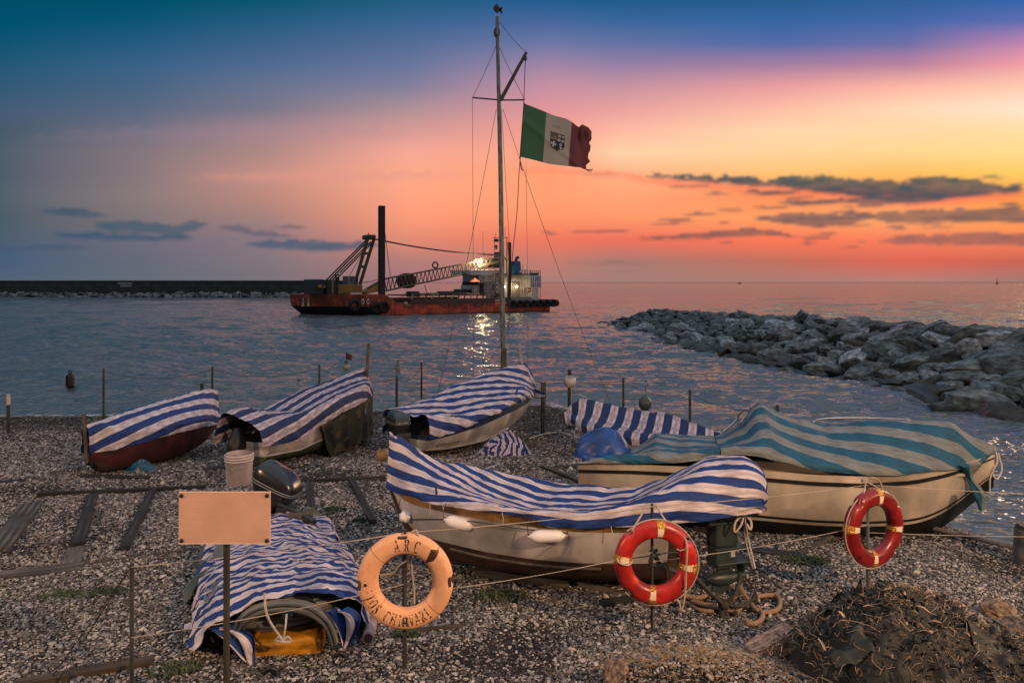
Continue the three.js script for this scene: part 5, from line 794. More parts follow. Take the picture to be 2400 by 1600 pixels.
  part('gantry_head', merge([boxAt(z1(700, 308, 5.0), z1(768, 348, 5.0), 2.6, 0.2), rod(z1(703, 350, 5.5), z1(703, 298, 5.5), 0.1), rod(z1(760, 352, 5.5), z1(790, 348, 5.5), 0.12)]), gm, cr);
  for (const [a, b, w] of [[[696, 345], [592, 712], 0.46], [[748, 345], [634, 714], 0.46]]) part('gantry_leg', bar(z1(a[0], a[1], J0), z1(b[0], b[1], J0), w, 0.4, 0.04), gm, cr);
  for (const [x0, x1, y] of [[664, 704, 463], [634, 676, 570]]) part('gantry_rung', bar(z1(x0, y, J0), z1(x1, y, J0), 0.4, 0.4), gm, cr);
  for (const [a, b, w] of [[[690, 348], [350, 690], 0.12], [[704, 354], [376, 690], 0.12], [[722, 368], [404, 684], 0.11], [[734, 374], [430, 684], 0.11]]) part('back_stay', rod(z1(a[0], a[1], 7.2), z1(b[0], b[1], 7.2), w), gm, cr);
  part('stay_post', rod(z1(438, 632, 7), z1(442, 690, 7), 0.16), gm, cr);
  part('hoist_rope', merge([rod(z1(650, 470, 6), z1(520, 690, 6), 0.04), rod(z1(832, 250, 1), z1(880, 645, 1), 0.05), rod(z1(630, 706, 6), z1(780, 676, 6), 0.05)]), spudM, cr);
  part('pendant', sag(z1(768, 348, 6), z1(1762, 474, 6), 0.5, 0.13, 30, 6), spudM, cr);
  const foot = new THREE.Shape(); const fp = [z1(665, 775, 5), z1(800, 700, 5), z1(800, 770, 5), z1(700, 790, 5)]; foot.setFromPoints(fp.map(p => new THREE.Vector2(p.x, p.y))); part('jib_foot', boxUV(new THREE.ExtrudeGeometry(foot, { depth: 1.8, bevelEnabled: false })).translate(0, 0, -7), yellow, cr);
  // jib: four chords and the bracing between them
  const up = (t, o) => z1(mix(690, 1790, t), t < 0.13 ? mix(745, 672, t / 0.13) : mix(672, 487, (t - 0.13) / 0.87), o), dn = (t, o) => z1(mix(690, 1790, t), t < 0.13 ? mix(765, 765, t / 0.13) : t > 0.82 ? mix(605, 540, (t - 0.82) / 0.18) : mix(765, 605, (t - 0.13) / 0.69), o);
  for (const o of [J0, J1]) { part('jib_chord', tube([0, 0.13, 0.3, 0.5, 0.7, 0.85, 1].map(t => up(t, o)), 0.16, 40, 6), latticeM, cr); part('jib_chord', tube([0, 0.13, 0.3, 0.5, 0.7, 0.82, 1].map(t => dn(t, o)), 0.16, 40, 6), latticeM, cr); }
  for (let i = 0; i < 30; i++) { const a = 0.1 + i / 30 * 0.9, e = a + 0.015, n = a + 0.03; part('jib_brace', merge([rod(up(a, J0), dn(e, J0), 0.075, 0.075, 6), rod(dn(e, J0), up(Math.min(1, n), J0), 0.075, 0.075, 6), rod(up(a, J1), dn(e, J1), 0.07, 0.07, 6), rod(up(a, J0), up(e, J1), 0.06, 0.06, 6), rod(dn(a, J0), dn(e, J1), 0.06, 0.06, 6)]), latticeM, cr); }
  part('jib_drum', (() => { const p = z1(1012, 684, 6.2), c = new THREE.CylinderGeometry(1.25, 1.25, 1.4, 20).rotateX(Math.PI / 2); return c.scale(1.25, 1, 1).translate(p.x, p.y, p.z); })(), spudM, cr);
  part('jib_sheave', new THREE.TorusGeometry(0.5, 0.14, 8, 20).translate(...z1(1245, 557, 6.2).toArray()), spudM, cr);
  part('jib_head', merge([boxAt(z1(1755, 450, 5.5), z1(1800, 500, 5.5), 1.4, 0.1), boxAt(z1(1700, 500, 5.3), z1(1790, 580, 5.3), 1.4, 0.2), rod(z1(1640, 450, 6), z1(1640, 480, 6), 0.08), rod(z1(1790, 470, 5.6), z1(1850, 560, 5.6), 0.1), rod(z1(1160, 720, 5), z1(1180, 800, 5), 0.06)]), spudM, cr);
  part('jib_walkway', merge([rod(z1(1560, 515, 5.2), z1(1770, 465, 5.2), 0.07), box(4.6, 0.5, 0.3, z1(1680, 548, 5.1), 0.05, new THREE.Euler(0, 0, 0.2))]), latticeM, cr);
}
// far sail and a far ship on the horizon
{
  const sb = thing('sailing_boat', 'tiny sailing boat with dark sails on the horizon', 'sailing boat', at(2291, 652, 2400).setY(0)), s = 2400 / FOC;
  const tri = (pts, o) => boxUV(new THREE.ExtrudeGeometry(new THREE.Shape(pts.map(q => new THREE.Vector2(q[0] * s, q[1] * s))), { depth: 0.4, bevelEnabled: false })).translate(0, 0, o);
  part('main_sail', tri([[-0.3, 2], [1.6, 2], [0.2, 13]], 0), worn([0.05, 0.04, 0.05]), sb); part('fore_sail', tri([[-2, 2], [-0.5, 2], [0, 11]], 0.5), worn([0.06, 0.05, 0.055]), sb); part('hull', box(5 * s, 1.6 * s, 1.2 * s, V(0, 1 * s, 0), 0.5), worn([0.05, 0.05, 0.06]), sb); part('mast', rod(V(0.1 * s, 1 * s, 0), V(0.1 * s, 14 * s, 0), 0.3), blackPaint, sb);
  const fs = thing('distant_ship', 'tiny dark cargo ship far out on the horizon', 'ship', at(1699, 653, 5200).setY(0)); part('hull', box(26, 8, 8, V(0, 3, 0), 2), worn([0.08, 0.06, 0.07]), fs); part('bridge', box(6, 6, 6, V(7, 9, 0), 1), worn([0.1, 0.08, 0.09]), fs);
}
// ---------------------------------------------------------------- the flag mast
const galv = worn([0.2, 0.24, 0.24], { roughness: 0.45, metalness: 0.3 }), wire = worn([0.045, 0.05, 0.05], { roughness: 0.6 }), postM = worn([0.06, 0.062, 0.058], { roughness: 0.75 });
{
  const D = 22.2, M = (x, y, dd = 0) => at(x, y, D + dd), foot = M(1158, 850); foot.y = groundH(foot.x, D) - 0.1;
  const m = thing('flag_mast', 'tall slender metal flag mast with crosstree, slanting gaff and wire stays', 'mast');
  part('pole', merge([rod(foot, M(1150, 400), 0.085, 0.078, 14), rod(M(1150, 400), M(1142.5, 75), 0.078, 0.06, 14), rod(M(1142.6, 80), M(1142.2, 38), 0.075, 0.055, 12)]), galv, m);
  part('foot_sleeve', rod(foot.clone().setY(foot.y + 0.1), M(1157, 800), 0.12, 0.1, 14), worn([0.16, 0.13, 0.1]), m);
  const bl = part('pulley_block', new THREE.CylinderGeometry(0.115, 0.115, 0.12, 18).rotateX(Math.PI / 2).scale(0.9, 1.35, 1).translate(...M(1141, 75).toArray()), wire, m);
  part('crosstree', tube([M(1085, 224), M(1110, 226), M(1146, 229), M(1180, 229.5), M(1205, 229)], 0.026, 24, 8), wire, m);
  part('gaff', rod(M(1150, 230), M(1209, 120), 0.065, 0.05, 10), wire, m);
  part('gaff_block', new THREE.SphereGeometry(0.07, 12, 8).scale(0.8, 1.3, 0.8).translate(...M(1207, 134).toArray()), wire, m);
  // a weathercock figure on the truck
  const wc = part('weather_figure', sheet(16, 12, (u, v) => { const a = u * 6.283, r = smoothTable([0, 0.15, 0.35, 0.6, 0.8, 0.92, 1], [0.02, 0.05, 0.1, 0.105, 0.06, 0.04, 0.01], v); const p = M(1141.5, mix(30, 8, v)); return p.add(V(Math.cos(a) * r - 0.02 * v, 0, Math.sin(a) * r * 0.5)); }), blackPaint, m);
  part('vane_tail', bar(M(1147, 26), M(1153, 17), 0.04, 0.06), blackPaint, wc); part('vane_tail', bar(M(1148, 21), M(1153, 30), 0.04, 0.06), blackPaint, wc);
  part('truck_band', rod(M(1142.4, 38), M(1142.3, 35), 0.062, 0.062, 12), worn([0.6, 0.6, 0.58]), m);
  const st = (a, b, r = 0.009, s = 0.05) => part('stay', sag(a, b, s, r, 14, 5), wire, m);
  st(M(1140, 104), M(1085, 224)); st(M(1145, 104), M(1205, 228)); st(M(1149, 52), M(1207, 119));
  const G = (px, py, d) => { const p = at(px, py, d); p.y = groundH(p.x, d); return p; };
  st(M(1085, 224), M(1087, 640), 0.007); part('stay', tube([M(1087, 640), G(1088, 900, 23)], 0.007, 8, 5), wire, m);
  st(M(1140, 250), G(980, 900, 19.5), 0.008, 0.4); st(M(1155, 250), G(1420, 890, 23.5), 0.008, 0.3);
  part('stay', sag(M(1152, 250), M(1170, 560), 0.05, 0.007), wire, m);
  st(M(1208, 372), M(1212, 640), 0.006); st(M(1212, 640), G(1213, 880, 22.6), 0.006);
  st(M(1180, 740), G(990, 905, 20), 0.006, 0.2); st(M(1160, 700), G(1200, 900, 21), 0.006, 0.1);
  // halyard that carries the flag
  part('halyard', tube([M(1207, 136, -0.05), M(1205, 180, -0.05), M(1203, 237, -0.05), M(1199, 300, -0.05), M(1195, 362, -0.05), M(1192, 400, -0.05), M(1188, 480, -0.05), M(1177, 590, -0.05), M(1168, 760, -0.05)], 0.014, 60, 6), wire, m);
  part('halyard_tail', tube([M(1194, 370, -0.05), M(1197, 384, -0.05), M(1200, 392, -0.05)], 0.02, 10, 5), wire, m);
  // the flag: three upright bands with a crowned shield, its fly end torn and folded
  const cv = document.createElement('canvas'); cv.width = 768; cv.height = 512; const c = cv.getContext('2d');
  c.fillStyle = '#336249'; c.fillRect(0, 0, 256, 512); c.fillStyle = '#9a9b97'; c.fillRect(256, 0, 300, 512); c.fillStyle = '#6b3a41'; c.fillRect(545, 0, 223, 512);
  c.strokeStyle = '#6f7274'; c.lineWidth = 5; c.beginPath(); c.moveTo(330, 110); c.lineTo(420, 116); c.moveTo(350, 96); c.lineTo(430, 104); c.moveTo(385, 96); c.lineTo(430, 124); c.stroke();
  const shp = (col, pts) => { c.fillStyle = col; c.beginPath(); pts.forEach((p, i) => i ? c.lineTo(...p) : c.moveTo(...p)); c.closePath(); c.fill(); };
  shp('#2a2d38', [[318, 170], [482, 178], [486, 300], [470, 340], [420, 352], [400, 368], [384, 350], [335, 340], [318, 290]]);
  shp('#4d4f48', [[324, 176], [396, 180], [396, 252], [324, 248]]); c.fillStyle = '#7b7a66'; c.fillRect(330, 228, 20, 18); c.fillRect(356, 214, 12, 30); c.fillRect(376, 210, 14, 36);
  c.fillStyle = '#9ea1a4'; c.fillRect(404, 186, 34, 26); c.fillRect(448, 188, 30, 24); c.fillRect(404, 226, 34, 30); c.fillRect(450, 232, 28, 30);
  const cross = (x, y, r) => { c.fillStyle = '#d6d7d8'; for (let k = 0; k < 4; k++) { c.save(); c.translate(x, y); c.rotate(k * Math.PI / 2 + 0.2); c.beginPath(); c.moveTo(0, 0); c.lineTo(-r * 0.42, -r); c.lineTo(0, -r * 0.74); c.lineTo(r * 0.42, -r); c.closePath(); c.fill(); c.restore(); } };
  cross(358, 298, 34); cross(440, 290, 18); cross(444, 326, 18);
  const ft = new THREE.CanvasTexture(cv); ft.colorSpace = THREE.SRGBColorSpace;
  const f = thing('flag', 'faded green, white and red flag with a dark shield, fly end torn, on the mast', 'flag');
  const topE = [[1203, 237], [1240, 252], [1272, 265], [1300, 272], [1318, 281], [1330, 291], [1337, 288], [1357, 296]], botE = [[1195, 360], [1230, 368], [1262, 376], [1290, 380], [1310, 382], [1325, 386], [1338, 387], [1351, 386]];
  const fl = sheet(60, 36, (u, v) => {
    const k = u * 7, i = Math.min(6, Math.floor(k)), q = k - i, T = [mix(topE[i][0], topE[i + 1][0], q), mix(topE[i][1], topE[i + 1][1], q)], Bq = [mix(botE[i][0], botE[i + 1][0], q), mix(botE[i][1], botE[i + 1][1], q)];
    const rag = u > 0.93 ? (vnoise(v * 11, 3, 2) - 0.5) * 9 * (u - 0.93) / 0.07 : 0;
    const w = 0.13 * Math.sin(u * 8.5 + v * 2.2) * u + 0.06 * Math.sin(u * 17 - v * 5) * u + 0.07 * Math.exp(-Math.pow((v - 0.32 - u * 0.9) / 0.07, 2)) + 0.13 * sstep(0.62, 0.8, u) * Math.exp(-Math.pow((v - 0.2) / 0.16, 2)) * Math.sin(u * 40);
    const p = M(mix(T[0], Bq[0], v) + rag, mix(T[1], Bq[1], v), -0.05); p.z += w; return { p, uv: [clamp((mix(T[0], Bq[0], v) - mix(1203, 1195, v)) / 156), 1 - v] };
  });
  part('cloth', thick(fl, 0.004), twosided(phys(0xffffff, { map: ft, roughness: 0.85 })), f);
  part('hoist_rope', rod(M(1204, 235, -0.05), M(1194.6, 364, -0.05), 0.022, 0.022, 8), wire, f);
  for (const [a, b] of [[[1338, 386], [1362, 389]], [[1345, 388], [1360, 393]]]) part('torn_thread', tube([M(a[0], a[1]), M((a[0] + b[0]) / 2, (a[1] + b[1]) / 2 + 2), M(b[0], b[1])], 0.014, 8, 5), wire, f);
}
// ---------------------------------------------------------------- posts, lines and floats along the water's edge
{
  const post = (x, y0, y1, d, r, label, m = postM) => { const t = at(x, y0, d), g = thing('shore_post', label, 'post', V(t.x, groundH(t.x, d), -d), 0, 'mooring posts along the shore'); part('post', rod(V(0, -0.3, 0), V(0, t.y - groundH(t.x, d), 0), r, r * 0.9, 10), m, g); return V(t.x, t.y, -d); };
  const T = [];
  const lp = post(18, 906, 1003, 20.5, 0.05, 'thick short post with a white painted top on the left shingle'); { const g = scene.children[scene.children.length - 1]; const h = lp.y - groundH(lp.x, 20.5); part('painted_top', rod(V(0, h - 0.3, 0), V(0, h + 0.01, 0), 0.056, 0.054, 10), worn([0.7, 0.66, 0.66]), g); }
  T.push(post(237, 846, 958, 22, 0.034, 'thin rusty post on the water edge behind the maroon boat stern'));
  post(463, 880, 930, 22, 0.06, 'stubby thick post behind the bow of the maroon boat');
  T.push(post(487, 842, 930, 22, 0.036, 'thin post standing beside the stubby post'));
  T.push(post(733, 838, 920, 22.5, 0.034, 'thin post behind the boat with camouflage sheet'));
  T.push(post(911, 863, 930, 21, 0.04, 'rusty post behind the black outboard motor'));
  T.push(post(968, 832, 930, 22, 0.034, 'thin post behind the stern of the white boat under the mast'));
  post(1248, 878, 945, 20.6, 0.085, 'thick wooden post with flapping cloth beside it on the spit', greyWood);
  const bp = post(1308, 848, 940, 21.5, 0.06, 'dark post carrying a round white buoy');
  T.push(post(1432, 868, 940, 22.5, 0.038, 'thin post behind the small boat, left of the pear buoy'));
  T.push(post(1585, 895, 970, 21, 0.042, 'thin post standing in front of the water behind crosswise striped cover'));
  T.push(post(1786, 930, 980, 18.5, 0.05, 'thin post showing above the windscreen cover of the motorboat'));
  const ball = thing('round_buoy', 'round white buoy hung on a dark post at the water edge', 'buoy', at(1309, 876, 21.42)); part('ball', new THREE.SphereGeometry(0.2, 24, 16), worn([0.72, 0.66, 0.62], { roughness: 0.45 }), ball); part('eye', new THREE.TorusGeometry(0.05, 0.016, 8, 14).translate(0, 0.23, 0), blackPaint, ball); part('cord', tube([V(0.03, -0.2, 0.02), V(0.05, -0.4, 0.02), V(0.03, -0.62, 0.0)], 0.01, 10, 5), whiteRope, ball);
  for (let i = 1; i < T.length; i++) { const g = single('mooring_line', sag(T[i - 1].clone().add(V(0, -0.1, 0)), T[i].clone().add(V(0, -0.1, 0)), 0.25, 0.008, 20, 5), darkRope, 'thin dark line strung ' + ['from the rusty post by the maroon boat to the stubby post', 'from the stubby post to the post behind the camouflage sheet', 'from behind the camouflage sheet to the black outboard', 'between the two posts either side of the black outboard', 'past the flag mast foot across the spit', 'past the pear buoy', 'from the pear buoy towards the motorboat windscreen'][i - 1], 'rope', 'lines between the shore posts'); }
  single('spit_rope', tube([at(1215, 972, 19.2), at(1248, 964, 20), at(1280, 968, 20.3), at(1315, 978, 19.5)].map(p => { p.y = groundH(p.x, -p.z) + 0.05; return p; }), 0.018, 30, 6), whiteRope, 'pale rope lying across the spit by the thick post', 'rope');
  // pear buoy hanging from the line
  const pb = thing('pear_buoy', 'dark pear shaped buoy with rope loop hanging behind the small boat', 'buoy', at(1482, 925, 20.5)); part('body', new THREE.LatheGeometry([[0.001, -0.24], [0.1, -0.22], [0.18, -0.12], [0.2, 0], [0.17, 0.1], [0.08, 0.2], [0.04, 0.25], [0.001, 0.26]].map(q => new THREE.Vector2(...q)), 24), phys([0.05, 0.07, 0.08], { roughness: 0.4 }), pb); part('eye', new THREE.TorusGeometry(0.03, 0.014, 8, 14).translate(0, 0.28, 0), worn([0.5, 0.5, 0.5]), pb); part('loop', tube([V(0, 0.28, 0), V(0.02, 0.4, 0), V(0, 0.5, 0), V(0.05, 0.54, 0), V(0.09, 0.5, 0)], 0.012, 20, 6), darkRope, pb);
  // floats out on the water
  const float = (x, y, h, r, label, m) => { const d = EYE * FOC / (y - HY), g = thing('mooring_buoy', label, 'buoy', at(x, y, d).setY(0), 0, 'floats on the water'); part('body', new THREE.CapsuleGeometry(r, h - 2 * r, 8, 16).translate(0, h / 2 - 0.12, 0), m, g); part('top_ring', new THREE.TorusGeometry(r * 0.4, r * 0.14, 6, 12).translate(0, h - 0.05, 0), blackPaint, g); return g; };
  float(160, 886, 0.72, 0.19, 'black upright buoy floating off the left beach', blackPaint); float(914, 851, 0.55, 0.15, 'small grey buoy floating beyond the outboard motor', worn([0.3, 0.32, 0.34]));
  float(686, 890, 0.4, 0.12, 'little pale float near the boat with camouflage sheet', worn([0.5, 0.48, 0.48]));
  const fb = float(795, 846, 0.4, 0.2, 'float carrying a small red flag', worn([0.5, 0.45, 0.35])); part('staff', rod(V(0, 0.2, 0), V(0, 0.95, 0), 0.02), blackPaint, fb); part('pennant', sheet(8, 4, (u, v) => V(0.02 + u * 0.28, 0.92 - v * 0.36 - u * 0.12, 0.05 * Math.sin(u * 5))), twosided(worn([0.16, 0.03, 0.03])), fb);
  const ob = thing('ball_fender', 'ochre ball fender peeping from behind the bow of the white boat', 'fender', at(879, 1044, 8.6)); part('ball', new THREE.SphereGeometry(0.085, 20, 14), worn([0.5, 0.3, 0.13]), ob); part('neck', rod(V(0, 0.08, 0), V(0, 0.13, 0), 0.03, 0.03, 10), blackPaint, ob);
}
// ---------------------------------------------------------------- sign, lifebuoys and their posts
const fencePosts = [];
function beachPost(name, label, x, d, top, r, m = postM, group) { const g = thing(name, label, 'post', onGround(x, d), 0, group); part('post', rod(V(0, -0.4, 0), V(0, top - groundH(x, d), 0), r, r, 12), m, g); return V(x, top, -d); }
{
  const d = 4.46, c = at(515.5, 1189, d), w = 211 * d / FOC, h = 118 * d / FOC, s = thing('sign_board', 'blank peach coloured metal sign board on a dark post', 'sign', V(c.x, groundH(c.x, d), -d)), y = c.y - groundH(c.x, d);
  const brush = texture(256, 256, (x, q) => { const v = 0.88 + (fbm(x * 2, q * 26, 61, 4, 2) - 0.5) * 0.07 + (fbm(x * 3, q * 3, 63, 4, 3) - 0.5) * 0.2; return [v, v * 0.99, v * 0.98]; });
  part('plate', box(w, h, 0.012, V(0, y, 0), 0.004), phys([0.86, 0.53, 0.37], { map: rep(brush, 1.6), roughness: 0.45, metalness: 0.0, clearcoat: 0.1 }), s);
  part('edge_trim', merge([box(w, 0.006, 0.016, V(0, y + h / 2, 0), 0.002), box(w, 0.006, 0.016, V(0, y - h / 2, 0), 0.002)]), phys([0.8, 0.5, 0.32], { roughness: 0.4 }), s);
  for (const [sx, sy] of [[-1, -1], [1, -1], [-1, 1], [1, 1]]) part('bolt', new THREE.SphereGeometry(0.0145, 14, 8).scale(1, 1, 0.5).translate(sx * (w / 2 - 0.021), y + sy * (h / 2 - 0.021), 0.008), std([0.03, 0.04, 0.04], { roughness: 0.4, metalness: 0.4 }), s);
  part('post', rod(V(0.0, -0.4, -0.03), V(0.0, y + h * 0.35, -0.03), 0.021, 0.021, 14), worn([0.06, 0.055, 0.035], { roughness: 0.6 }), s);
}
// a lifebuoy: a ring of tapered section with grab notches, bands of tape and a grab line
function ringShape(R, r, notches, flat = 0.8, depth = 0.34) {
  return sheet(128, 28, (u, v) => { const a = u * 2 * Math.PI, b = v * 2 * Math.PI; let k = 1; for (const n of notches) { let da = Math.abs(((a - n + Math.PI * 3) % (2 * Math.PI)) - Math.PI); k -= depth * Math.exp(-Math.pow(da / 0.085, 4)) * sstep(0.0, 0.75, Math.cos(b)); } const e = 0.82, q = x => Math.sign(x) * Math.pow(Math.abs(x), e), rad = R + r * q(Math.cos(b)) * (Math.cos(b) > 0 ? k : 1); return { p: V(Math.cos(a) * rad, Math.sin(a) * rad, r * flat * q(Math.sin(b)) * mix(1, k, 0.35)), uv: [u, v] }; });
}
const bandShape = (R, r, a0, wid, flat = 0.8) => sheet(6, 28, (u, v) => { const a = a0 + (u - 0.5) * wid / R, b = v * 2 * Math.PI, e = 0.82, q = x => Math.sign(x) * Math.pow(Math.abs(x), e), g = 1.014; return { p: V(Math.cos(a) * (R + r * g * q(Math.cos(b))), Math.sin(a) * (R + r * g * q(Math.cos(b))), r * flat * g * q(Math.sin(b))), uv: [u, v * 4] }; });
const tape = phys([0.85, 0.42, 0.06], { roughness: 0.25, metalness: 0.35, map: rep(mottleCol, 1, 2), bumpMap: mottle, bumpScale: 0.01 }), tapeWhite = phys([0.8, 0.66, 0.5], { roughness: 0.3 });
function lifebuoy(label, c, turnY, roll, mat, W, line) {
  const g = thing('lifebuoy', label, 'lifebuoy', c, turnY, 'lifebuoys on posts along the beach'), R = W * 0.395, r = W * 0.105, N = [0.62, 2.3, 3.95, 5.5].map(a => a + roll);
  part('ring', ringShape(R, r, N), mat, g);
  for (let k = 0; k < 4; k++) { const b = part('tape_band', bandShape(R, r, Math.PI / 2 - 0.12 + roll + k * Math.PI / 2, 0.062), tape, g); part('tape_patch', sheet(4, 5, (u, v) => { const a = Math.PI / 2 - 0.12 + roll + k * Math.PI / 2 + (u - 0.5) * 0.05 / R, bb = mix(0.85, 1.35, v) * Math.PI / 2, q = x => Math.sign(x) * Math.pow(Math.abs(x), 0.82); return V(Math.cos(a) * (R + r * 1.03 * q(Math.cos(bb))), Math.sin(a) * (R + r * 1.03 * q(Math.cos(bb))), r * 0.8 * 1.03 * q(Math.sin(bb))); }), twosided(tapeWhite), b); }
  const gl = []; for (let i = 0; i <= 40; i++) { const a = line[0] + (line[1] - line[0]) * i / 40, s = Math.abs(Math.sin((a - N[0]) * 2)); gl.push(V(Math.cos(a) * (R + r * (1.06 + 0.1 * s)), Math.sin(a) * (R + r * (1.06 + 0.1 * s)), 0.012)); }
  part('grab_line', tube(gl, 0.0065, 120, 6), ropeMat, g);
  return { g, R, r, N };
}
{
  const red = phys([0.62, 0.028, 0.022], { roughness: 0.36, clearcoat: 0.25, clearcoatRoughness: 0.3, map: rep(mottleCol, 3, 1) }), redB = phys([0.3, 0.011, 0.011], { roughness: 0.34, clearcoat: 0.3, clearcoatRoughness: 0.3, map: rep(mottleCol, 3, 1) });
  const d1 = 5.97, P1 = beachPost('lifebuoy_post', 'square-set thin post behind the bright red lifebuoy', at(1498, 0, d1).x, d1, at(0, 1157, d1).y, 0.0125, postM, 'lifebuoy posts');
  const c1 = at(1506, 1290, d1 - 0.1), a = lifebuoy('bright red lifebuoy with yellow tape in front of the white boat stern', c1, 0, 0, red, 0.715, [3.9, 8.6]);
  part('hanging_cord', tube([V(-0.035 + P1.x - c1.x, P1.y - c1.y, -0.1), V(-0.12, 0.38, -0.04), V(-0.21, 0.28, 0.04)], 0.0085, 24, 6), ropeMat, a.g); part('hanging_cord', tube([V(0.03 + P1.x - c1.x, P1.y - c1.y, -0.1), V(0.09, 0.35, -0.03), V(0.24, 0.22, 0.05)], 0.0085, 24, 6), ropeMat, a.g);
  part('loose_cord', tube([V(0.24, 0.22, 0.06), V(0.25, 0.17, 0.085), V(0.245, 0.05, 0.09), V(0.24, -0.1, 0.085), V(0.235, -0.22, 0.08), V(0.22, -0.35, 0.07), V(0.205, -0.385, 0.06), V(0.19, -0.32, 0.06), V(0.17, -0.3, 0.05)], 0.0085, 60, 6), ropeMat, a.g);
  part('loose_cord', tube([V(0.245, 0.2, 0.06), V(0.26, 0.15, 0.06), V(0.2, 0.125, 0.07), V(0.17, 0.13, 0.05)], 0.006, 24, 6), ropeMat, a.g); part('loose_cord', tube([V(-0.345, 0.06, 0.02), V(-0.32, 0.02, 0.07), V(-0.25, 0.0, 0.07), V(-0.2, 0.012, 0.02)], 0.006, 24, 6), whiteRope, a.g);
  const d2 = 6.87, P2 = beachPost('lifebuoy_post', 'thin post with a concrete foot behind the dark red lifebuoy', at(1994, 0, d2).x, d2, at(0, 1108, d2).y, 0.0145, galv, 'lifebuoy posts');
  { const f = scene.children[scene.children.length - 1]; part('concrete_foot', new THREE.CylinderGeometry(0.14, 0.17, 0.12, 24).translate(0, 0.01, 0), worn([0.34, 0.26, 0.2]), f); }
  const c2 = at(2007, 1212, d2 - 0.09), b = lifebuoy('dark red lifebuoy with yellow tape beside the bow of the motorboat', c2, 0.4, 0.0, redB, 0.765, [2.2, 7.2]);
  part('hanging_cord', tube([V(-0.02, 0.47, -0.06), V(-0.1, 0.38, -0.02), V(-0.16, 0.33, 0.02)], 0.007, 20, 6), ropeMat, b.g); part('hanging_cord', tube([V(-0.04, 0.45, -0.06), V(0.06, 0.4, -0.04), V(0.12, 0.36, 0.0), V(0.08, 0.46, 0.0), V(0.0, 0.5, -0.03)], 0.007, 30, 6), ropeMat, b.g); part('post_clip', rod(V(-0.06, 0.44, -0.06), V(-0.06, 0.48, -0.06), 0.024, 0.024, 12), worn([0.5, 0.42, 0.36]), b.g);
  // the pale one, with worn black letters
  const d3 = 5.32, P3 = beachPost('lifebuoy_post', 'thin dark post behind the pale lettered lifebuoy', at(929, 0, d3).x, d3, at(0, 1216, d3).y, 0.017, postM, 'lifebuoy posts');
  const cv = document.createElement('canvas'); cv.width = 2048; cv.height = 512; const x = cv.getContext('2d'); x.fillStyle = '#eeb284'; x.fillRect(0, 0, 2048, 512);
  for (let i = 0; i < 900; i++) { const u = hash(i, 1, 5), v = hash(i, 2, 5); x.fillStyle = ['rgba(255,190,140,0.16)', 'rgba(205,120,70,0.12)', 'rgba(240,170,120,0.2)'][i % 3]; x.beginPath(); x.ellipse(u * 2048, v * 512, 8 + 40 * hash(i, 3, 5), 4 + 16 * hash(i, 4, 5), 0, 0, 7); x.fill(); }
  // u runs anticlockwise from the right-hand side; v = 0.25 is the middle of the front, v = 0 the outer rim
  const put = (ch, deg, out, size) => { x.save(); x.translate(((deg / 360 % 1) + 1) % 1 * 2048, 512 - 0.25 * 512); x.scale(out ? -1 : 1, out ? -1 : 1); x.fillStyle = '#2c211c'; x.font = `bold ${size}px serif`; x.textAlign = 'center'; x.textBaseline = 'middle'; x.scale(0.78, 1.25); x.fillText(ch, 0, 0); x.restore(); };
  [['A', 102], ['R', 86.5], ['C', 71]].forEach(q => put(q[0], q[1], true, 96));
  [['J', 203], ['O', 213], ['S', 223], ['.', 233], ['C', 242], ['H', 253], ['I', 263], ['A', 272], ['V', 281], ['A', 290], ['R', 299], ['I', 308]].forEach(q => put(q[0], q[1], false, 92));
  // worn gaps in the paint, chips and seams
  for (let i = 0; i < 1000; i++) { x.fillStyle = i % 2 ? '#eeb284' : '#f0b98c'; const u = hash(i, 7, 5), v = 0.62 + 0.28 * hash(i, 8, 5); x.fillRect(u * 2048, v * 512, 3 + 9 * hash(i, 9, 5), 3 + 16 * hash(i, 10, 5)); }
  for (let i = 0; i < 60; i++) { x.fillStyle = '#3a281f'; x.beginPath(); x.arc(((170 + 40 * hash(i, 11, 5)) / 360) * 2048, (0.55 + 0.4 * hash(i, 12, 5)) * 512, 1 + 3 * hash(i, 13, 5), 0, 7); x.fill(); }
  for (const dg of [45, 136, 222, 318]) { x.fillStyle = '#5a3a28'; x.fillRect(dg / 360 * 2048 - 2, 0, 4, 512); }
  x.fillStyle = '#4a2f22'; x.beginPath(); x.moveTo(44 / 360 * 2048, 300); x.lineTo(52 / 360 * 2048, 420); x.lineTo(43 / 360 * 2048, 470); x.lineTo(38 / 360 * 2048, 380); x.fill();
  const tx = new THREE.CanvasTexture(cv); tx.colorSpace = THREE.SRGBColorSpace; tx.wrapS = tx.wrapT = THREE.RepeatWrapping;
  const W = 0.735, R = W * 0.39, r = W * 0.108, c3 = at(931, 1333, d3 - 0.1), g = thing('lifebuoy', 'pale orange lifebuoy with worn black lettering beside the dinghy', 'lifebuoy', c3, 0, 'lifebuoys on posts along the beach');
  part('ring', ringShape(R, r, [1.62, 3.2, 0.02], 0.72, 0.22), phys(0xffffff, { map: tx, roughness: 0.5 }), g);
  for (const n of [1.62, 3.2, 0.02]) part('rope_slot', box(0.075, 0.022, 0.02, V(Math.cos(n) * (R + r * 0.72), Math.sin(n) * (R + r * 0.72), 0.042), 0.008, new THREE.Euler(0, 0, n - Math.PI / 2)), worn([0.12, 0.07, 0.05]), g);
  part('drain_hole', new THREE.SphereGeometry(0.013, 12, 8).scale(1, 1, 0.4).translate(-R - 0.008, -0.012, r * 0.72), blackPaint, g);
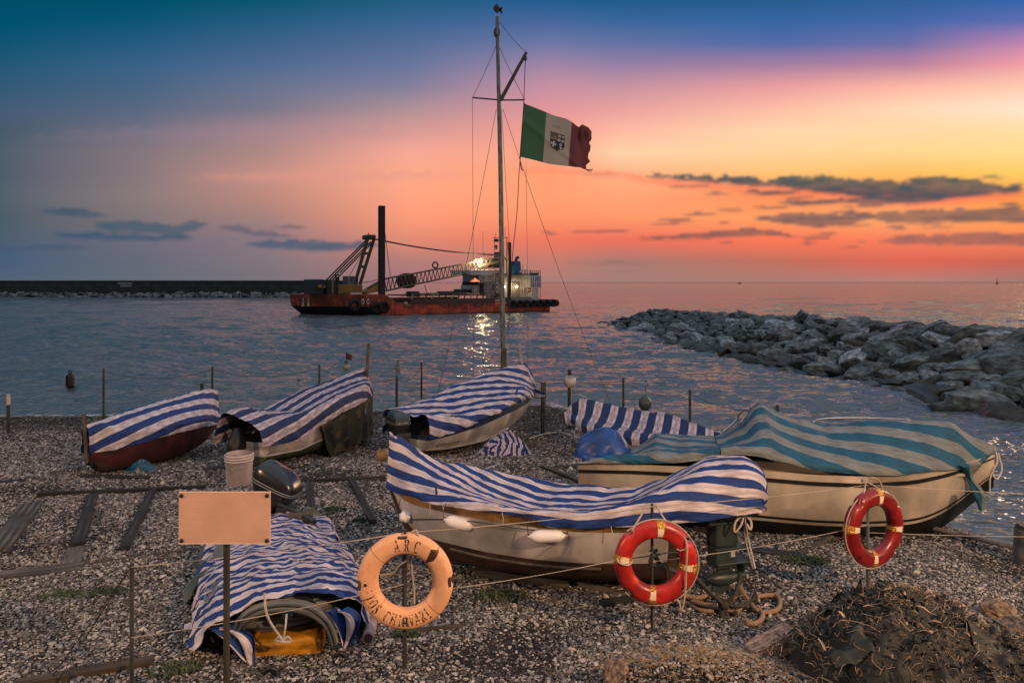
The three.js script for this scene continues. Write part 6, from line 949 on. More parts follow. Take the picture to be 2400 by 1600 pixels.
  part('hanging_cord', tube([V(-0.015, 0.3, -0.08), V(0.05, 0.37, 0.0), V(0.08, 0.385, 0.0), V(0.1, 0.35, 0.02), V(0.07, 0.28, -0.06)], 0.0085, 30, 6), ropeMat, g);
  part('loose_cord', tube([V(0.065, 0.24, -0.05), V(0.02, 0.15, -0.05), V(-0.06, 0.09, -0.05), V(-0.1, 0.04, -0.05), V(-0.2, 0.02, -0.05)], 0.0075, 40, 6), ropeMat, g);
  part('loose_cord', tube([V(0.035, 0.24, -0.05), V(0.045, 0.05, -0.05), V(0.06, -0.1, -0.05), V(0.062, -0.2, -0.05)], 0.0075, 30, 6), ropeMat, g); part('loose_cord', tube([V(0.0, 0.24, -0.06), V(0.02, 0.08, -0.06), V(0.05, -0.02, -0.06), V(0.05, -0.09, -0.06)], 0.005, 30, 6), ropeMat, g);
  part('lashing', merge([tube([V(-0.005, -R + r * 0.9, 0.02), V(-0.008, -R, r * 0.8), V(-0.01, -R - r, 0.02)], 0.005, 16, 6), tube([V(0.018, -R + r * 0.9, 0.02), V(0.022, -R, r * 0.8), V(0.02, -R - r, 0.02)], 0.005, 16, 6)]), darkRope, g);
  // left-hand post and the lines from post to post
  const d4 = 4.66, P4 = beachPost('line_post', 'plain thin post at the left end of the foreground lines', at(302, 0, d4).x, d4, at(0, 1294, d4).y, 0.0135, postM);
  const P5 = V(7.4, 2.62, -7.6); beachPost('line_post', 'plain thin post at the right end of the foreground lines', 7.4, 7.6, 2.64, 0.016, postM);
  const run = [P4, P3, P1, P2, P5], dn = (p, y) => p.clone().add(V(0, -y, 0.012));
  for (let i = 1; i < run.length; i++) { const w = ['left post to the pale lifebuoy', 'pale lifebuoy to the bright red one', 'bright red lifebuoy to the dark red one', 'dark red lifebuoy out to the right'][i - 1]; single('guard_line', sag(dn(run[i - 1], 0.02), dn(run[i], 0.02), 0.02, 0.0035, 20, 6), ropeMat, `upper thin pale line running from ${w}`, 'rope'); single('guard_line', sag(dn(run[i - 1], 0.5), dn(run[i], 0.42), 0.03, 0.0032, 20, 6), ropeMat, `lower thin pale line running from ${w}`, 'rope'); }
  for (const [px, py] of [[112, 1568], [128, 1575]]) { const e = ground(px, py - 6); single('guy_wire', rod(dn(P4, 0.02), e, 0.004, 0.004, 6), wire, 'thin dark guy wire slanting down from the left post', 'wire', 'guy wires of the left post'); }
}
// ---------------------------------------------------------------- timbers on the shingle
function plank(name, a, b, w, h, mat, label, cat, group, lift = 0) {
  const A = ground(...a), B = ground(...b); A.y += h * 0.3 + lift; B.y += h * 0.3 + lift;
  const d = B.clone().sub(A), L = d.length(), n = Math.max(6, Math.round(L / 0.12)), m = thing(name, label, cat, A, 0, group); seed = Math.round(a[0] * 7 + b[1]);
  const off = rr(0, 50), g = new THREE.BoxGeometry(w, h, L, 2, 2, n), p = g.attributes.position;
  for (let i = 0; i < p.count; i++) { const z = p.getZ(i), s = 1 + 0.1 * (fbm(z * 3 + off, 1, 2, 3) - 0.5); const c = (Math.abs(p.getX(i)) > w * 0.49 && Math.abs(p.getY(i)) > h * 0.49) ? 0.93 : 1; p.setXYZ(i, p.getX(i) * s * c + 0.02 * (vnoise(z * 1.5 + off, 4) - 0.5), p.getY(i) * s * c + 0.012 * (vnoise(z * 2 + off, 9) - 0.5), z + (Math.abs(z) > L * 0.49 ? 0.03 * (vnoise(p.getX(i) * 40, p.getY(i) * 40, off) - 0.5) : 0)); }
  const uv = g.attributes.uv; for (let i = 0; i < uv.count; i++) uv.setXY(i, p.getX(i) + p.getY(i) + off, p.getZ(i) * 0.5); g.computeVertexNormals();
  const e = toCreasedNormals(g, 0.6); e.applyMatrix4(new THREE.Matrix4().lookAt(V(0, 0, 0), d, V(0, 1, 0))).translate(d.x / 2, d.y / 2, d.z / 2); part('timber', e, mat, m); return m;
}
plank('slipway_rail', [85, 1142], [470, 1124], 0.11, 0.1, darkWood, 'long dark rail timber on the shingle, left half ending behind the bucket', 'timber');
plank('slipway_rail', [640, 1113], [885, 1102], 0.11, 0.1, darkWood, 'long dark rail timber between the outboard cowl and the peaked boat cover', 'timber');
plank('sleeper', [213, 1142], [176, 1256], 0.16, 0.08, darkWood, 'dark sleeper with a pale worn end, second below the long rail', 'timber', 'sleepers of the slipway'); plank('sleeper', [352, 1130], [284, 1268], 0.12, 0.1, darkWood, 'round dark sleeper nearest the sign below the long rail', 'timber', 'sleepers of the slipway');
plank('sleeper', [75, 1160], [-10, 1270], 0.3, 0.07, greyWood, 'broad weathered grey sleeper at the left end of the slipway', 'timber', 'sleepers of the slipway'); plank('sleeper', [712, 1112], [713, 1182], 0.13, 0.09, darkWood, 'short dark sleeper beside the tiller of the outboard', 'timber', 'sleepers of the slipway'); plank('sleeper', [806, 1103], [856, 1206], 0.11, 0.1, darkWood, 'slanting dark sleeper pointing at the white boat bow', 'timber', 'sleepers of the slipway');
plank('pale_plank', [176, 1258], [158, 1300], 0.2, 0.03, paleWood, 'short splintered pale board lying at the worn sleeper end', 'plank');
plank('pale_plank', [-20, 1324], [192, 1300], 0.14, 0.045, paleWood, 'pale painted plank with a second beneath, left on the shingle', 'plank'); plank('pale_plank', [-20, 1332], [186, 1308], 0.08, 0.03, greyWood, 'lower grey strip beside the pale painted plank', 'plank');
plank('driftwood', [205, 1298], [455, 1262], 0.04, 0.03, brownWood, 'thin driftwood branch between pale plank and dinghy', 'driftwood'); plank('driftwood', [210, 1306], [420, 1276], 0.025, 0.02, paleWood, 'thinner pale stick lying along the driftwood branch', 'driftwood'); plank('driftwood', [90, 1262], [160, 1226], 0.05, 0.02, paleWood, 'pale split stick beside the worn sleeper', 'driftwood');
plank('brown_plank', [40, 1580], [352, 1523], 0.11, 0.05, brownWood, 'long brown plank on the shingle below the sign', 'plank'); plank('driftwood', [350, 1545], [560, 1502], 0.02, 0.015, paleWood, 'thin pale stick beyond the end of the brown plank', 'driftwood');
plank('dark_board', [-10, 1110], [55, 1106], 0.15, 0.05, darkWood, 'short dark board at the left edge of the beach', 'plank');
plank('skid_plank', [345, 1090], [428, 1048], 0.13, 0.05, paleWood, 'pale skid plank leaning out from under the maroon boat', 'plank'); plank('skid_plank', [186, 1096], [340, 1100], 0.18, 0.06, darkWood, 'dark skid under the stern of the maroon boat', 'plank'); plank('skid_plank', [430, 1036], [505, 1012], 0.12, 0.05, greyWood, 'grey skid plank under the maroon boat bow', 'plank');
plank('skid_plank', [650, 1098], [825, 1032], 0.07, 0.05, paleWood, 'long pale skid pole beside the camouflage sheet', 'plank'); plank('skid_plank', [688, 1096], [830, 1040], 0.06, 0.04, paleWood, 'second pale skid pole alongside the first', 'plank'); plank('skid_plank', [466, 1080], [535, 1074], 0.14, 0.05, greyWood, 'grey board lying behind the white bucket', 'plank'); plank('skid_plank', [560, 1100], [690, 1100], 0.16, 0.06, darkWood, 'dark skid under the stern of the boat with tall stem', 'plank');
plank('old_timber', [1095, 1316], [1310, 1345], 0.2, 0.1, greyWood, 'thick worn timber under the keel of the white boat', 'timber'); plank('skid_plank', [1325, 1342], [1450, 1372], 0.06, 0.05, paleWood, 'pale narrow skid below the white boat stern', 'plank'); plank('dark_board', [1380, 1392], [1490, 1376], 0.1, 0.06, darkWood, 'dark beam lying below the bright red lifebuoy', 'timber');
plank('skid_plank', [1690, 1262], [1840, 1282], 0.16, 0.06, greyWood, 'grey board lying in the shade under the motorboat', 'plank'); plank('skid_plank', [1800, 1290], [1910, 1236], 0.07, 0.05, greyWood, 'narrow grey bar slanting under the motorboat', 'plank'); plank('boat_roller', [1246, 1076], [1330, 1110], 0.08, 0.08, darkWood, 'dark pole on the shingle by the motorboat stern', 'pole'); plank('boat_roller', [1262, 1082], [1330, 1068], 0.07, 0.06, greyWood, 'grey pole crossing the dark pole by the motorboat stern', 'pole');
plank('driftwood', [935, 1452], [1060, 1440], 0.05, 0.03, brownWood, 'bleached brown stick on the shingle below the pale lifebuoy', 'driftwood'); plank('driftwood', [1130, 1395], [1300, 1380], 0.02, 0.015, paleWood, 'thin pale stick below the white boat', 'driftwood');
{ const a = ground(2092, 1212), b = ground(2338, 1276); a.y += 0.06; b.y += 0.1; const g = thing('metal_pipe', 'long pale pipe lying in the shallows to the right', 'pipe'); part('pipe', rod(a, b, 0.035, 0.035, 12), worn([0.42, 0.36, 0.33]), g); part('collar', rod(b.clone().lerp(a, 0.02), b, 0.045, 0.045, 12), darkMetal, g); }
{ const p = ground(2372, 1296), g = thing('mooring_bollard', 'dark mooring post on a round concrete foot at the right edge', 'bollard', p); part('foot', new THREE.CylinderGeometry(0.17, 0.2, 0.42, 24).translate(0, 0.2, 0), worn([0.2, 0.18, 0.15]), g); part('cap', new THREE.CylinderGeometry(0.14, 0.17, 0.05, 24).translate(0, 0.43, 0), darkMetal, g); part('post', rod(V(0, 0.4, 0), V(0, 1.1, 0), 0.06, 0.06, 14), blackPaint, g); }
// ---------------------------------------------------------------- small things on the shingle
{
  const p = ground(549, 1114), b = thing('plastic_bucket', 'tall white plastic bucket standing behind the sign', 'bucket', p); const k = 1.0 * (-p.z) / FOC, R0 = 27 * k, R1 = 31 * k, H = 74 * k;
  part('body', new THREE.LatheGeometry([[0.001, 0], [R0, 0], [R0 * 1.01, 0.01], [R1 * 0.97, H * 0.8], [R1 * 0.97, H], [R1 * 0.9, H], [R0 * 0.92, 0.03]].map(q => new THREE.Vector2(...q)), 36), phys([0.68, 0.58, 0.58], { roughness: 0.4, map: mottleCol }), b);
  for (const f of [0.8, 0.88, 0.96]) part('rim', new THREE.TorusGeometry(R1 * 0.99, 0.012, 8, 40).rotateX(Math.PI / 2).translate(0, H * f, 0), phys([0.66, 0.58, 0.55], { roughness: 0.4 }), b);
  part('handle', tube([V(-R1, H * 0.84, 0), V(-R1 * 0.7, H * 0.66, R1 * 0.75), V(0, H * 0.6, R1 * 1.04), V(R1 * 0.7, H * 0.66, R1 * 0.75), V(R1, H * 0.84, 0)], 0.006, 30, 6), steel, b);
}
{ // crumpled striped cloth by the white boat under the mast
  const c = ground(1160, 1042), g = sheet(70, 50, (u, v) => { const a = u * 6.283, r = v, n = fbm(Math.cos(a) * r * 3 + 5, Math.sin(a) * r * 3, 71, 4), rg = 1 - 2 * Math.abs(fbm(Math.cos(a) * r * 5, Math.sin(a) * r * 5, 75, 3) - 0.5), h = 0.36 * (1 - r * r) * (0.5 + n) + 0.14 * rg * (1 - r) + 0.02; return { p: c.clone().add(V(Math.cos(a) * r * 0.66 * (0.85 + 0.3 * n), h - 0.03 * r, Math.sin(a) * r * 0.42)), uv: [(Math.cos(a) * r * 4 + n * 3), Math.sin(a) * r * 2 + rg] }; });
  single('crumpled_cloth', thick(g, 0.006), cloth(duskCloth), 'crumpled heap of striped cloth on the shingle below the white boat', 'cloth');
  const e = ground(322, 1080), h = sheet(40, 20, (u, v) => { const a = u * 6.283, n = fbm(Math.cos(a) * v * 3, Math.sin(a) * v * 3, 81, 3); return e.clone().add(V(Math.cos(a) * v * 0.32, 0.22 * (1 - v * v) * (0.4 + n), Math.sin(a) * v * 0.18)); });
  single('blue_bag', thick(h, 0.005), twosided(phys([0.02, 0.14, 0.26], { roughness: 0.35, map: mottleCol })), 'small crumpled blue plastic bag under the maroon boat', 'bag');
  const w = ground(445, 1444); single('white_offcut', box(0.16, 0.02, 0.1, w.clone().add(V(0, 0.03, 0)), 0.005, new THREE.Euler(0.1, 0.4, 0.05)), worn([0.7, 0.64, 0.66]), 'white plastic offcut on the shingle left of the dinghy', 'offcut');
  const t = thing('pale_pipe', 'short pink plastic pipe on the shingle beside dinghy', 'pipe'), ta = ground(862, 1412), tb = ground(845, 1482); ta.y += 0.06; tb.y += 0.06; part('tube', rod(tb, ta, 0.05, 0.05, 18), worn([0.55, 0.42, 0.42]), t); part('bore', rod(tb.clone().add(tb.clone().sub(ta).normalize().multiplyScalar(0.002)), tb.clone().lerp(ta, 0.02), 0.036, 0.036, 16), worn([0.1, 0.07, 0.06]), t);
  for (const [px, py, lab] of [[622, 1548, 'small black hook on the shingle at the striped end'], [780, 1512, 'small black cleat lying right of the yellow float']]) { const p = ground(px, py); single('iron_hook', tube([V(-0.05, 0.01, 0), V(0, 0.05, 0.01), V(0.05, 0.02, 0), V(0.06, 0.0, 0.05), V(0.03, 0.0, 0.07)].map(q => q.add(p)), 0.018, 20, 8), blackPaint, lab, 'hook'); }
}
// anchor and the heap of rope
{
  const c = ground(1668, 1412), a = thing('grapnel_anchor', 'rusty dark grapnel anchor with four flukes among the coiled rope', 'anchor', c), iron = worn([0.05, 0.045, 0.035], { roughness: 0.8 });
  const h = at(1662, 1388, -c.z).sub(c);
  part('shank', tube([at(1590, 1318, -c.z - 0.25).sub(c), at(1630, 1360, -c.z - 0.1).sub(c), h], 0.02, 20, 8), iron, a);
  for (const e of [[1658, 1470, 0.15], [1700, 1330, -0.1], [1735, 1372, -0.05], [1690, 1440, 0.1]]) { const t = at(e[0], e[1], -c.z - e[2] * 0.6).sub(c), mid = h.clone().lerp(t, 0.55).add(V(0, -0.03, 0.04)); t.y = Math.max(t.y, groundH(t.x + c.x, -(t.z + c.z)) - c.y + 0.015); const f = part('fluke', tube([h, mid, t], 0.017, 14, 8), iron, a); part('palm', new THREE.SphereGeometry(0.04, 10, 8).scale(0.7, 1.4, 0.3).translate(t.x, t.y, t.z), iron, f); }
  part('crown', new THREE.SphereGeometry(0.05, 12, 10).translate(h.x, h.y, h.z), iron, a);
  const twist = texture(64, 64, (x, y) => { const v = 0.62 + 0.38 * Math.sin((x * 2 + y * 2) * Math.PI * 2 * 2); return [v, v * 0.92, v * 0.84]; });
  const laid = std([0.62, 0.48, 0.36], { map: rep(twist, 12, 14), roughness: 0.9 }), G = (px, py, up = 0.03) => { const p = ground(px, py); p.y += up; return p; };
  single('rope_coil', tube([G(1700, 1372, 0.1), G(1722, 1392, 0.06), G(1745, 1376), G(1780, 1374), G(1792, 1392), G(1780, 1410), G(1745, 1412), G(1715, 1398, 0.07), G(1690, 1412), G(1650, 1404), G(1620, 1398), G(1590, 1388)], 0.022, 160, 8), laid, 'thick loop of laid rope on the shingle by the anchor', 'rope');
  single('rope_coil', tube([G(1740, 1402), G(1752, 1420), G(1740, 1438), G(1722, 1440), G(1712, 1432)], 0.024, 60, 8), laid, 'short doubled rope end below the thick rope loop', 'rope');
  single('rope_coil', merge([tube([G(1576, 1372), G(1610, 1392), G(1650, 1396), G(1690, 1384, 0.06)], 0.02, 60, 8), tube([G(1578, 1392), G(1608, 1408), G(1640, 1412)], 0.02, 40, 8), tube([G(1574, 1380, 0.05), G(1600, 1384, 0.05), G(1640, 1378, 0.06)], 0.022, 40, 8)]), laid, 'strands of laid rope running from the lifebuoy to the anchor', 'rope');
  single('thin_cord', tube([G(1748, 1402), G(1770, 1396), G(1782, 1404), G(1770, 1410), G(1756, 1400), G(1764, 1392)], 0.006, 60, 5), whiteRope, 'thin white tangled cord inside the thick rope loop', 'rope');
  const ch = thing('rope_bundle', 'dark knotted rope bundle seen through the bright red lifebuoy', 'rope'); const q = (x, y, d) => at(x, y, d); part('knot', merge([tube([q(1496, 1265, 6.05), q(1510, 1285, 6.1), q(1520, 1300, 6.2), q(1545, 1310, 6.35), q(1570, 1318, 6.6)], 0.02, 40, 8), tube([q(1500, 1275, 6.03), q(1492, 1290, 6.02), q(1510, 1300, 6.05), q(1530, 1292, 6.15), q(1536, 1306, 6.2)], 0.012, 40, 6), tube([q(1494, 1268, 6.02), q(1510, 1262, 6.05), q(1500, 1278, 6.0), q(1515, 1272, 6.05)], 0.011, 30, 6)]), darkRope, ch); part('tie', tube([q(1440, 1283, 6.2), q(1500, 1276, 6.03), q(1550, 1268, 6.2), q(1580, 1290, 6.4)], 0.005, 40, 5), darkRope, ch);
}
// ---------------------------------------------------------------- shingle, heap, stones, weeds
{
  seed = 555;
  const pebble = k => { const pts = []; seed = 900 + k; for (let i = 0; i < 12; i++) { const a = rr(0, 6.283), z = rr(-1, 1), r = Math.sqrt(1 - z * z); pts.push(V(Math.cos(a) * r, z * rr(0.42, 0.6), Math.sin(a) * r * rr(0.62, 0.85))); } let g = new ConvexGeometry(pts); g.deleteAttribute('normal'); g.deleteAttribute('uv'); g = mergeVertices(g, 1e-3); g.computeVertexNormals(); return g; };
  const geos = [0, 1, 2, 3].map(pebble), mats = std(0xffffff, { roughness: 0.72 });
  const spots = []; seed = 31337;
  const want = d => d < 6.5 ? 2300 : 2300 * Math.pow(6.5 / d, 1.75);
  for (let d = 2.8; d < 26; d += 0.1) { const x0 = -d * 0.8 - 0.6, x1 = d * 0.8 + 0.6, n = want(d) * (x1 - x0) * 0.1; for (let i = 0; i < n; i++) { const x = rr(x0, x1), q = d + rr(0, 0.1); const s = shoreDist(x, q); if (s < 0.12) continue; const m = fbm(x * 0.9, q * 0.9, 44, 3); if (rnd() > sstep(0.25, 0.5, m) * 0.75 + 0.3) continue; spots.push([x, q]); } }
  const per = Math.ceil(spots.length / 4), o = new THREE.Object3D(), c = new THREE.Color();
  for (let k = 0; k < 4; k++) {
    const part_ = spots.filter((_, i) => i % 4 == k), im = new THREE.InstancedMesh(geos[k], mats, part_.length);
    part_.forEach(([x, d], i) => { const big = rnd(), s = (0.0085 + 0.0105 * big * big + (rnd() < 0.025 ? 0.016 : 0)) * Math.pow(Math.max(d, 6) / 6, 0.62); o.position.set(x, groundH(x, d) + s * 0.34, -d); o.rotation.set(rr(-0.35, 0.35), rr(0, 6.283), rr(-0.35, 0.35)); o.scale.set(s * rr(0.9, 1.5), s * rr(0.8, 1.2), s); o.updateMatrix(); im.setMatrixAt(i, o.matrix); const wetK = groundH(x, d) < 0.42 ? 0.45 : 1, v = rnd(), b = wetK * (0.06 + 0.42 * Math.pow(v, 2.1)), w = rr(0.8, 0.98); c.setRGB(b * rr(1.0, 1.14), b * rr(0.94, 1.02), b * w); im.setColorAt(i, c); });
    im.name = numbered('pebbles'); im.userData = { kind: 'stuff', label: 'loose grey and cream pebbles covering the beach', category: 'shingle' }; shadowed(im); scene.add(im);
  }
}
// stones of the right foreground
{
  const warm = [[0.42, 0.29, 0.2], [0.3, 0.22, 0.16], [0.36, 0.24, 0.15], [0.26, 0.2, 0.15]].map(rockMat);
  const st = (px, py, s, k, m, rot, label, up = 0.3) => { const p = ground(px, py), r = single('stone', ROCKS[k], warm[m], label, 'stone'); r.position.copy(p).add(V(0, s[1] * up, 0)); r.scale.set(...s); r.rotation.set(...rot); return r; };
  st(2296, 1412, [0.2, 0.15, 0.17], 3, 0, [0.2, 0.4, -0.2], 'orange angular stone right of the dark heap');
  st(2330, 1468, [0.24, 0.18, 0.22], 5, 1, [0.1, 1.2, 0.1], 'rounded pitted stone below the orange angular stone');
  st(2326, 1524, [0.26, 0.17, 0.22], 7, 2, [0, 0.5, 0.12], 'squared brown stone at the right edge beside the heap');
  st(2330, 1585, [0.3, 0.18, 0.22], 1, 3, [0.1, 2.2, 0], 'lowest brown stone at the right edge beside the heap');
  st(1412, 1560, [0.15, 0.14, 0.14], 2, 0, [0.3, 0.8, 0.3], 'upright pinkish stone at the foot of the earth hump');
  st(1730, 1414 + 30, [0.045, 0.03, 0.04], 4, 0, [0, 0, 0], 'small rosy stone by the rope end');
  const p = ground(1776, 1506), slab = thing('slab_stone', 'long smooth pinkish stone slab lying on the earth hump', 'stone', p.add(V(0, 0.09, 0)));
  const g = new THREE.BoxGeometry(0.4, 0.13, 0.17, 12, 6, 6), q = g.attributes.position; for (let i = 0; i < q.count; i++) { let x = q.getX(i), y = q.getY(i), z = q.getZ(i); const e = Math.pow(Math.abs(x / 0.2), 6) , k = 1 - 0.16 * e, n = fbm(x * 9 + 3, y * 12, z * 12, 3) - 0.5; y *= mix(0.75, 1.15, (x + 0.2) / 0.4) * k; z *= k; q.setXYZ(i, x + n * 0.03, y + n * 0.03 + 0.045 * (x + 0.05), z + n * 0.02); } g.computeVertexNormals();
  part('stone', mergeVertices(g.rotateY(0.25).rotateZ(0.22)), std([0.62, 0.42, 0.33], { map: rep(rockCol, 2), bumpMap: rockBump, bumpScale: 0.006, roughness: 0.75 }), slab);
}
// the dark heap of old netting and dry stalks
{
  const cx = 3.02, cd = 5.05, H = (x, d) => { const a = (x - cx) / 0.95, b = (d - cd) / 0.85; return groundH(x, d) - 0.06 + 0.66 * Math.exp(-(a * a + b * b) * 1.1) + 0.25 * Math.exp(-(Math.pow((x - 2.55) / 0.4, 2) + Math.pow((d - 4.7) / 0.5, 2))); };
  const t = thing('netting_heap', 'heap of old black netting and plastic tangled with dry stalks', 'heap'), blk = twosided(phys([0.016, 0.02, 0.019], { roughness: 0.7, map: mottleCol }));
  const bumpy = (x, d) => H(x, d) + 0.13 * (1 - 2 * Math.abs(fbm(x * 2.6, d * 2.6, 91, 3) - 0.5)) + 0.12 * Math.pow(1 - 2 * Math.abs(fbm(x * 5, d * 6, 93, 3) - 0.5), 2) + 0.05 * (fbm(x * 16, d * 16, 97, 2) - 0.5) - 0.17;
  part('netting', sheet(220, 180, (u, v) => { const x = mix(1.5, 4.5, u), d = mix(3.7, 6.25, v), e = Math.min(u, 1 - u, v, 1 - v) * 2, r = Math.hypot((x - cx) / 0.94, (d - cd) / 1.1); return { p: V(x, mix(bumpy(x, d), groundH(x, d) - 0.15, sstep(0.8, 1.12, r + 0.3 * (fbm(x * 3, d * 3, 95, 2) - 0.5))), -d), uv: [x * 2, d * 2] }; }), blk, t);
  seed = 777; const sheetM = twosided(phys([0.02, 0.03, 0.027], { roughness: 0.6, map: mottleCol }));
  for (let i = 0; i < 12; i++) { const x = cx + rr(-0.8, 0.8), d = cd + rr(-0.75, 0.55), w = rr(0.12, 0.3), a = rr(0, 6.28), L = rr(0.2, 0.45), ph = rr(0, 6); part('plastic_fold', sheet(8, 10, (u, v) => { const ux = (u - 0.5) * w, vy = v * L, X = x + ux * Math.cos(a) + vy * 0.3 * Math.sin(a), D = d + ux * Math.sin(a) - vy * 0.6; return V(X, bumpy(X, D) + 0.012 + 0.03 * Math.sin(v * 2.6) + 0.02 * Math.sin(u * 9 + ph) + 0.05 * (fbm(u * 3 + ph, v * 4, 5) - 0.5), -D); }), sheetM, t); }
  // dry stalks: thin bent ribbons and rods
  const stalks = [[], [], []];
  for (let i = 0; i < 1900; i++) { const x = cx + (rnd() + rnd() - 1) * 1.25, d = cd + (rnd() + rnd() - 1) * 1.25 - 0.05, L = rr(0.03, 0.11) * (rnd() < 0.05 ? 2.6 : 1), a = rr(0, 6.28), e = rr(-0.5, 0.7), r = rr(0.001, 0.0022); const y = Math.max(bumpy(x, d), groundH(x, d)) + rr(0.0, 0.05), k = rr(-1, 1) * L * 0.5; const p = [0, 0.5, 1].map(q => V(x + Math.cos(a) * L * (q - 0.5) + k * Math.sin(q * 3.14) * Math.sin(a), y + e * L * (q - 0.3) * 0.7 + 0.02 * Math.sin(q * 5 + i), -d + Math.sin(a) * L * (q - 0.5) + k * Math.sin(q * 3.14) * Math.cos(a))); stalks[i % 3].push(tube(p, r, 4, 3)); }
  stalks.forEach((s, k) => { part('dry_stalks', merge(s), std([[0.34, 0.25, 0.16], [0.16, 0.12, 0.08], [0.44, 0.33, 0.23]][k], { roughness: 0.85 }), t).userData.kind = 'stuff'; });
  // dark shreds of net and plastic all over it
  const shr = [[], []]; for (let i = 0; i < 4200; i++) { const x = cx + (rnd() + rnd() - 1) * 1.05, d = cd + (rnd() + rnd() - 1) * 1.05, y = bumpy(x, d), a = rr(0, 6.28), L = rr(0.03, 0.1), w = rr(0.003, 0.013), e = rr(-0.2, 0.9), u = V(Math.cos(a), e, Math.sin(a)).normalize(), s = V(-Math.sin(a), rr(-0.6, 0.6), Math.cos(a)).normalize().multiplyScalar(w), P0 = V(x, y - 0.004, -d), P1 = P0.clone().addScaledVector(u, L * 0.5).add(V(0, 0.012, 0)), P2 = P0.clone().addScaledVector(u, L); const g = new THREE.BufferGeometry().setFromPoints([P0.clone().add(s), P0.clone().sub(s), P1.clone().add(s), P1.clone().sub(s), P2.clone().addScaledVector(s, 0.4), P2.clone().addScaledVector(s, -0.4)]); g.setIndex([0, 1, 2, 1, 3, 2, 2, 3, 4, 3, 5, 4]); g.computeVertexNormals(); shr[rnd() < 0.93 ? 0 : 1].push(g); }
  shr.forEach((s, k) => { part('net_shreds', merge(s), twosided(std([[0.022, 0.026, 0.024], [0.4, 0.27, 0.2]][k], { roughness: 0.9 })), t).userData.kind = 'stuff'; });
  for (const q of [[[2110, 1440], [2095, 1452], [2090, 1470], [2120, 1430]], [[2040, 1450], [2020, 1475], [2060, 1490]], [[2150, 1500], [2200, 1540], [2240, 1560]], [[2060, 1560], [2110, 1530], [2130, 1500]]]) part('pale_strap', tube(q.map(([a, b]) => { const p = ground(a, b); p.y = bumpy(p.x, -p.z) + 0.06; return p; }), 0.006, 30, 5), paleWood, t);
}
// dry litter on the earth hump
{ seed = 888; const s = []; for (let i = 0; i < 1500; i++) { const x = 1.35 + (rnd() + rnd() - 1) * 1.1, d = 4.95 + (rnd() + rnd() - 1) * 0.6, L = rr(0.015, 0.06), a = rr(0, 6.28), y = groundH(x, d) + rr(0.004, 0.015); s.push(tube([V(x, y, -d), V(x + Math.cos(a) * L * 0.5, y + rr(0, 0.02), -d + Math.sin(a) * L * 0.4), V(x + Math.cos(a) * L, y + rr(-0.005, 0.02), -d + Math.sin(a) * L)], rr(0.001, 0.0025), 3, 3)); }
  const m = shadowed(new THREE.Mesh(merge(s), std([0.34, 0.23, 0.12], { roughness: 0.9 }))); m.name = 'dry_litter'; m.userData = { kind: 'stuff', label: 'dry straw litter strewn over the low earth hump', category: 'litter' }; scene.add(m); }
// weeds
function tuft(px, py, rx, h, n, col, label, name = 'beach_weed', cat = 'weed', group) {
  const p = ground(px, py), t = thing(name, label, cat, p, 0, group), g = []; seed = px * 3 + py;
  for (let i = 0; i < n; i++) { const a = rr(0, 6.28), q = Math.sqrt(rnd()) * rx, x = Math.cos(a) * q, z = Math.sin(a) * q * 0.6, y0 = groundH(p.x + x, -(p.z + z)) - p.y, L = h * rr(0.5, 1.1) * (1 - 0.4 * q / rx), b = rr(0, 6.28), w = rr(0.006, 0.014) * (h > 0.12 ? 1.3 : 1); const A = V(x, y0, z), B = V(x + Math.cos(b) * L * 0.4, y0 + L * 0.8, z + Math.sin(b) * L * 0.4), C = V(x + Math.cos(b) * L * 0.9, y0 + L * rr(0.6, 1), z + Math.sin(b) * L * 0.9), s = V(-Math.sin(b), 0, Math.cos(b)).multiplyScalar(w); const k = new THREE.BufferGeometry().setFromPoints([A.clone().add(s), A.clone().sub(s), B.clone().add(s), B.clone().sub(s), C]); k.setIndex([0, 1, 2, 1, 3, 2, 2, 3, 4]); k.computeVertexNormals(); g.push(k); }
  const cr = part('foliage', merge(g), twosided(std(col, { roughness: 0.8 })), t); part('root_mat', new THREE.SphereGeometry(rx * 0.55, 16, 8).scale(1, 0.12, 0.6), std(col.map(c => c * 0.6), { roughness: 0.95, bumpMap: mottle, bumpScale: 0.02 }), t); return t;
}
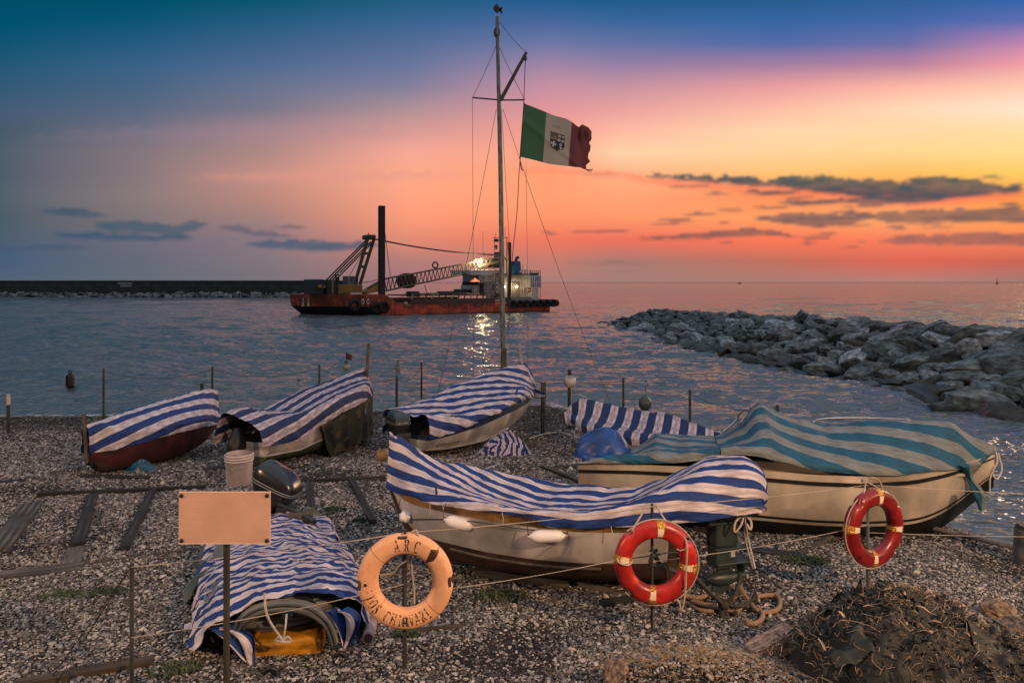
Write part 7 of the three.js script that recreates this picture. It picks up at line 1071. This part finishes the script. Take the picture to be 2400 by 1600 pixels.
{
  const dk = [0.03, 0.045, 0.02], mid = [0.06, 0.075, 0.03];
  tuft(765, 1172, 0.2, 0.06, 160, dk, 'small dark weed patch between the two sleepers'); tuft(835, 1196, 0.16, 0.06, 120, dk, 'small dark weed beside the slanting sleeper'); tuft(1302, 1074, 0.3, 0.07, 160, dk, 'dark weed patch on the shingle left of the motorboat stern'); tuft(930, 1460, 0.14, 0.06, 140, mid, 'green weed at the foot of the pale lifebuoy post');
  tuft(400, 1540, 0.22, 0.06, 160, mid, 'low green weed between brown plank and sign post'); tuft(150, 1368, 0.3, 0.05, 200, mid, 'sparse green weed below the pale painted plank'); tuft(250, 1360, 0.25, 0.05, 160, dk, 'dark weed patch left of the dinghy'); tuft(1850, 1290, 0.3, 0.08, 240, mid, 'mossy green weed on the shingle left of the dark red lifebuoy'); tuft(1150, 1370, 0.3, 0.06, 220, mid, 'green weed in the shade of the white boat keel');
  tuft(2160, 1196, 0.55, 0.16, 700, [0.32, 0.27, 0.05], 'heap of yellow green seaweed at the water below the motorboat bow', 'seaweed_heap', 'seaweed'); tuft(2085, 1212, 0.35, 0.08, 260, [0.1, 0.12, 0.03], 'darker green seaweed trailing beside the yellow heap', 'seaweed_heap', 'seaweed');
}
// ---------------------------------------------------------------- street lamps of the promenade behind the camera, whose warm light falls on the beach
for (const [x, lab] of [[-14, 'street lamp on the promenade facing the moored boats on the left'], [7.2, 'street lamp on the promenade facing the lifebuoys'], [28, 'street lamp on the promenade facing the breakwater root']]) {
  const g = thing('street_lamp', lab, 'street lamp', V(x, 3.35, 3.4), 0, 'street lamps along the promenade');
  part('pole', rod(V(0, 0, 0), V(0, 4.9, 0), 0.09, 0.06, 14), galv, g); part('arm', tube([V(0, 4.7, 0), V(0, 5.1, -0.3), V(0, 5.22, -1.0), V(0, 5.22, -1.5)], 0.04, 20, 8), galv, g); part('head', box(0.36, 0.14, 0.7, V(0, 5.24, -1.75), 0.05), galv, g); part('base_plate', new THREE.CylinderGeometry(0.18, 0.22, 0.25, 18).translate(0, 0.12, 0), galv, g);
  const col = new THREE.Color().setRGB(1, 0.6, 0.34); const bulb = part('bulb', new THREE.SphereGeometry(0.13, 16, 10).scale(1, 0.6, 1.6).translate(0, 5.1, -1.75), std([0, 0, 0], { emissive: col, emissiveIntensity: 30 }), g); bulb.castShadow = false;
  const L = new THREE.PointLight(col, 400); L.position.set(0, 5.1, -1.75); L.castShadow = true; L.shadow.radius = 6; g.add(L);
}
renderer.render(scene, camera);
